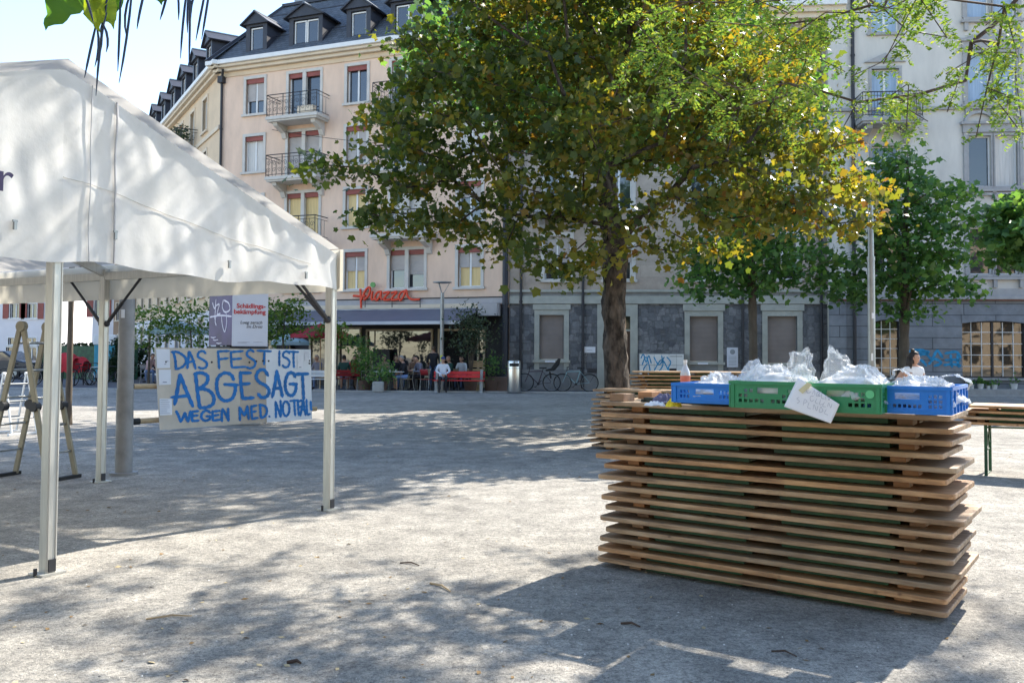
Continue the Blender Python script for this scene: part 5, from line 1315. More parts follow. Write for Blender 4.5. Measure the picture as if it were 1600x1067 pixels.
# cafe front
b = MB(); b.bx(PW - 10.6, PW - .25, -.10, 0, 3.47, 3.70); b.bx(PW - 10.6, PW - .25, -.13, 0, 3.70, 3.74, m=2); b.bx(PW - 10.6, PW - 1.15, -.22, 0, 3.30, 3.47, m=1); b.bx(PW - 1.14, PW - .30, -.55, 0, 2.95, 3.44); b.build('fascia', [M['fascia'], M['cream'], M['storefront']], pink, bevel=.01)
b = MB(); fx = [(PW - 9.6, PW - 8.3, .35, 2.55), (PW - 8.1, PW - 6.95, .05, 2.55), (PW - 6.72, PW - 3.52, .42, 2.46), (PW - 3.28, PW - 1.15, .05, 2.46)]
wall_mesh(PW - .45, 0, 3.28, fx, .14, .32, PW - 10.4).build('shop_front', M['storefront'], pink)
for i, (a, c, l, h) in enumerate(fx):
    f = MB(); e = .085
    f.bx(a, a + e, .24, .36, l, h); f.bx(c - e, c, .24, .36, l, h); f.bx(a + e, c - e, .24, .36, h - e, h)
    if i != 1 and i != 3: f.bx(a + e, c - e, .24, .36, l, l + e)
    if i == 2: f.bx(a + .38, a + .42, .30, .36, l + e, h - e)
    if i == 3: f.bx(c - .35, c - .28, .26, .36, l, h - e); f.bx(a + e, a + .22, .3, .36, l, h - e)
    o = f.build('shop_window', M['frame_cream'], pink)
    p = MB()
    if i == 3: p.bx(c - .27, c - e, .33, .345, l, h - e); p.bx(a + .24, c - .36, 2.2, 2.22, 0, h, m=1)
    else: p.bx(a + e, c - e, .33, .345, l + .02, h - e)
    p.build('pane', [M['glass'], M['dark']], o)
b = MB(); b.bx(PW - 6.2, PW - 5.4, -.02, .25, .42, 1.6); b.build('sidewall_pier', M['storefront'], pink)
for x, w in gx: window(pink, x, .9, w, 1.8, 'trim_white', mull=1)
# awning
AW0, AW1 = U(9.9), U(1.15)
t = thing('awning', 'grey fabric awning rolled out over the cafe front', 'awning', PB, PAZ)
b = MB(); b.grid(lambda u, v: (AW0 + (AW1 - AW0) * u + (.0 if u < .5 else 0), -.2 - 2.0 * v, 3.27 - .60 * v - .035 * math.sin(PI * v) + .006 * math.sin(u * 60)), 60, 8)
for (u, sg) in ((AW0, 1), (AW1, 1)): b.add([(u, -.2, 3.27), (u, -2.2, 2.67), (u, -2.2, 2.60), (u, -.2, 2.98)], [(0, 1, 2, 3)]) if False else None
o = b.build('fabric', M['awning'], t, smooth=180); so3 = o.modifiers.new('thickness', 'SOLIDIFY'); so3.thickness = .006
b = MB(); b.bx(AW0 - .02, AW1 + .02, -2.26, -2.19, 2.56, 2.69); b.build('front_bar', M['awning_edge'], t, bevel=.01)
b = MB(); b.bx(AW0, AW1, -.22, -.135, 3.16, 3.29); 
for k in range(5):
    x = AW0 + .4 + (AW1 - AW0 - .8) * k / 4; b.bar((x, -.15, 3.18), (x + .3, -1.2, 2.88), .04); b.bar((x + .3, -1.2, 2.88), (x, -2.2, 2.60), .04)
b.build('folding_arm', M['awning_edge'], t)
# neon name
def on_pink(px, py, off=0.0):
    n_ = Vector((-math.sin(PAZ) * -1, -math.cos(PAZ), 0)); n_ = Vector((math.sin(PAZ), -math.cos(PAZ), 0)); v = ray(px, py); t_ = (PB + n_ * off - Vector((0, 0, CH))).dot(n_) / v.dot(n_); return Vector((0, 0, CH)) + v * t_
lo = on_pink(605, 462, .2); t = thing('cafe_sign', 'orange red handwritten letters reading Piazza with a green dot above the awning', 'sign', lo)
zz = lambda X, Y: on_pink(540 + X / 4.85, 420 + Y / 4.85, .22) - lo
LET = [[(58, 205), (115, 208), (150, 205)], [(112, 152), (115, 215), (118, 298)], [(120, 235), (150, 165), (178, 140), (186, 165), (172, 208), (140, 236)], [(205, 170), (197, 210), (200, 235), (222, 228)], [(268, 172), (238, 182), (222, 218), (236, 238), (258, 210), (270, 172), (266, 215), (280, 236)], [(285, 184), (330, 176), (305, 208), (292, 236), (340, 232)], [(345, 184), (388, 174), (362, 208), (350, 236), (400, 232)], [(448, 168), (420, 180), (402, 215), (416, 238), (440, 208), (458, 162), (470, 205), (500, 232), (562, 232)]]
for s_ in LET:
    b = MB(); b.tube([zz(*p) for p in smooth(s_, 6)], .050, 8); b.build('letter', M['neon_red'], t, smooth=80)
b = MB(); c0 = zz(210, 122); b.tube([c0, c0 + Vector((math.sin(PAZ), -math.cos(PAZ), 0)) * .06], .115, 18); b.build('letter_dot', M['neon_green'], t)
b = MB()
for X in (148, 352, 565): b.bar(zz(X, 232), zz(X, 292), .03)
b.bar(zz(148, 268), zz(565, 268), .02); b.build('bracket', M['iron'], t)

# ---- yellow wing round the corner
wd = Vector((-.52, .855, 0)).normalized(); WL = 30.0; WB = PB + wd * WL; WAZ = math.atan2(-wd.y, -wd.x)
wing = thing('apartment_building', 'pale yellow apartment block receding behind the tent with a row of dark dormers', 'building', WB, WAZ)
holes = []; wl = []
for r, hd in enumerate([3.0] + HEAD):
    for k in range(10):
        tt_ = 3.1 + 2.95 * k; x = WL - tt_; dr = (k == 1 and r == 4); h = 2.15 if dr else 1.62; holes.append((x - .5, x + .5, hd - h, hd)); wl.append((r, k, x, hd - h, h, dr))
wall_mesh(WL, 3.4, 14.45, holes).build('wall', M['yellow'], wing); wall_mesh(WL, 0, 3.4, holes).build('ground_floor_wall', M['house_white'], wing); shell(wing, WL, 14.45, 9, M['yellow'])
for r, k, x, z, h, dr in wl: window(wing, x, z, 1.0, h, trim='cream', mull=1, sill=not dr, blind=(.5 if (r + k) % 3 == 0 else 0), box=None)
b = scroll_railing(wing, WL - 6.2, HEAD[3] - 2.13, 2.9, 1.1); 
b2 = MB(); b2.bx(-.1, WL + .3, -.22, 0, 14.35, 14.5); b2.bx(-.1, WL + .4, -.38, 0, 14.5, 14.62); b2.bx(-.1, WL + .48, -.5, .1, 14.62, 14.82, m=1); b2.bx(0, WL, -.08, 0, 9.0, 9.2); b2.bx(0, WL, -.08, 0, 11.75, 11.95); b2.build('cornice', [M['cream'], M['white_paint']], wing, bevel=.02)
b = MB(); b.add([(-.1, -.42, 14.83), (WL + .48, -.42, 14.83), (WL - hx, dI, zt_), (-.1, dI, zt_)], [(0, 1, 2, 3)]); b.add([(-.1, dI, zt_), (WL - hx, dI, zt_), (WL - hx - .5, 9, zt_ + .2), (-.1, 9, zt_ + .2)], [(0, 1, 2, 3)]); b.build('roof', M['slate'], wing)
for k in range(9): dormer(wing, WL - 2.0 - 3.0 * k, 1.25)
fol = clump([Vector((WL - 7.4 + .3 * k, -.75 + .1 * (k % 2), HEAD[3] - 1.35 + .25 * math.sin(k * 2))) for k in range(9)], 60, .22)
leaves('foliage', M['leaf_olive'], wing, fol, .14, 'oval', .2)
# ---- tan and grey stone block
GA, GB_ = Vector((-.10, 35.5, 0)), Vector((12.9, 34.3, 0)); GAZ = math.atan2(GB_.y - GA.y, GB_.x - GA.x); GW = (GB_ - GA).length
tan = thing('stone_building', 'tan apartment block on a dark grey stone ground floor with closed roller shutters', 'building', GA, GAZ)
low = [(1.2, 2.18, 1.2, 3.0), (3.79, 4.80, 0, 2.95), (7.12, 8.21, 1.16, 2.96), (10.11, 11.24, 1.1, 2.97)]
up_ = []
for r, hd in enumerate((6.15, 8.95, 11.7, 14.0)):
    for x in (1.9, 4.35, 7.65, 10.7):
        h = 1.75; up_.append((x - .5, x + .5, hd - h, hd, r, x))
wall_mesh(GW, 0, 3.44, low).build('ground_floor_wall', M['stone'], tan); wall_mesh(GW, 3.44, 14.6, [u[:4] for u in up_]).build('wall', M['tan'], tan); shell(tan, GW, 14.6, 9, M['tan'])
b = MB(); b.bx(0, GW, -.10, 0, 3.44, 3.64); b.bx(0, GW, -.06, 0, 3.64, 3.76); b.bx(0, GW, -.12, 0, 3.90, 4.0); b.bx(0, GW, -.04, 0, 3.76, 3.90, m=1); b.build('string_course', [M['stone_trim'], M['plinth']], tan, bevel=.01)
b = MB()
for x0_, x1_ in ((0, 3.49), (5.10, GW)): b.bx(x0_, x1_, -.07, 0, 0, .82)
b.build('plinth', M['plinth'], tan, bevel=.015)
for k, (a, c, l, h) in enumerate(low):
    if k == 1: continue
    o = window(tan, (a + c) / 2, l, c - a, h - l, 'stone_trim', sw=.2, blind=.97, blind_m='blind_brown', mull=0, frame='white_paint', rec=.18)
    s = MB(); s.bx(a - .26, c + .26, -.08, 0, h + .21, 3.42); s.build('lintel', M['stone_trim'], o); s = MB(); s.bx(a - .2, a, -.05, 0, .83, l - .11); s.bx(c, c + .2, -.05, 0, .83, l - .11); s.bx(a, c, -.04, 0, .83, l - .11, m=1); s.build('outer_surround', [M['stone_trim'], M['plinth']], o)
    if k in (0, 2): s = MB(); s.bx((a + c) / 2 - .25, (a + c) / 2 + .15, -.125, -.115, l - .09, l - .02); s.build('name_plate', M['paper'], o)
s = MB(); s.bx(3.5, 3.79, -.06, .1, 0, 2.95); s.bx(4.80, 5.09, -.06, .1, 0, 2.95); s.bx(3.5, 5.09, -.065, .1, 2.95, 3.42); s.bx(3.79, 4.80, .06, .14, 2.36, 2.44); o = s.build('doorway', M['stone_trim'], tan)
s = MB(); s.bx(3.79, 4.80, .14, .19, 0, 2.36)
for x0_ in (3.87, 4.34):
    for z0_, z1_ in ((.15, .85), (.95, 1.6), (1.7, 2.25)): s.bx(x0_, x0_ + .38, .125, .14, z0_, z1_)
s.build('door', M['door_wood'], o, bevel=.006); s = MB(); s.bx(3.79, 4.80, .14, .15, 2.44, 2.95); s.build('pane', M['glass'], o)
for a, c, l, h, r, x in up_: window(tan, (a + c) / 2, l, c - a, h - l, 'trim_white', mull=1, blind=(.35, .6, 0)[(r + int(x)) % 3], sw=.16)
b = scroll_railing(tan, 1.9, 7.15, 1.9, .8, slab='pale_trim'); fol = clump([Vector((1.1 + .2 * k, -.85, 8.05)) for k in range(9)], 14, .1); lv = leaves('flowers', leaf_mat('balcony_flowers', [(0, (.04, .10, .03)), (.6, (.06, .12, .03)), (.7, (.28, .10, .30)), (1, (.40, .16, .36))], .3), b, fol, .09, 'oval')
b = MB(); b.bx(-.05, GW, -.3, 0, 14.6, 14.8); b.bx(-.05, GW, -.45, 0, 14.8, 15.0); b.bx(-.05, GW, -.6, .1, 15.0, 15.25, m=1)
for k in range(60): x = .1 + GW * k / 60; b.bx(x, x + .12, -.12, 0, 14.42, 14.58)
b.build('cornice', [M['cream'], M['white_paint']], tan)
b = MB(); b.add([(-.02, -.5, 15.26), (GW, -.5, 15.26), (GW, 3, 19), (-.02, 3, 19)], [(0, 1, 2, 3)]); b.add([(-.02, 3, 19), (GW, 3, 19), (GW, 9, 19.3), (-.02, 9, 19.3)], [(0, 1, 2, 3)]); b.add([(-.02, -.5, 15.26), (-.02, 9, 15.26), (-.02, 9, 19.3), (-.02, 3, 19)], [(0, 1, 2, 3)]); b.build('roof', M['slate'], tan)
for x in (2.2, 5.2, 8.2, 11.2): dormer(tan, x, 1.3, z=15.4, y=-.1)
for x, z1 in ((.46, 14.4), (2.93, 4.6), (9.15, 14.4), (12.14, 14.4)): downpipe(tan, x, .1, z1)
# ---- pale block
RA = Vector((12.55, 33.98, 0)); RAZ = rad(-5.0); RW = 13.0
pale = thing('apartment_building', 'pale grey apartment block with sandstone window surrounds on a rusticated ground floor', 'building', RA, RAZ)
ghol = [(1.29, 2.26, .63, 2.84), (4.53, 6.83, .64, 2.80), (9.2, 11.2, .64, 2.8)]
rows = [(4.55, 6.36), (7.9, 9.85), (11.15, 13.05), (14.4, 16.2)]
uph = []
for r, (l, h) in enumerate(rows):
    for x, w in ((5.25, .82), (6.21, .82), (9.8, .82), (10.8, .82)): uph.append((x - w / 2, x + w / 2, l, h, r, 1))
for l, h in ((4.5, 6.6), (7.4, 9.5), (10.42, 12.5), (13.9, 15.7)): uph.append((1.27, 2.30, l, h, 0, 0))
PR = -.35
wall_mesh(RW, 0, 3.55, ghol, .25, 0, PR).build('ground_floor_wall', M['rustic'], pale); wall_mesh(RW, 3.55, 17.2, [u[:4] for u in uph], .22, 0, PR).build('wall', M['pale'], pale); shell(pale, RW, 17.2, 9, M['pale'], PR)
b = MB(); b.bx(PR - .02, RW, -.2, 0, 3.60, 3.72); b.bx(PR - .02, RW, -.14, 0, 3.55, 3.60, m=1); b.bx(PR - .02, RW, -.08, 0, 3.72, 4.0); b.bx(PR - .02, RW, -.12, 0, 7.55, 7.66); b.bx(PR - .02, RW, -.12, 0, 10.86, 10.98); b.bx(PR - .02, RW, -.5, 0, 16.9, 17.3); b.build('string_course', [M['pale_trim'], mat('red_brown_flashing', (.22, .10, .07), .6)], pale, bevel=.01)
b = MB(); b.bx(PR - .03, .25, -.06, 0, 0, 3.5); b.build('corner_pilaster', M['rustic'], pale)
for a, c, l, h in ghol:
    nb_ = (3, 6) if c - a < 1.2 else (6, 5)
    o = window(pale, (a + c) / 2, l, c - a, h - l, 'pale_trim', pane='glass_brown', sw=0, sill=True, mull=0 if c - a < 1.2 else 1, frame='iron', bars=nb_, rec=.17)
    b = MB(); n = 10; W_ = c - a
    b.prism([(a - .02, h + .25), (c + .02, h + .25), (c + .02, h - .10)] + [(c - W_ * k / n, h - .10 + .095 * math.sin(PI * k / n)) for k in range(1, n)] + [(a - .02, h - .10)], .06, lambda u, v, t_: (u, -.025 + t_, v)); b.build('arched_lintel', M['rustic'], o)
    b = MB(); b.bx(a, c, .02, .1, .28, l - .09); b.build('apron_panel', M['iron'], o)
for a, c, l, h, r, kd in uph:
    x = (a + c) / 2
    o = window(pale, x, l, c - a, h - l, 'pale_trim', pane='glass', sw=.10, mull=0 if kd else 1, curtain={0: None, 1: ('curtain' if x > 6 else None), 2: 'curtain_blue', 3: 'curtain_blue'}[r] if kd else ('curtain_blue' if h > 9.6 else None), frame='white_paint')
for r, (l, h) in enumerate(rows):
    for cx in (5.73, 10.3):
        b = MB(); b.bx(cx - 1.15, cx + 1.15, -.16, 0, l - .20, l - .11); 
        for q in (-.95, 0, .95): b.bx(cx + q - .07, cx + q + .07, -.12, 0, l - .5, l - .20)
        b.bx(cx - 1.12, cx + 1.12, -.10, 0, h + .12, h + .42); b.bx(cx - 1.2, cx + 1.2, -.18, 0, h + .42, h + .52)
        if r == 1:
            n = 12
            for q in (-.52, .52):
                arc = [(cx + q + .56 * math.cos(PI * k / n), h + .52 + .42 * math.sin(PI * k / n)) for k in range(n + 1)]; inn = [(cx + q + .46 * math.cos(PI * k / n), h + .52 + .32 * math.sin(PI * k / n)) for k in range(n, -1, -1)]
                for k in range(n): b.prism([arc[k], arc[k + 1], inn[n - k - 1], inn[n - k]], .14, lambda u, v, t_: (u, -.14 + t_, v))
        if r == 2: b.prism([(cx - 1.15, h + .52), (cx + 1.15, h + .52), (cx, h + .85)], .1, lambda u, v, t_: (u, -.1 + t_, v))
        for q in (-1.02, 1.02): b.bx(cx + q - .06, cx + q + .06, -.07, 0, l, h + .12)
        b.build('window_cornice', M['pale_trim'], pale)
scroll_railing(pale, 1.75, 10.40, 2.25, .95, slab='pale_trim', bars=True); 
b = MB(); b.prism([(1.0, 12.75), (2.55, 12.75), (1.78, 13.1)], .1, lambda u, v, t_: (u, -.1 + t_, v)); b.build('pediment', M['pale_trim'], pale)
downpipe(pale, .55, 0, 16.9, -.1, 'iron', .07)
b = MB()
for s_ in ([(2.6, 1.62), (2.9, 1.68), (3.3, 1.6), (3.0, 1.5), (2.7, 1.52)], [(2.8, 1.4), (3.1, 1.62), (3.4, 1.35), (3.6, 1.66), (3.8, 1.4)], [(3.3, 1.15), (3.5, 1.35), (3.75, 1.2), (3.5, 1.08)], [(3.9, 1.55), (4.3, 1.62), (4.45, 1.4)], [(3.9, 1.3), (4.2, 1.32), (4.42, 1.3)], [(3.85, 1.12), (4.2, 1.15), (4.45, 1.1)], [(4.1, 1.5), (4.12, 1.2), (4.15, 1.05)], [(4.35, 1.5), (4.36, 1.2), (4.4, 1.05)], [(2.7, 1.25), (3.0, 1.3), (3.2, 1.1)]): ribbon(b, smooth(s_, 5), .11, .012, lambda X, Y, o_: (X, -o_, Y))
b.build('blue_graffiti', M['blue_spray'], pale)
b = MB(); b.bx(4.45, 6.95, -.55, -.02, 0, .24); b.build('planter_ledge', M['concrete'], pale, bevel=.01)
for k, (x, sz) in enumerate(((4.72, .12), (5.05, .15), (5.32, .10), (5.55, .13), (6.25, .16))):
    p = pale.location + Matrix.Rotation(RAZ, 3, 'Z') @ Vector((x, -.3, .24)); t = thing('flower_pot', '%s white flower pot on the ledge under the big barred window' % ('small', 'low wide', 'tiny', 'middle sized', 'largest')[k], 'flower pot', p, 0, 'white pots on the ledge')
    b = MB(); b.lathe([(sz * .6, 0), (sz * .8, sz * 1.3), (sz * .85, sz * 1.3), (sz * .7, sz * 1.2)], (0, 0, 0), 14); b.build('pot', M['pot_white'], t, smooth=50)
    leaves('leaves', M['leaf_green'], t, np.array(p) + clump([Vector((0, 0, sz * 1.9))], 30, sz * .7, .7), .13, 'oval', .3, origin=p)
# plaques and letter boxes on the stone wall
def on_tan(name, label, cat, x0_, x1_, z0_, z1_, m, th=.03, y0_=-.005):
    o0 = tan.location + Matrix.Rotation(GAZ, 3, 'Z') @ Vector(((x0_ + x1_) / 2, y0_, z0_)); t = thing(name, label, cat, o0, GAZ); b = MB(); b.bx(-(x1_ - x0_) / 2, (x1_ - x0_) / 2, -th, 0, 0, z1_ - z0_); b.build('plate', M[m], t, bevel=.004); return t
t = on_tan('wall_plaque', 'pale plaque with a round emblem on the stone wall behind the young tree', 'plaque', 8.55, 8.98, .97, 1.74, 'poster_white'); b = MB(); b.tube([(0, -.034, .6), (0, -.030, .6)], .10, 20)
for k in range(7): b.bx(-.15, .15, -.0335, -.030, .08 + .055 * k, .095 + .055 * k)
b.build('emblem', M['zinc'], t)
t = on_tan('house_sign', 'small white sign plate on the stone wall beside the wooden door', 'sign', 2.99, 3.43, 1.50, 1.74, 'paper'); b = MB(); b.bx(-.12, .1, -.0335, -.030, .10, .115); b.build('print', M['print_grey'], t)
t = on_tan('letter_boxes', 'row of white letter boxes sprayed with blue graffiti beside the wooden door', 'letter boxes', 5.12, 6.88, .55, 1.50, 'pole_grey', .28, -.08)
b = MB()
for k in range(6):
    for j in range(2): b.bx(-.85 + .285 * k, -.85 + .285 * k + .275, -.30, -.281, .05 + .44 * j, .05 + .44 * j + .425)
bx_ = b.build('box_door', M['white_paint'], t, bevel=.003)
b = MB()
for s_ in ([(-.8, .75), (-.7, .9), (-.6, .6), (-.5, .85), (-.4, .55)], [(-.75, .5), (-.6, .8), (-.45, .3), (-.55, .15), (-.7, .3), (-.55, .55)], [(-.3, .8), (-.1, .5), (.1, .8)], [(-.3, .25), (0, .7), (.25, .3)], [(0, .85), (.05, .5), (-.1, .25)], [(.2, .8), (.35, .6), (.25, .35), (.4, .25)]): ribbon(b, smooth(s_, 5), .05, .302, lambda X, Y, o_: (X, -o_, Y))
b.build('blue_graffiti', M['blue_spray'], t)
b = MB(); b.bx(.30, .57, -.3025, -.3015, .09, .36); b.bx(.32, .8, -.303, -.302, .82, .84); b.build('name_label', M['black_print'], t)
# ---- far street at the edge, seen under the tent
def far_house(name, label, x0_, x1_, d, H, m, roof, wins_, trim, D=9, az_=0, rz_=None, ext=0):
    a, c = P(x0_, 560, d), P(x1_, 560, d); W = c.x - a.x + ext; t = thing(name, label, 'house', (a.x - ext, d, 0), az_)
    hs = [(x - w / 2 + ext, x + w / 2 + ext, z, z + h) for x, z, w, h, sh in wins_]
    wall_mesh(W, 0, H, hs).build('wall', M[m], t); shell(t, W, H, D, M[m])
    for (x, z, w, h, sh) in wins_:
        o = window(t, x + ext, z, w, h, trim, sw=.06, mull=1)
        if sh:
            for q in (-1, 1): b = MB(); b.bx(x + ext + q * (w / 2 + .08), x + ext + q * (w / 2 + .55), -.09, -.05, z - .05, z + h + .05); b.build('shutter', M['shutter_red'], o)
    b = MB(); rise = rz_ or 3
    b.prism([(-.4, H - .1), (D + .4, H - .1), (D / 2, H + rise)], W + .6, lambda u, v, t_: (-.3 + t_, u, v)); b.build('roof', M[roof], t)
    return t
s70 = 70 / F_PX
far_house('white_house', 'white rendered house with dark red shutters beyond the parked bicycles', 0, 76, 70, 8.6, 'house_white', 'slate', [((22 - 0) * s70, 4.0, .8, 1.15, 1), ((48 - 0) * s70, 4.0, .8, 1.15, 1), (20 * s70, 1.9, .8, .55, 0), (48 * s70, 1.9, .8, .55, 0), (18 * s70, .4, .9, 1.3, 0), (48 * s70, .4, .9, 1.3, 0), (-3, 4.0, .8, 1.15, 1), (-6, 4, .8, 1.15, 1)], 'white_paint', ext=9)
far_house('white_house', 'white house under a bright orange tiled roof far down the street', 80, 150, 88, 4.9, 'house_white', 'roof_orange', [(1.2, 3.2, .9, .9, 0), (3.2, 3.2, .9, .9, 0), (2.0, .9, .9, 1.2, 0), (4.0, 1.2, .9, 1, 0)], 'white_paint', rz_=3.5, az_=rad(8))
far_house('narrow_house', 'pale house with a grey metal balcony beside the orange roofed house', 143, 178, 66, 9.5, 'house_white', 'slate', [(.5, 4.0, .7, 1.3, 1), (.5, 1.2, .7, 1.2, 0), (1.3, .6, .7, 1.1, 0)], 'white_paint')
far_house('brown_house', 'brown rendered house seen between the tent post and the grey pole', 176, 206, 62, 11, 'house_tan', 'slate', [(.45, 3.6, .5, 1.2, 0), (1.0, 3.6, .4, 1.2, 0), (.6, 1.0, .5, 1.6, 0)], 'cream')
b = MB(); h0, h1 = P(70, 560, 47), P(205, 560, 45); t = thing('hedge', 'dark clipped hedge along the street behind the bicycles', 'hedge', h0)
t.location.z = 0; b.bar((0, 0, .85), (h1.x - h0.x, h1.y - h0.y, .85), .9, 1.7); b.build('hedge_core', M['green_steel'], t)
cs = [(h0.x + (h1.x - h0.x) * random.random(), h0.y - .45 + random.random() * .9, random.uniform(.1, 1.85)) for _ in range(3500)]
leaves('leaves', M['hedge'], t, cs, .2, 'oval', .2, origin=(h0.x, h0.y, 0))
p = P(168, 560, 44); t = thing('portable_toilet', 'teal portable toilet with a white roof behind the rear tent post', 'portable toilet', (p.x, p.y, 0), rad(10))
b = MB(); b.bx(-.5, .5, -.5, .5, 0, 1.75); b.build('cabin', M['teal_plastic'], t, bevel=.03); b = MB(); b.prism([(-.55, 1.75), (.55, 1.75), (.5, 2.25), (-.5, 2.25)], 1.1, lambda u, v, w: (u, -.55 + w, v)); b.build('roof', M['white_paint'], t, bevel=.04); b = MB(); b.bx(-.36, .36, -.53, -.505, .08, 1.7); b.build('door', M['teal_plastic'], t, bevel=.01)
simple_tree('conical_shrub', 'dark cone shaped evergreen shrub beside the brown house', gb(188, 42), .4, [((gb(188, 42)[0], 42, .7), (.45, .45, .7)), ((gb(188, 42)[0], 42, 1.5), (.25, .25, .6))], 'hedge', 80, .16, .2, .12, 'oval', .05, 'bark_pale', 'shrub')
b = MB()  # the sunlit row across the square, behind the viewer: it shows in the window panes
back = thing('apartment_building', 'sunlit cream apartment row across the square, mirrored in the window panes', 'building', (62, -30, 0), PI)
bh = []
for r in range(5):
    for k in range(32): bh.append((1.2 + 3.2 * k, 2.8 + 3.2 * k, .7 + 3.1 * r, 2.8 + 3.1 * r))
wall_mesh(104, 0, 16, bh, .3).build('wall', M['yellow'], back); shell(back, 104, 16, 9, M['yellow'])
b.prism([(-.5, 16), (9, 16), (4, 20)], 104, lambda u, v, w: (w, u, v)); b.build('roof', M['slate'], back)
for k, (x, y) in enumerate(((-22, -16), (-9, -14), (3, -17), (16, -14), (24, -10), (31, -17), (40, -12))):
    o = copy_tree(SHADE, '%s shade tree across the square before the cream row, mirrored in the panes' % ('first', 'second', 'third', 'fourth', 'fifth', 'sixth', 'seventh')[k], (x, y, -2.2 if k % 2 else -3.0), k * 1.1)
    o['group'] = 'trees across the square'
# ---------------------------------------------------------------- people
def seg_dist(p, a, b):
    ab = b - a; t = max(0, min(1, (p - a).dot(ab) / max(ab.length_squared, 1e-9))); return (p - a - ab * t).length
def hand(mb, w, d, side, curl, m):
    """palm, four bent fingers and a thumb at wrist w pointing along d"""
    d = d.normalized(); up = Vector((0, 0, 1)); s = d.cross(up); s = s.normalized() if s.length > .1 else Vector((1, 0, 0)); n = s.cross(d)
    mb.tube([w, w + d * .03, w + d * .085], [.024, .034, .036], 8, m=m)
    for k in range(4):
        o = w + d * .085 + s * (-.027 + .018 * k); L = (.062, .074, .070, .055)[k]
        mb.tube([o, o + d * L * .5 - n * .006, o + d * L * (.5 + .45 * (1 - curl)) - n * (L * .5 * curl + .01)], [.0095, .009, .007], 6, m=m)
    o = w + d * .03 + s * side * .03; mb.tube([o, o + d * .03 + s * side * .028, o + d * .065 + s * side * .03 - n * .01], [.011, .010, .008], 6, m=m)
def person(label, loc, rotz, J, wear, hair='hair_dark', hair_style='short', head_turn=0, head_tilt=0, group=None, scale=1.0, cap=None, props=None):
    """J: joints in metres, the figure faces -y.  wear: region -> material key"""
    t = thing('person', label, 'person', loc, rotz, group)
    names = list(J); idx = {k: i for i, k in enumerate(names)}
    bones = [('pelvis', 'spine', 'top'), ('spine', 'chest', 'top'), ('chest', 'neck', 'top'), ('neck', 'skull', 'skin')]
    for s in 'LR':
        bones += [('chest', 'sh' + s, 'top'), ('sh' + s, 'el' + s, 'upper_arm'), ('el' + s, 'wr' + s, 'fore_arm'), ('pelvis', 'hip' + s, 'bottom'), ('hip' + s, 'kn' + s, 'thigh'), ('kn' + s, 'an' + s, 'shin'), ('an' + s, 'toe' + s, 'shoe')]
    R_ = dict(pelvis=.145, spine=.125, chest=.145, neck=.058, skull=.052, sh=.068, el=.045, wr=.030, hip=.095, kn=.060, an=.040, toe=.034)
    me = bpy.data.meshes.new('skel'); me.from_pydata([Vector(J[k]) * scale for k in names], [(idx[a], idx[b]) for a, b, _ in bones], [])
    o = bpy.data.objects.new('skel', me); COL.objects.link(o); md = o.modifiers.new('s', 'SKIN'); md.use_smooth_shade = True
    for k in names:
        r = R_[k if k in R_ else k[:-1]] * scale; sv = me.skin_vertices[0].data[idx[k]]; sv.radius = (r, r * (.78 if k in ('chest', 'spine', 'pelvis') else 1))
    for k in names: me.skin_vertices[0].data[idx[k]].use_root = (k == 'pelvis')
    sb = o.modifiers.new('u', 'SUBSURF'); sb.levels = 2; sb.render_levels = 2
    dg = bpy.context.evaluated_depsgraph_get(); dg.update(); em = bpy.data.meshes.new_from_object(o.evaluated_get(dg))
    mats = ['skin', 'eye', 'lip']; 
    for v in wear.values():
        if v not in mats: mats.append(v)
    mb = MB(); vs = [v.co.copy() for v in em.vertices]; Jv = {k: Vector(J[k]) * scale for k in names}
    fs, ms = [], []
    for p in em.polygons:
        c = p.center; best = min(bones, key=lambda b: seg_dist(c, Jv[b[0]], Jv[b[1]]) / R_[b[1] if b[1] in R_ else b[1][:-1]])
        reg = best[2]
        if reg == 'top' and c.z > Jv['neck'].z - .02 * scale: reg = 'skin'
        fs.append(list(p.vertices)); ms.append(mats.index(wear.get(reg, 'skin')) if reg != 'skin' else 0)
    mb.v = [tuple(v) for v in vs]; mb.f = fs; mb.m = ms
    bpy.data.objects.remove(o); bpy.data.meshes.remove(me); bpy.data.meshes.remove(em)
    for s, sg in (('L', -1), ('R', 1)):
        hand(mb, Jv['wr' + s], (Jv['wr' + s] - Jv['el' + s]), -sg, .6, 0)
    # head
    hc = Jv['skull'] + Vector((0, -.015, .075)) * scale; HR = Matrix.Rotation(head_turn, 3, 'Z') @ Matrix.Rotation(head_tilt, 3, 'X'); a_, b_, c_ = .075 * scale, .095 * scale, .118 * scale
    def hf(d, q):
        x, y, z = d.x * a_, d.y * b_, d.z * c_
        if d.z < 0: x *= 1 + .28 * d.z; y *= 1 + .12 * d.z
        if d.y < -.5 and abs(d.x) < .28: y -= .022 * scale * max(0, 1 - abs(d.x) / .2) * max(0, 1 - abs(d.z + .12) / .26)
        if d.y < -.6 and abs(d.z - .08) < .16: y += .010 * scale * max(0, 1 - abs(abs(d.x) - .36) / .2)
        if d.y < -.4 and abs(d.z + .82) < .22: y -= .008 * scale
        return HR @ Vector((x, y, z))
    mb.sphere(hc, 1, 26, 20, m=0, fn=hf)
    for sg in (-1, 1):
        mb.sphere(hc + HR @ Vector((sg * .030, -.083, .010)) * scale, (.011 * scale, .006 * scale, .006 * scale), 8, 6, m=1)
        mb.sphere(hc + HR @ Vector((sg * .076, .006, -.005)) * scale, (.010 * scale, .020 * scale, .030 * scale), 8, 6, m=0)
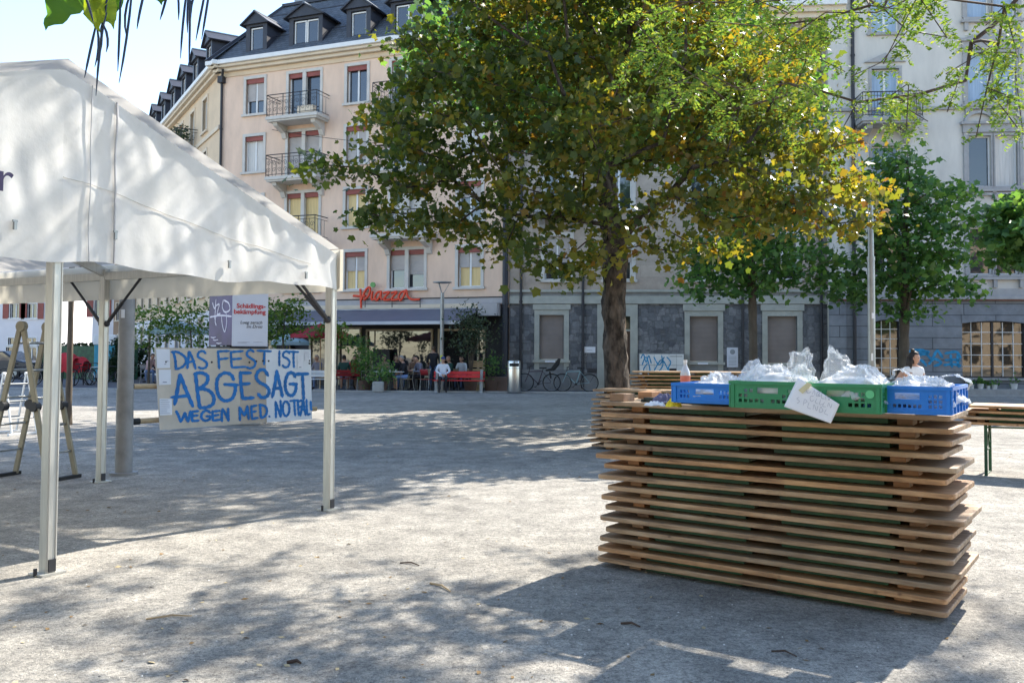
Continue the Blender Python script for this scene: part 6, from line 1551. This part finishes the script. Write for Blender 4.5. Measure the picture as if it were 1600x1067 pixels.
    mb.sphere(hc + HR @ Vector((0, -.087, -.062)) * scale, (.022 * scale, .007 * scale, .006 * scale), 8, 6, m=2)
    mb.build('body', [M[k] for k in mats], t, smooth=180)
    hb = MB()
    def hr(d, q):
        k = 1.10 if d.z > -.1 or d.y > 0 else .9; x, y, z = d.x * a_ * k, d.y * b_ * k, d.z * c_ * 1.08
        if d.y < -.25 and d.z < .48: y = max(y, -.2 * b_); x *= .96
        if hair_style == 'short' and d.z < -.35: z = max(z, -.35 * c_); x *= .9
        j = 1 + .03 * math.sin(17 * d.x + 9 * d.z) + .03 * math.sin(23 * d.y)
        return HR @ (Vector((x, y + .006 * scale, z + .006 * scale)) * j)
    if hair_style != 'bald': hb.sphere(hc, 1, 22, 16, fn=hr)
    if hair_style == 'long':
        for k in range(13):
            a = -1.25 + 2.5 * k / 12; x, y = math.sin(a) * a_ * 1.05, math.cos(a) * b_ * 1.0
            hb.tube([hc + HR @ Vector((x, y, .03)), hc + HR @ Vector((x * 1.15, y * 1.1, -.08)) , hc + HR @ Vector((x * 1.2, y * 1.1 + .01, -.22 - .02 * (k % 3)))], [.022, .024, .010], 6)
        hb.sphere(hc + HR @ Vector((-.01, .03, .135)) * scale, .038 * scale, 10, 8)
    if hair_style == 'bald': hb.sphere(hc + HR @ Vector((0, .03, -.01)), (a_ * .98, b_ * .78, c_ * .6), 16, 10)
    hb.build('hair', M[hair], t, smooth=180)
    if cap:
        cb2 = MB(); cb2.sphere(hc + HR @ Vector((0, .004, .045)), (a_ * 1.16, b_ * 1.12, c_ * .72), 18, 10, fn=lambda d, q: HR @ Vector((d.x * a_ * 1.16, d.y * b_ * 1.12, max(d.z, -.05) * c_ * .72)))
        cb2.prism([(.06 * math.cos(rad(k)), -.10 - .06 * abs(math.sin(rad(k)))) for k in range(0, 181, 15)], .012, lambda u, v, w: hc + HR @ Vector((u, v + .02, .042 + w))); cb2.build('cap', M[cap], t, smooth=50)
    return t
def stand(armL=None, armR=None, h=1.0):
    J = dict(pelvis=(0, 0, .94), spine=(0, .01, 1.12), chest=(0, .0, 1.32), neck=(0, .0, 1.47), skull=(0, -.01, 1.53),
             shL=(-.165, 0, 1.39), elL=(-.22, .03, 1.12), wrL=(-.22, -.06, .90), shR=(.165, 0, 1.39), elR=(.22, .03, 1.12), wrR=(.22, -.06, .90),
             hipL=(-.085, 0, .90), knL=(-.10, -.02, .50), anL=(-.11, .03, .09), toeL=(-.13, -.13, .045), hipR=(.085, 0, .90), knR=(.10, -.02, .50), anR=(.11, .03, .09), toeR=(.13, -.13, .045))
    if armL: J['elL'], J['wrL'] = armL
    if armR: J['elR'], J['wrR'] = armR
    return J
def sit(lean=0.0, armL=None, armR=None, legs=(.12, .12), seat=.47, knee=-.42, foot=(-.42, -.42)):
    s = seat + .09
    J = dict(pelvis=(0, .0, s), spine=(0, .02 - lean * .4, s + .18), chest=(0, .02 - lean, s + .37), neck=(0, .01 - lean * 1.35, s + .53), skull=(0, -.01 - lean * 1.5, s + .59),
             shL=(-.165, .01 - lean, s + .45), elL=(-.22, -.08 - lean, s + .20), wrL=(-.12, -.26 - lean, s + .10), shR=(.165, .01 - lean, s + .45), elR=(.22, -.08 - lean, s + .20), wrR=(.12, -.26 - lean, s + .10),
             hipL=(-.09, -.03, s - .02), knL=(-legs[0], knee, s - .01), anL=(-legs[0], foot[0] + .02, .085), toeL=(-legs[0] - .02, foot[0] - .14, .045), hipR=(.09, -.03, s - .02), knR=(legs[1], knee, s - .01), anR=(legs[1], foot[1] + .02, .085), toeR=(legs[1] + .02, foot[1] - .14, .045))
    if armL: J['elL'], J['wrL'] = armL
    if armR: J['elR'], J['wrR'] = armR
    return J
def W_(top, bottom, shin=None, fore='skin', upper=None, shoe='shoe'):
    return dict(top=top, upper_arm=upper or top, fore_arm=fore, bottom=bottom, thigh=bottom, shin=shin or bottom, shoe=shoe)
def gp(x, d): p = P(x, 600, d); return Vector((p.x, p.y, 0))
# ---------------------------------------------------------------- cafe furniture
def slat_bench(label, loc, rotz, L, m, legs='steel', group=None, back=.85):
    t = thing('bench', label, 'bench', loc, rotz, group)
    for k in range(4): b = MB(); b.bx(-L / 2, L / 2, -.24 + .115 * k, -.24 + .115 * k + .095, .43, .46); b.build('seat_slat', M[m], t, bevel=.006)
    for z in (.56, .69): b = MB(); M_ = Matrix.Rotation(rad(-12), 3, 'X'); b.box((0, .25 + (z - .5) * .2, z + .03), (L, .028, .115), M=M_); b.build('back_slat', M[m], t, bevel=.006)
    for x in ((-L / 2 + .12, L / 2 - .12) if legs != 'mid' else (-L / 2 + .1, 0, L / 2 - .1)):
        b = MB()
        if legs == 'concrete': b.prism([(-.26, 0), (-.20, .06), (-.22, .36), (-.27, .43), (.24, .43), (.36, .84), (.30, .84), (.16, .36), (.18, .06), (.26, 0)], .11, lambda u, v, w: (x - .055 + w, u, v)); b.build('end_support', M['concrete'], t, bevel=.01)
        else:
            b.tube([(x, -.25, 0), (x, -.20, .42), (x, .20, .42), (x, .34, .84)], .018, 8); b.tube([(x, .20, .42), (x, .30, 0)], .018, 8); b.build('leg_frame', M['steel'], t, smooth=50)
    return t
def bistro_chair(loc, rotz, label, m='steel', seat='wood_light', group='cafe chairs'):
    t = thing('cafe_chair', label, 'chair', loc, rotz, group)
    b = MB(); b.bx(-.20, .20, -.20, .20, .445, .465); b.build('seat', M[seat], t, bevel=.008)
    b = MB(); b.grid(lambda u, v: (-.19 + .38 * u, .20 + .03 * math.sin(PI * u) + .06 * v, .62 + .22 * v), 8, 3); o = b.build('backrest', M[seat], t, smooth=180); md = o.modifiers.new('thickness', 'SOLIDIFY'); md.thickness = .012
    for sx_ in (-1, 1):
        for a, c in (((sx_ * .21, -.22, 0), (sx_ * .18, -.18, .445)), ((sx_ * .21, .25, 0), (sx_ * .18, .18, .445))):
            b = MB(); b.tube([a, c], .012, 8); b.build('leg', M[m], t, smooth=60)
        b = MB(); b.tube([(sx_ * .18, .18, .445), (sx_ * .19, .20, .62), (sx_ * .19, .26, .86)], .011, 8); b.build('back_post', M[m], t, smooth=60)
    return t
def cafe_table(loc, rotz, label, m='white_paint', W=.7, L=.7, group='cafe tables', round_=False):
    t = thing('cafe_table', label, 'table', loc, rotz, group)
    b = MB()
    if round_: b.lathe([(W / 2, 0), (W / 2, .025)], (0, 0, .72), 24)
    else: b.bx(-L / 2, L / 2, -W / 2, W / 2, .72, .745)
    b.build('table_top', M[m], t, bevel=.005)
    for sx_ in (-1, 1):
        for sy in (-1, 1): b = MB(); b.tube([(sx_ * L * .42, sy * W * .42, 0), (sx_ * L * .38, sy * W * .38, .72)], .014, 8); b.build('leg', M['steel'], t, smooth=60)
    return t
def tableware(loc, label, kind):
    t = thing('drinking_glass' if kind == 'glass' else 'coffee_cup', label, 'glass' if kind == 'glass' else 'cup', loc); b = MB()
    b.lathe([(.028, 0), (.035, .12), (.032, .12), (.026, .01)] if kind == 'glass' else [(.06, 0), (.065, .012), (.03, .014), (.04, .07), (.036, .07), (.028, .02)], (0, 0, 0), 14); b.build('vessel', M['pot_white'] if kind != 'glass' else M['pet'], t, smooth=50)
def parasol(label, loc, R_, H, m, n=8, tilt=0):
    t = thing('parasol', label, 'parasol', loc); b = MB(); b.tube([(0, 0, 0), (0, 0, H + .05)], .022, 10); b.build('pole', M['wood_light'], t, smooth=60)
    b = MB(); b.lathe([(.25, 0), (.25, .06), (.05, .08)], (0, 0, 0), 16); b.build('base', M['concrete'], t)
    b = MB()
    for k in range(n):
        a0, a1 = 2 * PI * k / n, 2 * PI * (k + 1) / n
        def fn(u, v): a = a0 + (a1 - a0) * u; r = R_ * v * math.cos(PI / n) / math.cos((a - (a0 + a1) / 2)); return (r * math.cos(a), r * math.sin(a), H - .42 * v - .03 * math.sin(PI * u) * v)
        b.grid(fn, 6, 5)
        b.quad((R_ * math.cos(a0), R_ * math.sin(a0), H - .42), (R_ * math.cos(a1), R_ * math.sin(a1), H - .42), (R_ * math.cos(a1), R_ * math.sin(a1), H - .56), (R_ * math.cos(a0), R_ * math.sin(a0), H - .56))
    b.build('canopy', M[m], t)
    for k in range(n): a = 2 * PI * k / n; b = MB(); b.tube([(0, 0, H - .45), (R_ * .95 * math.cos(a), R_ * .95 * math.sin(a), H - .43)], .008, 5); b.build('rib', M['wood_light'], t)
    return t
def planter_bush(name, label, loc, h, r, mt, n, pot=True, tree=0, leaf=.10, shape='oval', group=None):
    t = thing(name, label, 'plant', loc, 0, group); z0 = 0
    if pot: b = MB(); b.lathe([(.2, 0), (.27, .36), (.29, .4), (.25, .4), (.22, .34)], (0, 0, 0), 16); b.build('pot', M['terracotta'], t, smooth=50); z0 = .35
    b = MB()
    tops = []
    for k in range(9): a = 2 * PI * k / 9 + random.random(); q = random.uniform(.4, .95); p = Vector((r * q * math.cos(a), r * q * math.sin(a), z0 + tree + (h - z0 - tree) * random.uniform(.25, .95))); tops.append(p); b.tube([(0, 0, z0), (p.x * .25, p.y * .25, z0 + tree + (p.z - z0 - tree) * .3), p], [.022 if tree else .012, .014 if tree else .009, .004], 5)
    tops += [Vector((0, 0, z0 + tree + (h - z0 - tree) * f)) for f in (.3, .55, .8, .95)]
    b.build('stem', M['bark_pale'], t, smooth=60); c = clump(tops, n / len(tops), r * .36, .9)
    leaves('leaves', M[mt], t, np.array(loc) + c, leaf, shape, .3, origin=loc); return t
# bench with the sitting man
bp = P(717, 606, 32.9); bp.z = 0
slat_bench('bright red bench on concrete supports, a man in a white shirt sitting on it', bp, rad(0), 1.9, 'red_paint', 'concrete')
person('man in a white shirt and blue cap sitting on the bright red bench', (P(692, 600, 32.9).x, bp.y - .02, 0), rad(6), sit(.02, ((-.25, -.06, .78), (-.05, -.24, .66)), ((.25, -.06, .78), (.06, -.24, .66)), (.13, .10), .45, -.42, (-.52, -.40)), W_('white_shirt', 'dark_trousers', fore='white_shirt'), 'hair_grey', 'short', .15, .12, cap='blue_cap')
# people round the cafe tables
tb = gp(607, 33.8); cafe_table(tb, rad(10), 'white cafe table with glasses beside the green bushes', 'white_paint', .75, 1.15)
for k, (dx_, dy_, kd) in enumerate(((-.25, .05, 'glass'), (.05, -.1, 'cup'), (.28, .08, 'cup'), (-.02, .18, 'glass'))): tableware(tb + Vector((dx_, dy_, .747)), ('tall drinking glass near the edge of the white cafe table', 'white coffee cup at the middle of the white cafe table', 'white coffee cup at the end of the white cafe table towards the man in black', 'drinking glass at the back of the white cafe table')[k], kd)
def seated(label, x, d, rz, J, wear, hair, style='short', turn=0, tilt=0, chair=None):
    p = gp(x, d); person(label, p, rz, J, wear, hair, style, turn, tilt); bistro_chair(p + Matrix.Rotation(rz, 3, 'Z') @ Vector((0, .03, 0)), rz, chair)
seated('person in a tan top sitting behind the white cafe table', 600, 35.0, rad(0), sit(.06), W_('tan_top', 'jeans'), 'hair_brown', 'short', .2, .1, 'steel cafe chair under the person in the tan top')
seated('person in a black top and light blue shorts sitting at the white cafe table', 634, 33.9, rad(-68), sit(.10, ((-.24, -.18, .72), (-.15, -.42, .74)), None, (.12, .14)), W_('black_cloth', 'blue_shorts', 'skin'), 'hair_grey', 'short', .1, .15, 'steel cafe chair under the person in light blue shorts')
seated('woman in a brown top sitting behind the man in the grey shirt', 646, 35.2, rad(20), sit(.05), W_('brown_top', 'dark_trousers'), 'hair_brown', 'long', 0, 0, 'steel cafe chair under the woman in the brown top')
seated('man in a grey shirt leaning over the small dark cafe table', 659, 34.2, rad(-55), sit(.14, ((-.24, -.22, .74), (-.14, -.46, .77)), ((.24, -.22, .74), (.12, -.48, .77))), W_('grey_shirt', 'dark_trousers', fore='grey_shirt'), 'hair_dark', 'short', 0, .12, 'steel cafe chair under the man in the grey shirt')
cafe_table(gp(645, 34.5), rad(20), 'small dark cafe table between the grey shirt man and the woman in brown', 'storefront', .6, .6)
person('waiter in a black top and jeans standing with his back turned by the cafe door', gp(677, 34.6), rad(170), stand(((-.24, -.06, 1.12), (-.18, -.28, 1.08)), ((.25, .03, 1.12), (.22, -.12, .98))), W_('black_cloth', 'jeans'), 'hair_brown', 'short', .2, 0)
seated('person in a dark top sitting behind the bright red bench', 703, 34.6, rad(-50), sit(.04), W_('green_top', 'jeans'), 'hair_grey', 'bald', 0, .05, 'steel cafe chair behind the bright red bench')
seated('person in a white top sitting deep under the awning behind the olive tree', 722, 35.4, rad(-20), sit(.05), W_('white_top', 'jeans'), 'hair_dark', 'long', 0, 0, 'steel cafe chair under the awning behind the olive tree')
seated('person in a red top sitting at the far table behind the dark red bench', 552, 35.6, rad(30), sit(.08), W_('red_cover', 'dark_trousers'), 'hair_dark', 'short', 0, .1, 'steel cafe chair at the far table behind the dark red bench')
seated('person in a grey top sitting behind the pale blue grey bench', 497, 35.0, rad(-25), sit(.06), W_('grey_shirt', 'jeans'), 'hair_grey', 'short', 0, .1, 'steel cafe chair behind the pale blue grey bench')
seated('person in black leaning back beside the woman in the brown top', 619, 35.5, rad(35), sit(-.02), W_('black_cloth', 'jeans'), 'hair_brown', 'long', 0, 0, 'steel cafe chair under the person leaning back in black')
cafe_table(gp(556, 35.0), 0, 'white cafe table behind the dark red bench', 'white_paint', .7, .7)
bistro_chair(gp(668, 33.6), rad(150), 'empty cafe chair with a red seat beside the waiter', 'steel', 'dark_red')
t = thing('wooden_crate', 'light wooden fruit crates stacked behind the bright red bench', 'crate', gp(744, 34.2)); b = MB()
for z in (0, .30, .60, .90):
    for k in range(3): b.bx(-.25, .25, -.18, -.165, z + .02 + .085 * k, z + .09 + .085 * k); b.bx(-.25, .25, .165, .18, z + .02 + .085 * k, z + .09 + .085 * k)
    for x in (-.24, .24): b.bx(x - .012, x + .012, -.16, .16, z + .02, z + .28)
b.build('slats', M['wood_light'], t)
b = MB(); b.box((0, 0, .2), (.4, .3, .4)); t = thing('stone_block', 'rough grey stone block at the terrace edge below the bushes', 'stone block', gp(591, 32.6)); b.build('block', M['concrete'], t, bevel=.05)
planter_bush('potted_bush', 'bushy green potted shrub beside the red slatted bench', gp(570, 34.0), 1.55, .5, 'leaf_green', 700)
planter_bush('potted_bush', 'low spreading green shrub between the white cafe table and the stone block', gp(596, 33.2), 1.0, .55, 'leaf_green', 600)
planter_bush('potted_bush', 'tall thin green shrub against the cream window frame', gp(563, 35.2), 2.0, .35, 'leaf_green', 380)
planter_bush('olive_tree', 'potted olive tree with a thin pale trunk behind the bright red bench', gp(735, 33.8), 2.95, .78, 'leaf_olive', 1500, True, .85, .11)
planter_bush('potted_bush', 'dark potted shrub at the end of the terrace beside the steel bin', gp(768, 34.2), 1.3, .45, 'leaf_green', 320)
b = MB(); b.bx(-.6, .6, -.25, .25, 0, .55); t = thing('planter_box', 'long brown planter box against the dark shop pier', 'planter', gp(782, 34.4)); b.build('box', M['terracotta'], t, bevel=.02)
# benches by the tent post
p = gp(497, 33.6); slat_bench('pale blue grey slatted bench beside the dark red one near the tent post', p, rad(185), 1.1, 'board_pale', 'steel')
p = gp(543, 34.6); slat_bench('dark red slatted bench seen from behind near the tent post', p, rad(183), 1.05, 'dark_red', 'steel')
person('person in a dark green top sitting with the back turned on the dark red bench', gp(537, 34.7), rad(186), sit(.06), W_('green_top', 'blue_shorts', 'skin', shoe='white_top'), 'hair_dark', 'short', -.5, .1)
person('person in a pink shirt sitting near the grey pole', gp(231, 40), rad(70), sit(.14), W_('pink_shirt', 'jeans'), 'hair_brown', 'short', 0, .2)
bistro_chair(gp(231, 40) + Vector((-.03, 0, 0)), rad(70), 'steel chair under the person in the pink shirt', 'steel', 'steel')
person('person in a dark top sitting beside the person in the pink shirt', gp(243, 41), rad(-60), sit(.08), W_('black_cloth', 'jeans'), 'hair_dark', 'short', 0, .1)
bistro_chair(gp(243, 41), rad(-60), 'steel chair half hidden by the lettered board', 'steel', 'steel')
parasol('red parasol open under the grey awning', gp(500, 33.6), 1.15, 2.55, 'parasol_red')
parasol('pale teal parasol open behind the light green trees', gp(280, 38), 1.5, 2.75, 'parasol_teal')
parasol('small blue white parasol behind the light green tree beside the poster', gp(452, 36.5), .8, 2.3, 'parasol_teal')
simple_tree('planter_tree', 'light green planter tree between the white poster and the tent post', gp(440, 34.2), 1.5, LB(34.2, (440, 500, 36, 34), (455, 480, 22, 18), (425, 525, 20, 22), (465, 515, 14, 14)), 'leaf_light', 34, .2, .36, .13, 'oval', .05, 'bark_pale', group='planter trees by the cafe')
simple_tree('planter_tree', 'light green planter tree in front of the pale teal parasol', gp(300, 36.5), 1.4, LB(36.5, (280, 495, 38, 24), (310, 520, 30, 26), (262, 515, 28, 20), (325, 500, 20, 26)), 'leaf_light', 26, .22, .42, .14, 'oval', .05, 'bark_pale', group='planter trees by the cafe')
simple_tree('planter_tree', 'light green planter tree standing nearest the grey pole', gp(232, 37), 1.3, LB(37, (232, 490, 30, 16), (225, 525, 24, 20), (250, 515, 24, 24)), 'leaf_light', 28, .22, .42, .14, 'oval', .05, 'bark_pale', group='planter trees by the cafe')
simple_tree('planter_tree', 'light green planter tree overhanging the red parasol', gp(523, 32.6), 1.6, LB(32.6, (505, 522, 28, 12), (540, 530, 24, 14), (520, 515, 26, 10)), 'leaf_light', 16, .2, .3, .15, 'oval', .035, 'bark_pale', group='planter trees by the cafe')
# bin, lamps
t = thing('litter_bin', 'brushed steel cylindrical litter bin with a dark slot on the square', 'litter bin', gp(803, 32.6), rad(8))
b = MB(); b.lathe([(.20, .0), (.235, .03), (.25, .08), (.25, 1.12), (.235, 1.18), (.16, 1.215)], (0, 0, 0), 28); b.build('drum', M['bright_steel'], t, smooth=40)
b = MB(); b.grid(lambda u, v: (.253 * math.sin(-.85 + 1.5 * u), -.253 * math.cos(-.85 + 1.5 * u), .98 + .12 * v), 10, 1); b.build('slot', M['rubber'], t); b = MB(); b.lathe([(.254, 0), (.254, .02)], (0, 0, .9), 28); b.build('band', M['steel'], t, smooth=40)
t = thing('street_lamp', 'grey street lamp with a flat round head on struts in front of the cafe', 'street lamp', gp(690, 33.9))
zt2 = P(690, 443, 33.9).z; b = MB(); b.tube([(0, 0, 0), (0, 0, 1.2), (0, 0, zt2 - .35)], [.095, .085, .07], 12); b.build('post', M['steel'], t, smooth=60)
b = MB(); b.lathe([(.10, 0), (.36, .03), (.36, .055), (.05, .07)], (0, 0, zt2), 24); b.build('lamp_head', M['zinc'], t, smooth=30); b = MB()
for k in range(3): a = 2 * PI * k / 3; b.bar((.05 * math.cos(a), .05 * math.sin(a), zt2 - .38), (.27 * math.cos(a), .27 * math.sin(a), zt2 + .02), .02)
b.build('strut', M['zinc'], t); st = MB(); st.grid(lambda u, v: (.094 * math.sin(-.6 + 1.2 * u), -.094 * math.cos(-.6 + 1.2 * u), 1.15 + .22 * v), 5, 1); st.build('sticker', mat('yellow_green_sticker', (.55, .60, .05), .6), t)
lp_ = gb(1362, 19); t = thing('lamp_post', 'tall grey lamp post rising into the maple leaves behind the crates', 'lamp post', lp_)
b = MB(); b.tube([(0, 0, 0), (0, 0, 1.3)], [.085, .082], 14); b.tube([(0, 0, 1.3), (0, 0, 3.55)], .078, 14); b.tube([(0, 0, 3.55), (0, 0, 4.7)], [.064, .055], 14); b.tube([(0, 0, 3.5), (0, 0, 3.58)], .085, 14); b.build('post', M['steel'], t, smooth=50)
st = MB(); st.grid(lambda u, v: (.0815 * math.sin(-.3 + .7 * u), -.0815 * math.cos(-.3 + .7 * u), 2.25 + .12 * v), 5, 1); st.build('sticker', M['paper'], t); st = MB(); st.grid(lambda u, v: (.0825 * math.sin(-.5 + .5 * u), -.0825 * math.cos(-.5 + .5 * u), 1.35 + .16 * v), 5, 1); st.build('sticker', M['paper'], t)
b = MB(); b.bar((0, 0, 4.66), (0, .5, 4.76), .05); b.box((0, .7, 4.78), (.2, .5, .1)); b.build('lamp_head', M['zinc'], t, bevel=.02)
# girl behind the crates
girl = P(1427, 560, 14.6)
person('dark haired woman in a white sleeveless top behind the crates', (girl.x, girl.y, 0), rad(14), {k: v for k, v in stand(((-.30, .10, 1.16), (-.26, -.10, 1.28)), ((.24, .03, 1.14), (.23, -.04, .92))).items()}, W_('white_top', 'jeans', upper='skin'), 'hair_dark', 'long', .75, .05, scale=.885)
# ---------------------------------------------------------------- bicycles
def bicycle(label, loc, rotz, m, extra=None, R_=.335, group='parked bicycles'):
    t = thing('bicycle', label, 'bicycle', loc, rotz, group)
    for x in (-.52, .52):
        w = MB(); w.tube([(x + R_ * math.cos(2 * PI * k / 28), 0, R_ + .01 + R_ * math.sin(2 * PI * k / 28)) for k in range(29)], .021, 6, cap=False); o = w.build('wheel', M['rubber'], t, smooth=80)
        w = MB(); w.tube([(x + (R_ - .03) * math.cos(2 * PI * k / 28), 0, R_ + .01 + (R_ - .03) * math.sin(2 * PI * k / 28)) for k in range(29)], .010, 5, cap=False)
        for k in range(16): a = 2 * PI * k / 16; w.tube([(x, .02 * (-1) ** k, R_ + .01), (x + (R_ - .03) * math.cos(a), 0, R_ + .01 + (R_ - .03) * math.sin(a))], .0022, 4, cap=False)
        w.tube([(x, -.05, R_ + .01), (x, .05, R_ + .01)], .022, 8); w.build('rim', M['steel'], o)
    c = (.0, 0, .29); st = (-.16, 0, .78); hd = (.36, 0, .76); h2 = (.385, 0, .66); rr_ = (-.52, 0, R_ + .01); fr_ = (.52, 0, R_ + .01)
    f = MB()
    for a, b_ in ((c, st), (c, h2), (st, hd), (hd, h2)): f.tube([a, b_], .018, 8)
    for y in (-.04, .04):
        f.tube([c, (rr_[0], y, rr_[2])], .010, 6); f.tube([st, (rr_[0], y, rr_[2])], .009, 6); f.tube([(h2[0], y * .6, h2[2]), (fr_[0], y, fr_[2])], .012, 6)
    f.build('frame', M[m], t, smooth=60)
    f = MB(); f.tube([st, (-.19, 0, .88)], .014, 8); f.prism([(-.32, -.07), (-.32, .07), (-.18, .05), (-.04, .015), (-.04, -.015), (-.18, -.05)], .05, lambda u, v, w: (u, v, .88 + w)); f.build('saddle', M['rubber'], t, bevel=.015)
    f = MB(); f.tube([hd, (.34, 0, .92)], .014, 8); f.tube([(.28, -.30, .95), (.36, -.1, .93), (.36, .1, .93), (.28, .30, .95)], .013, 8); f.build('handlebar', M['iron'], t, smooth=60)
    f = MB(); f.tube([(.0, -.06, .29), (.0, .06, .29)], .05, 12); f.lathe([(.09, 0), (.09, .006)], (0, 0, 0), 14) if False else None; f.bar((0, -.08, .29), (.12, -.08, .17), .02); f.bar((0, .08, .29), (-.12, .08, .41), .02); f.box((.13, -.12, .165), (.09, .08, .02)); f.box((-.13, .12, .415), (.09, .08, .02)); f.build('crank', M['iron'], t)
    if extra == 'seat':
        f = MB(); f.prism([(-.62, .80), (-.30, .78), (-.28, .84), (-.50, .90), (-.78, 1.28), (-.86, 1.26), (-.80, 1.02)], .30, lambda u, v, w: (u, -.15 + w, v)); f.bar((-.45, .1, .78), (-.50, .1, .5), .06); f.build('child_seat', M['rubber'], t, bevel=.03)
    if extra == 'rack':
        f = MB(); f.bx(-.82, -.30, -.07, .07, .72, .735); f.bar((-.75, .06, .72), (-.54, .06, .36), .01); f.bar((-.75, -.06, .72), (-.54, -.06, .36), .01); f.build('rack', M['iron'], t); f = MB(); f.bx(-.80, -.42, -.15, .15, .745, .90); f.build('basket', M['iron'], t, bevel=.02)
    if extra == 'stand': f = MB(); f.bar((-.05, .03, .27), (-.12, .18, .0), .014); f.build('kickstand', M['iron'], t)
    return t
bicycle('dark bicycle with a black child seat leaning at the stone wall beside the steel bin', gp(841, 34.3), rad(172), 'bike_dark', 'seat')
bicycle('pale teal bicycle with a rear basket parked at the stone wall', gp(900, 34.3), rad(176), 'bike_teal', 'rack')
bicycle('black bicycle parked behind the tall worn ladder', gp(30, 37), rad(20), 'bike_black')
bicycle('black bicycle seen between the ladder and the front tent post', gp(62, 37.5), rad(160), 'bike_black', 'rack')
bicycle('silver framed bicycle beside the red covers behind the slim bare trunk', gp(150, 37.5), rad(150), 'bike_silver', 'stand')
bicycle('black bicycle with a thin wheel seen beside the rear tent post', gp(172, 39.5), rad(12), 'bike_black')
bicycle('dark bicycle under the red covers behind the slim bare trunk', gp(128, 37.3), rad(75), 'bike_black')
for (x, d, lab, s) in ((104, 37.6, 'large red cover hung over a parked bicycle near the front tent post', 1.0), (123, 37.9, 'smaller red cover hung over a parked bicycle behind the slim bare trunk', .8)):
    t = thing('bicycle_cover', lab, 'cover', gp(x, d)); b = MB()
    b.grid(lambda u, v: (.46 * s * (u - .5) * 2 * (1 - .2 * v * v), .34 * math.cos(PI * v) * (1 + .1 * math.sin(9 * u)), .55 + .82 * s * math.sin(PI * v) ** .6 * (1 - .5 * abs(u - .5) ** 2 * 2) + .03 * math.sin(15 * u + 6 * v)), 24, 20); b.build('cloth', M['red_cover'], t, smooth=180)
    b = MB(); b.tube([(-.2, 0, 0), (-.15, 0, .7)], .03, 8); b.tube([(.2, 0, 0), (.15, 0, .7)], .03, 8); b.build('support', M['iron'], t)
# parked car at the edge
cp = gp(-4, 46); t = thing('parked_car', 'dark parked car at the edge of the street before the white house', 'car', cp, rad(0))
b = MB(); prof = [(-2.1, .25), (-2.1, .75), (-1.95, .86), (-1.35, .92), (-.75, 1.38), (.75, 1.42), (1.45, .95), (2.0, .85), (2.12, .6), (2.1, .25)]; b.prism(prof, 1.7, lambda u, v, w: (u, -.85 + w, v)); b.build('body', M['car_paint'], t, bevel=.06)
b = MB()
for y in (-.856, .852): b.prism([(-1.2, .94), (-.7, 1.32), (-.05, 1.34), (-.05, .94)], .004, lambda u, v, w: (u, y + w, v)); b.prism([(.03, .94), (.03, 1.34), (.7, 1.36), (1.25, .95)], .004, lambda u, v, w: (u, y + w, v))
b.build('side_window', M['glass'], t)
for x in (-1.3, 1.3):
    for y in (-.80, .80): b = MB(); b.tube([(x, y - .1, .31), (x, y + .1, .31)], .31, 20); o = b.build('wheel', M['rubber'], t, smooth=40); b = MB(); b.tube([(x, y - .105, .31), (x, y + .105, .31)], .19, 14); b.build('hub', M['steel'], o)
for y in (-.6, .6): b = MB(); b.box((2.1, y, .68), (.06, .3, .12)); b.build('headlight', M['pet'], t)
# overhead wire
wa, wb_ = on_pink(425, 203, .05), P(760, 226, 34.0); t = thing('overhead_wire', 'thin overhead wire slung from the corner downpipe across the pink facade', 'wire', wa); b = MB()
b.tube([(wb_ - wa) * (k / 10) - Vector((0, 0, .25 * math.sin(PI * k / 10))) for k in range(11)], .012, 5); b.build('cable', M['iron'], t)
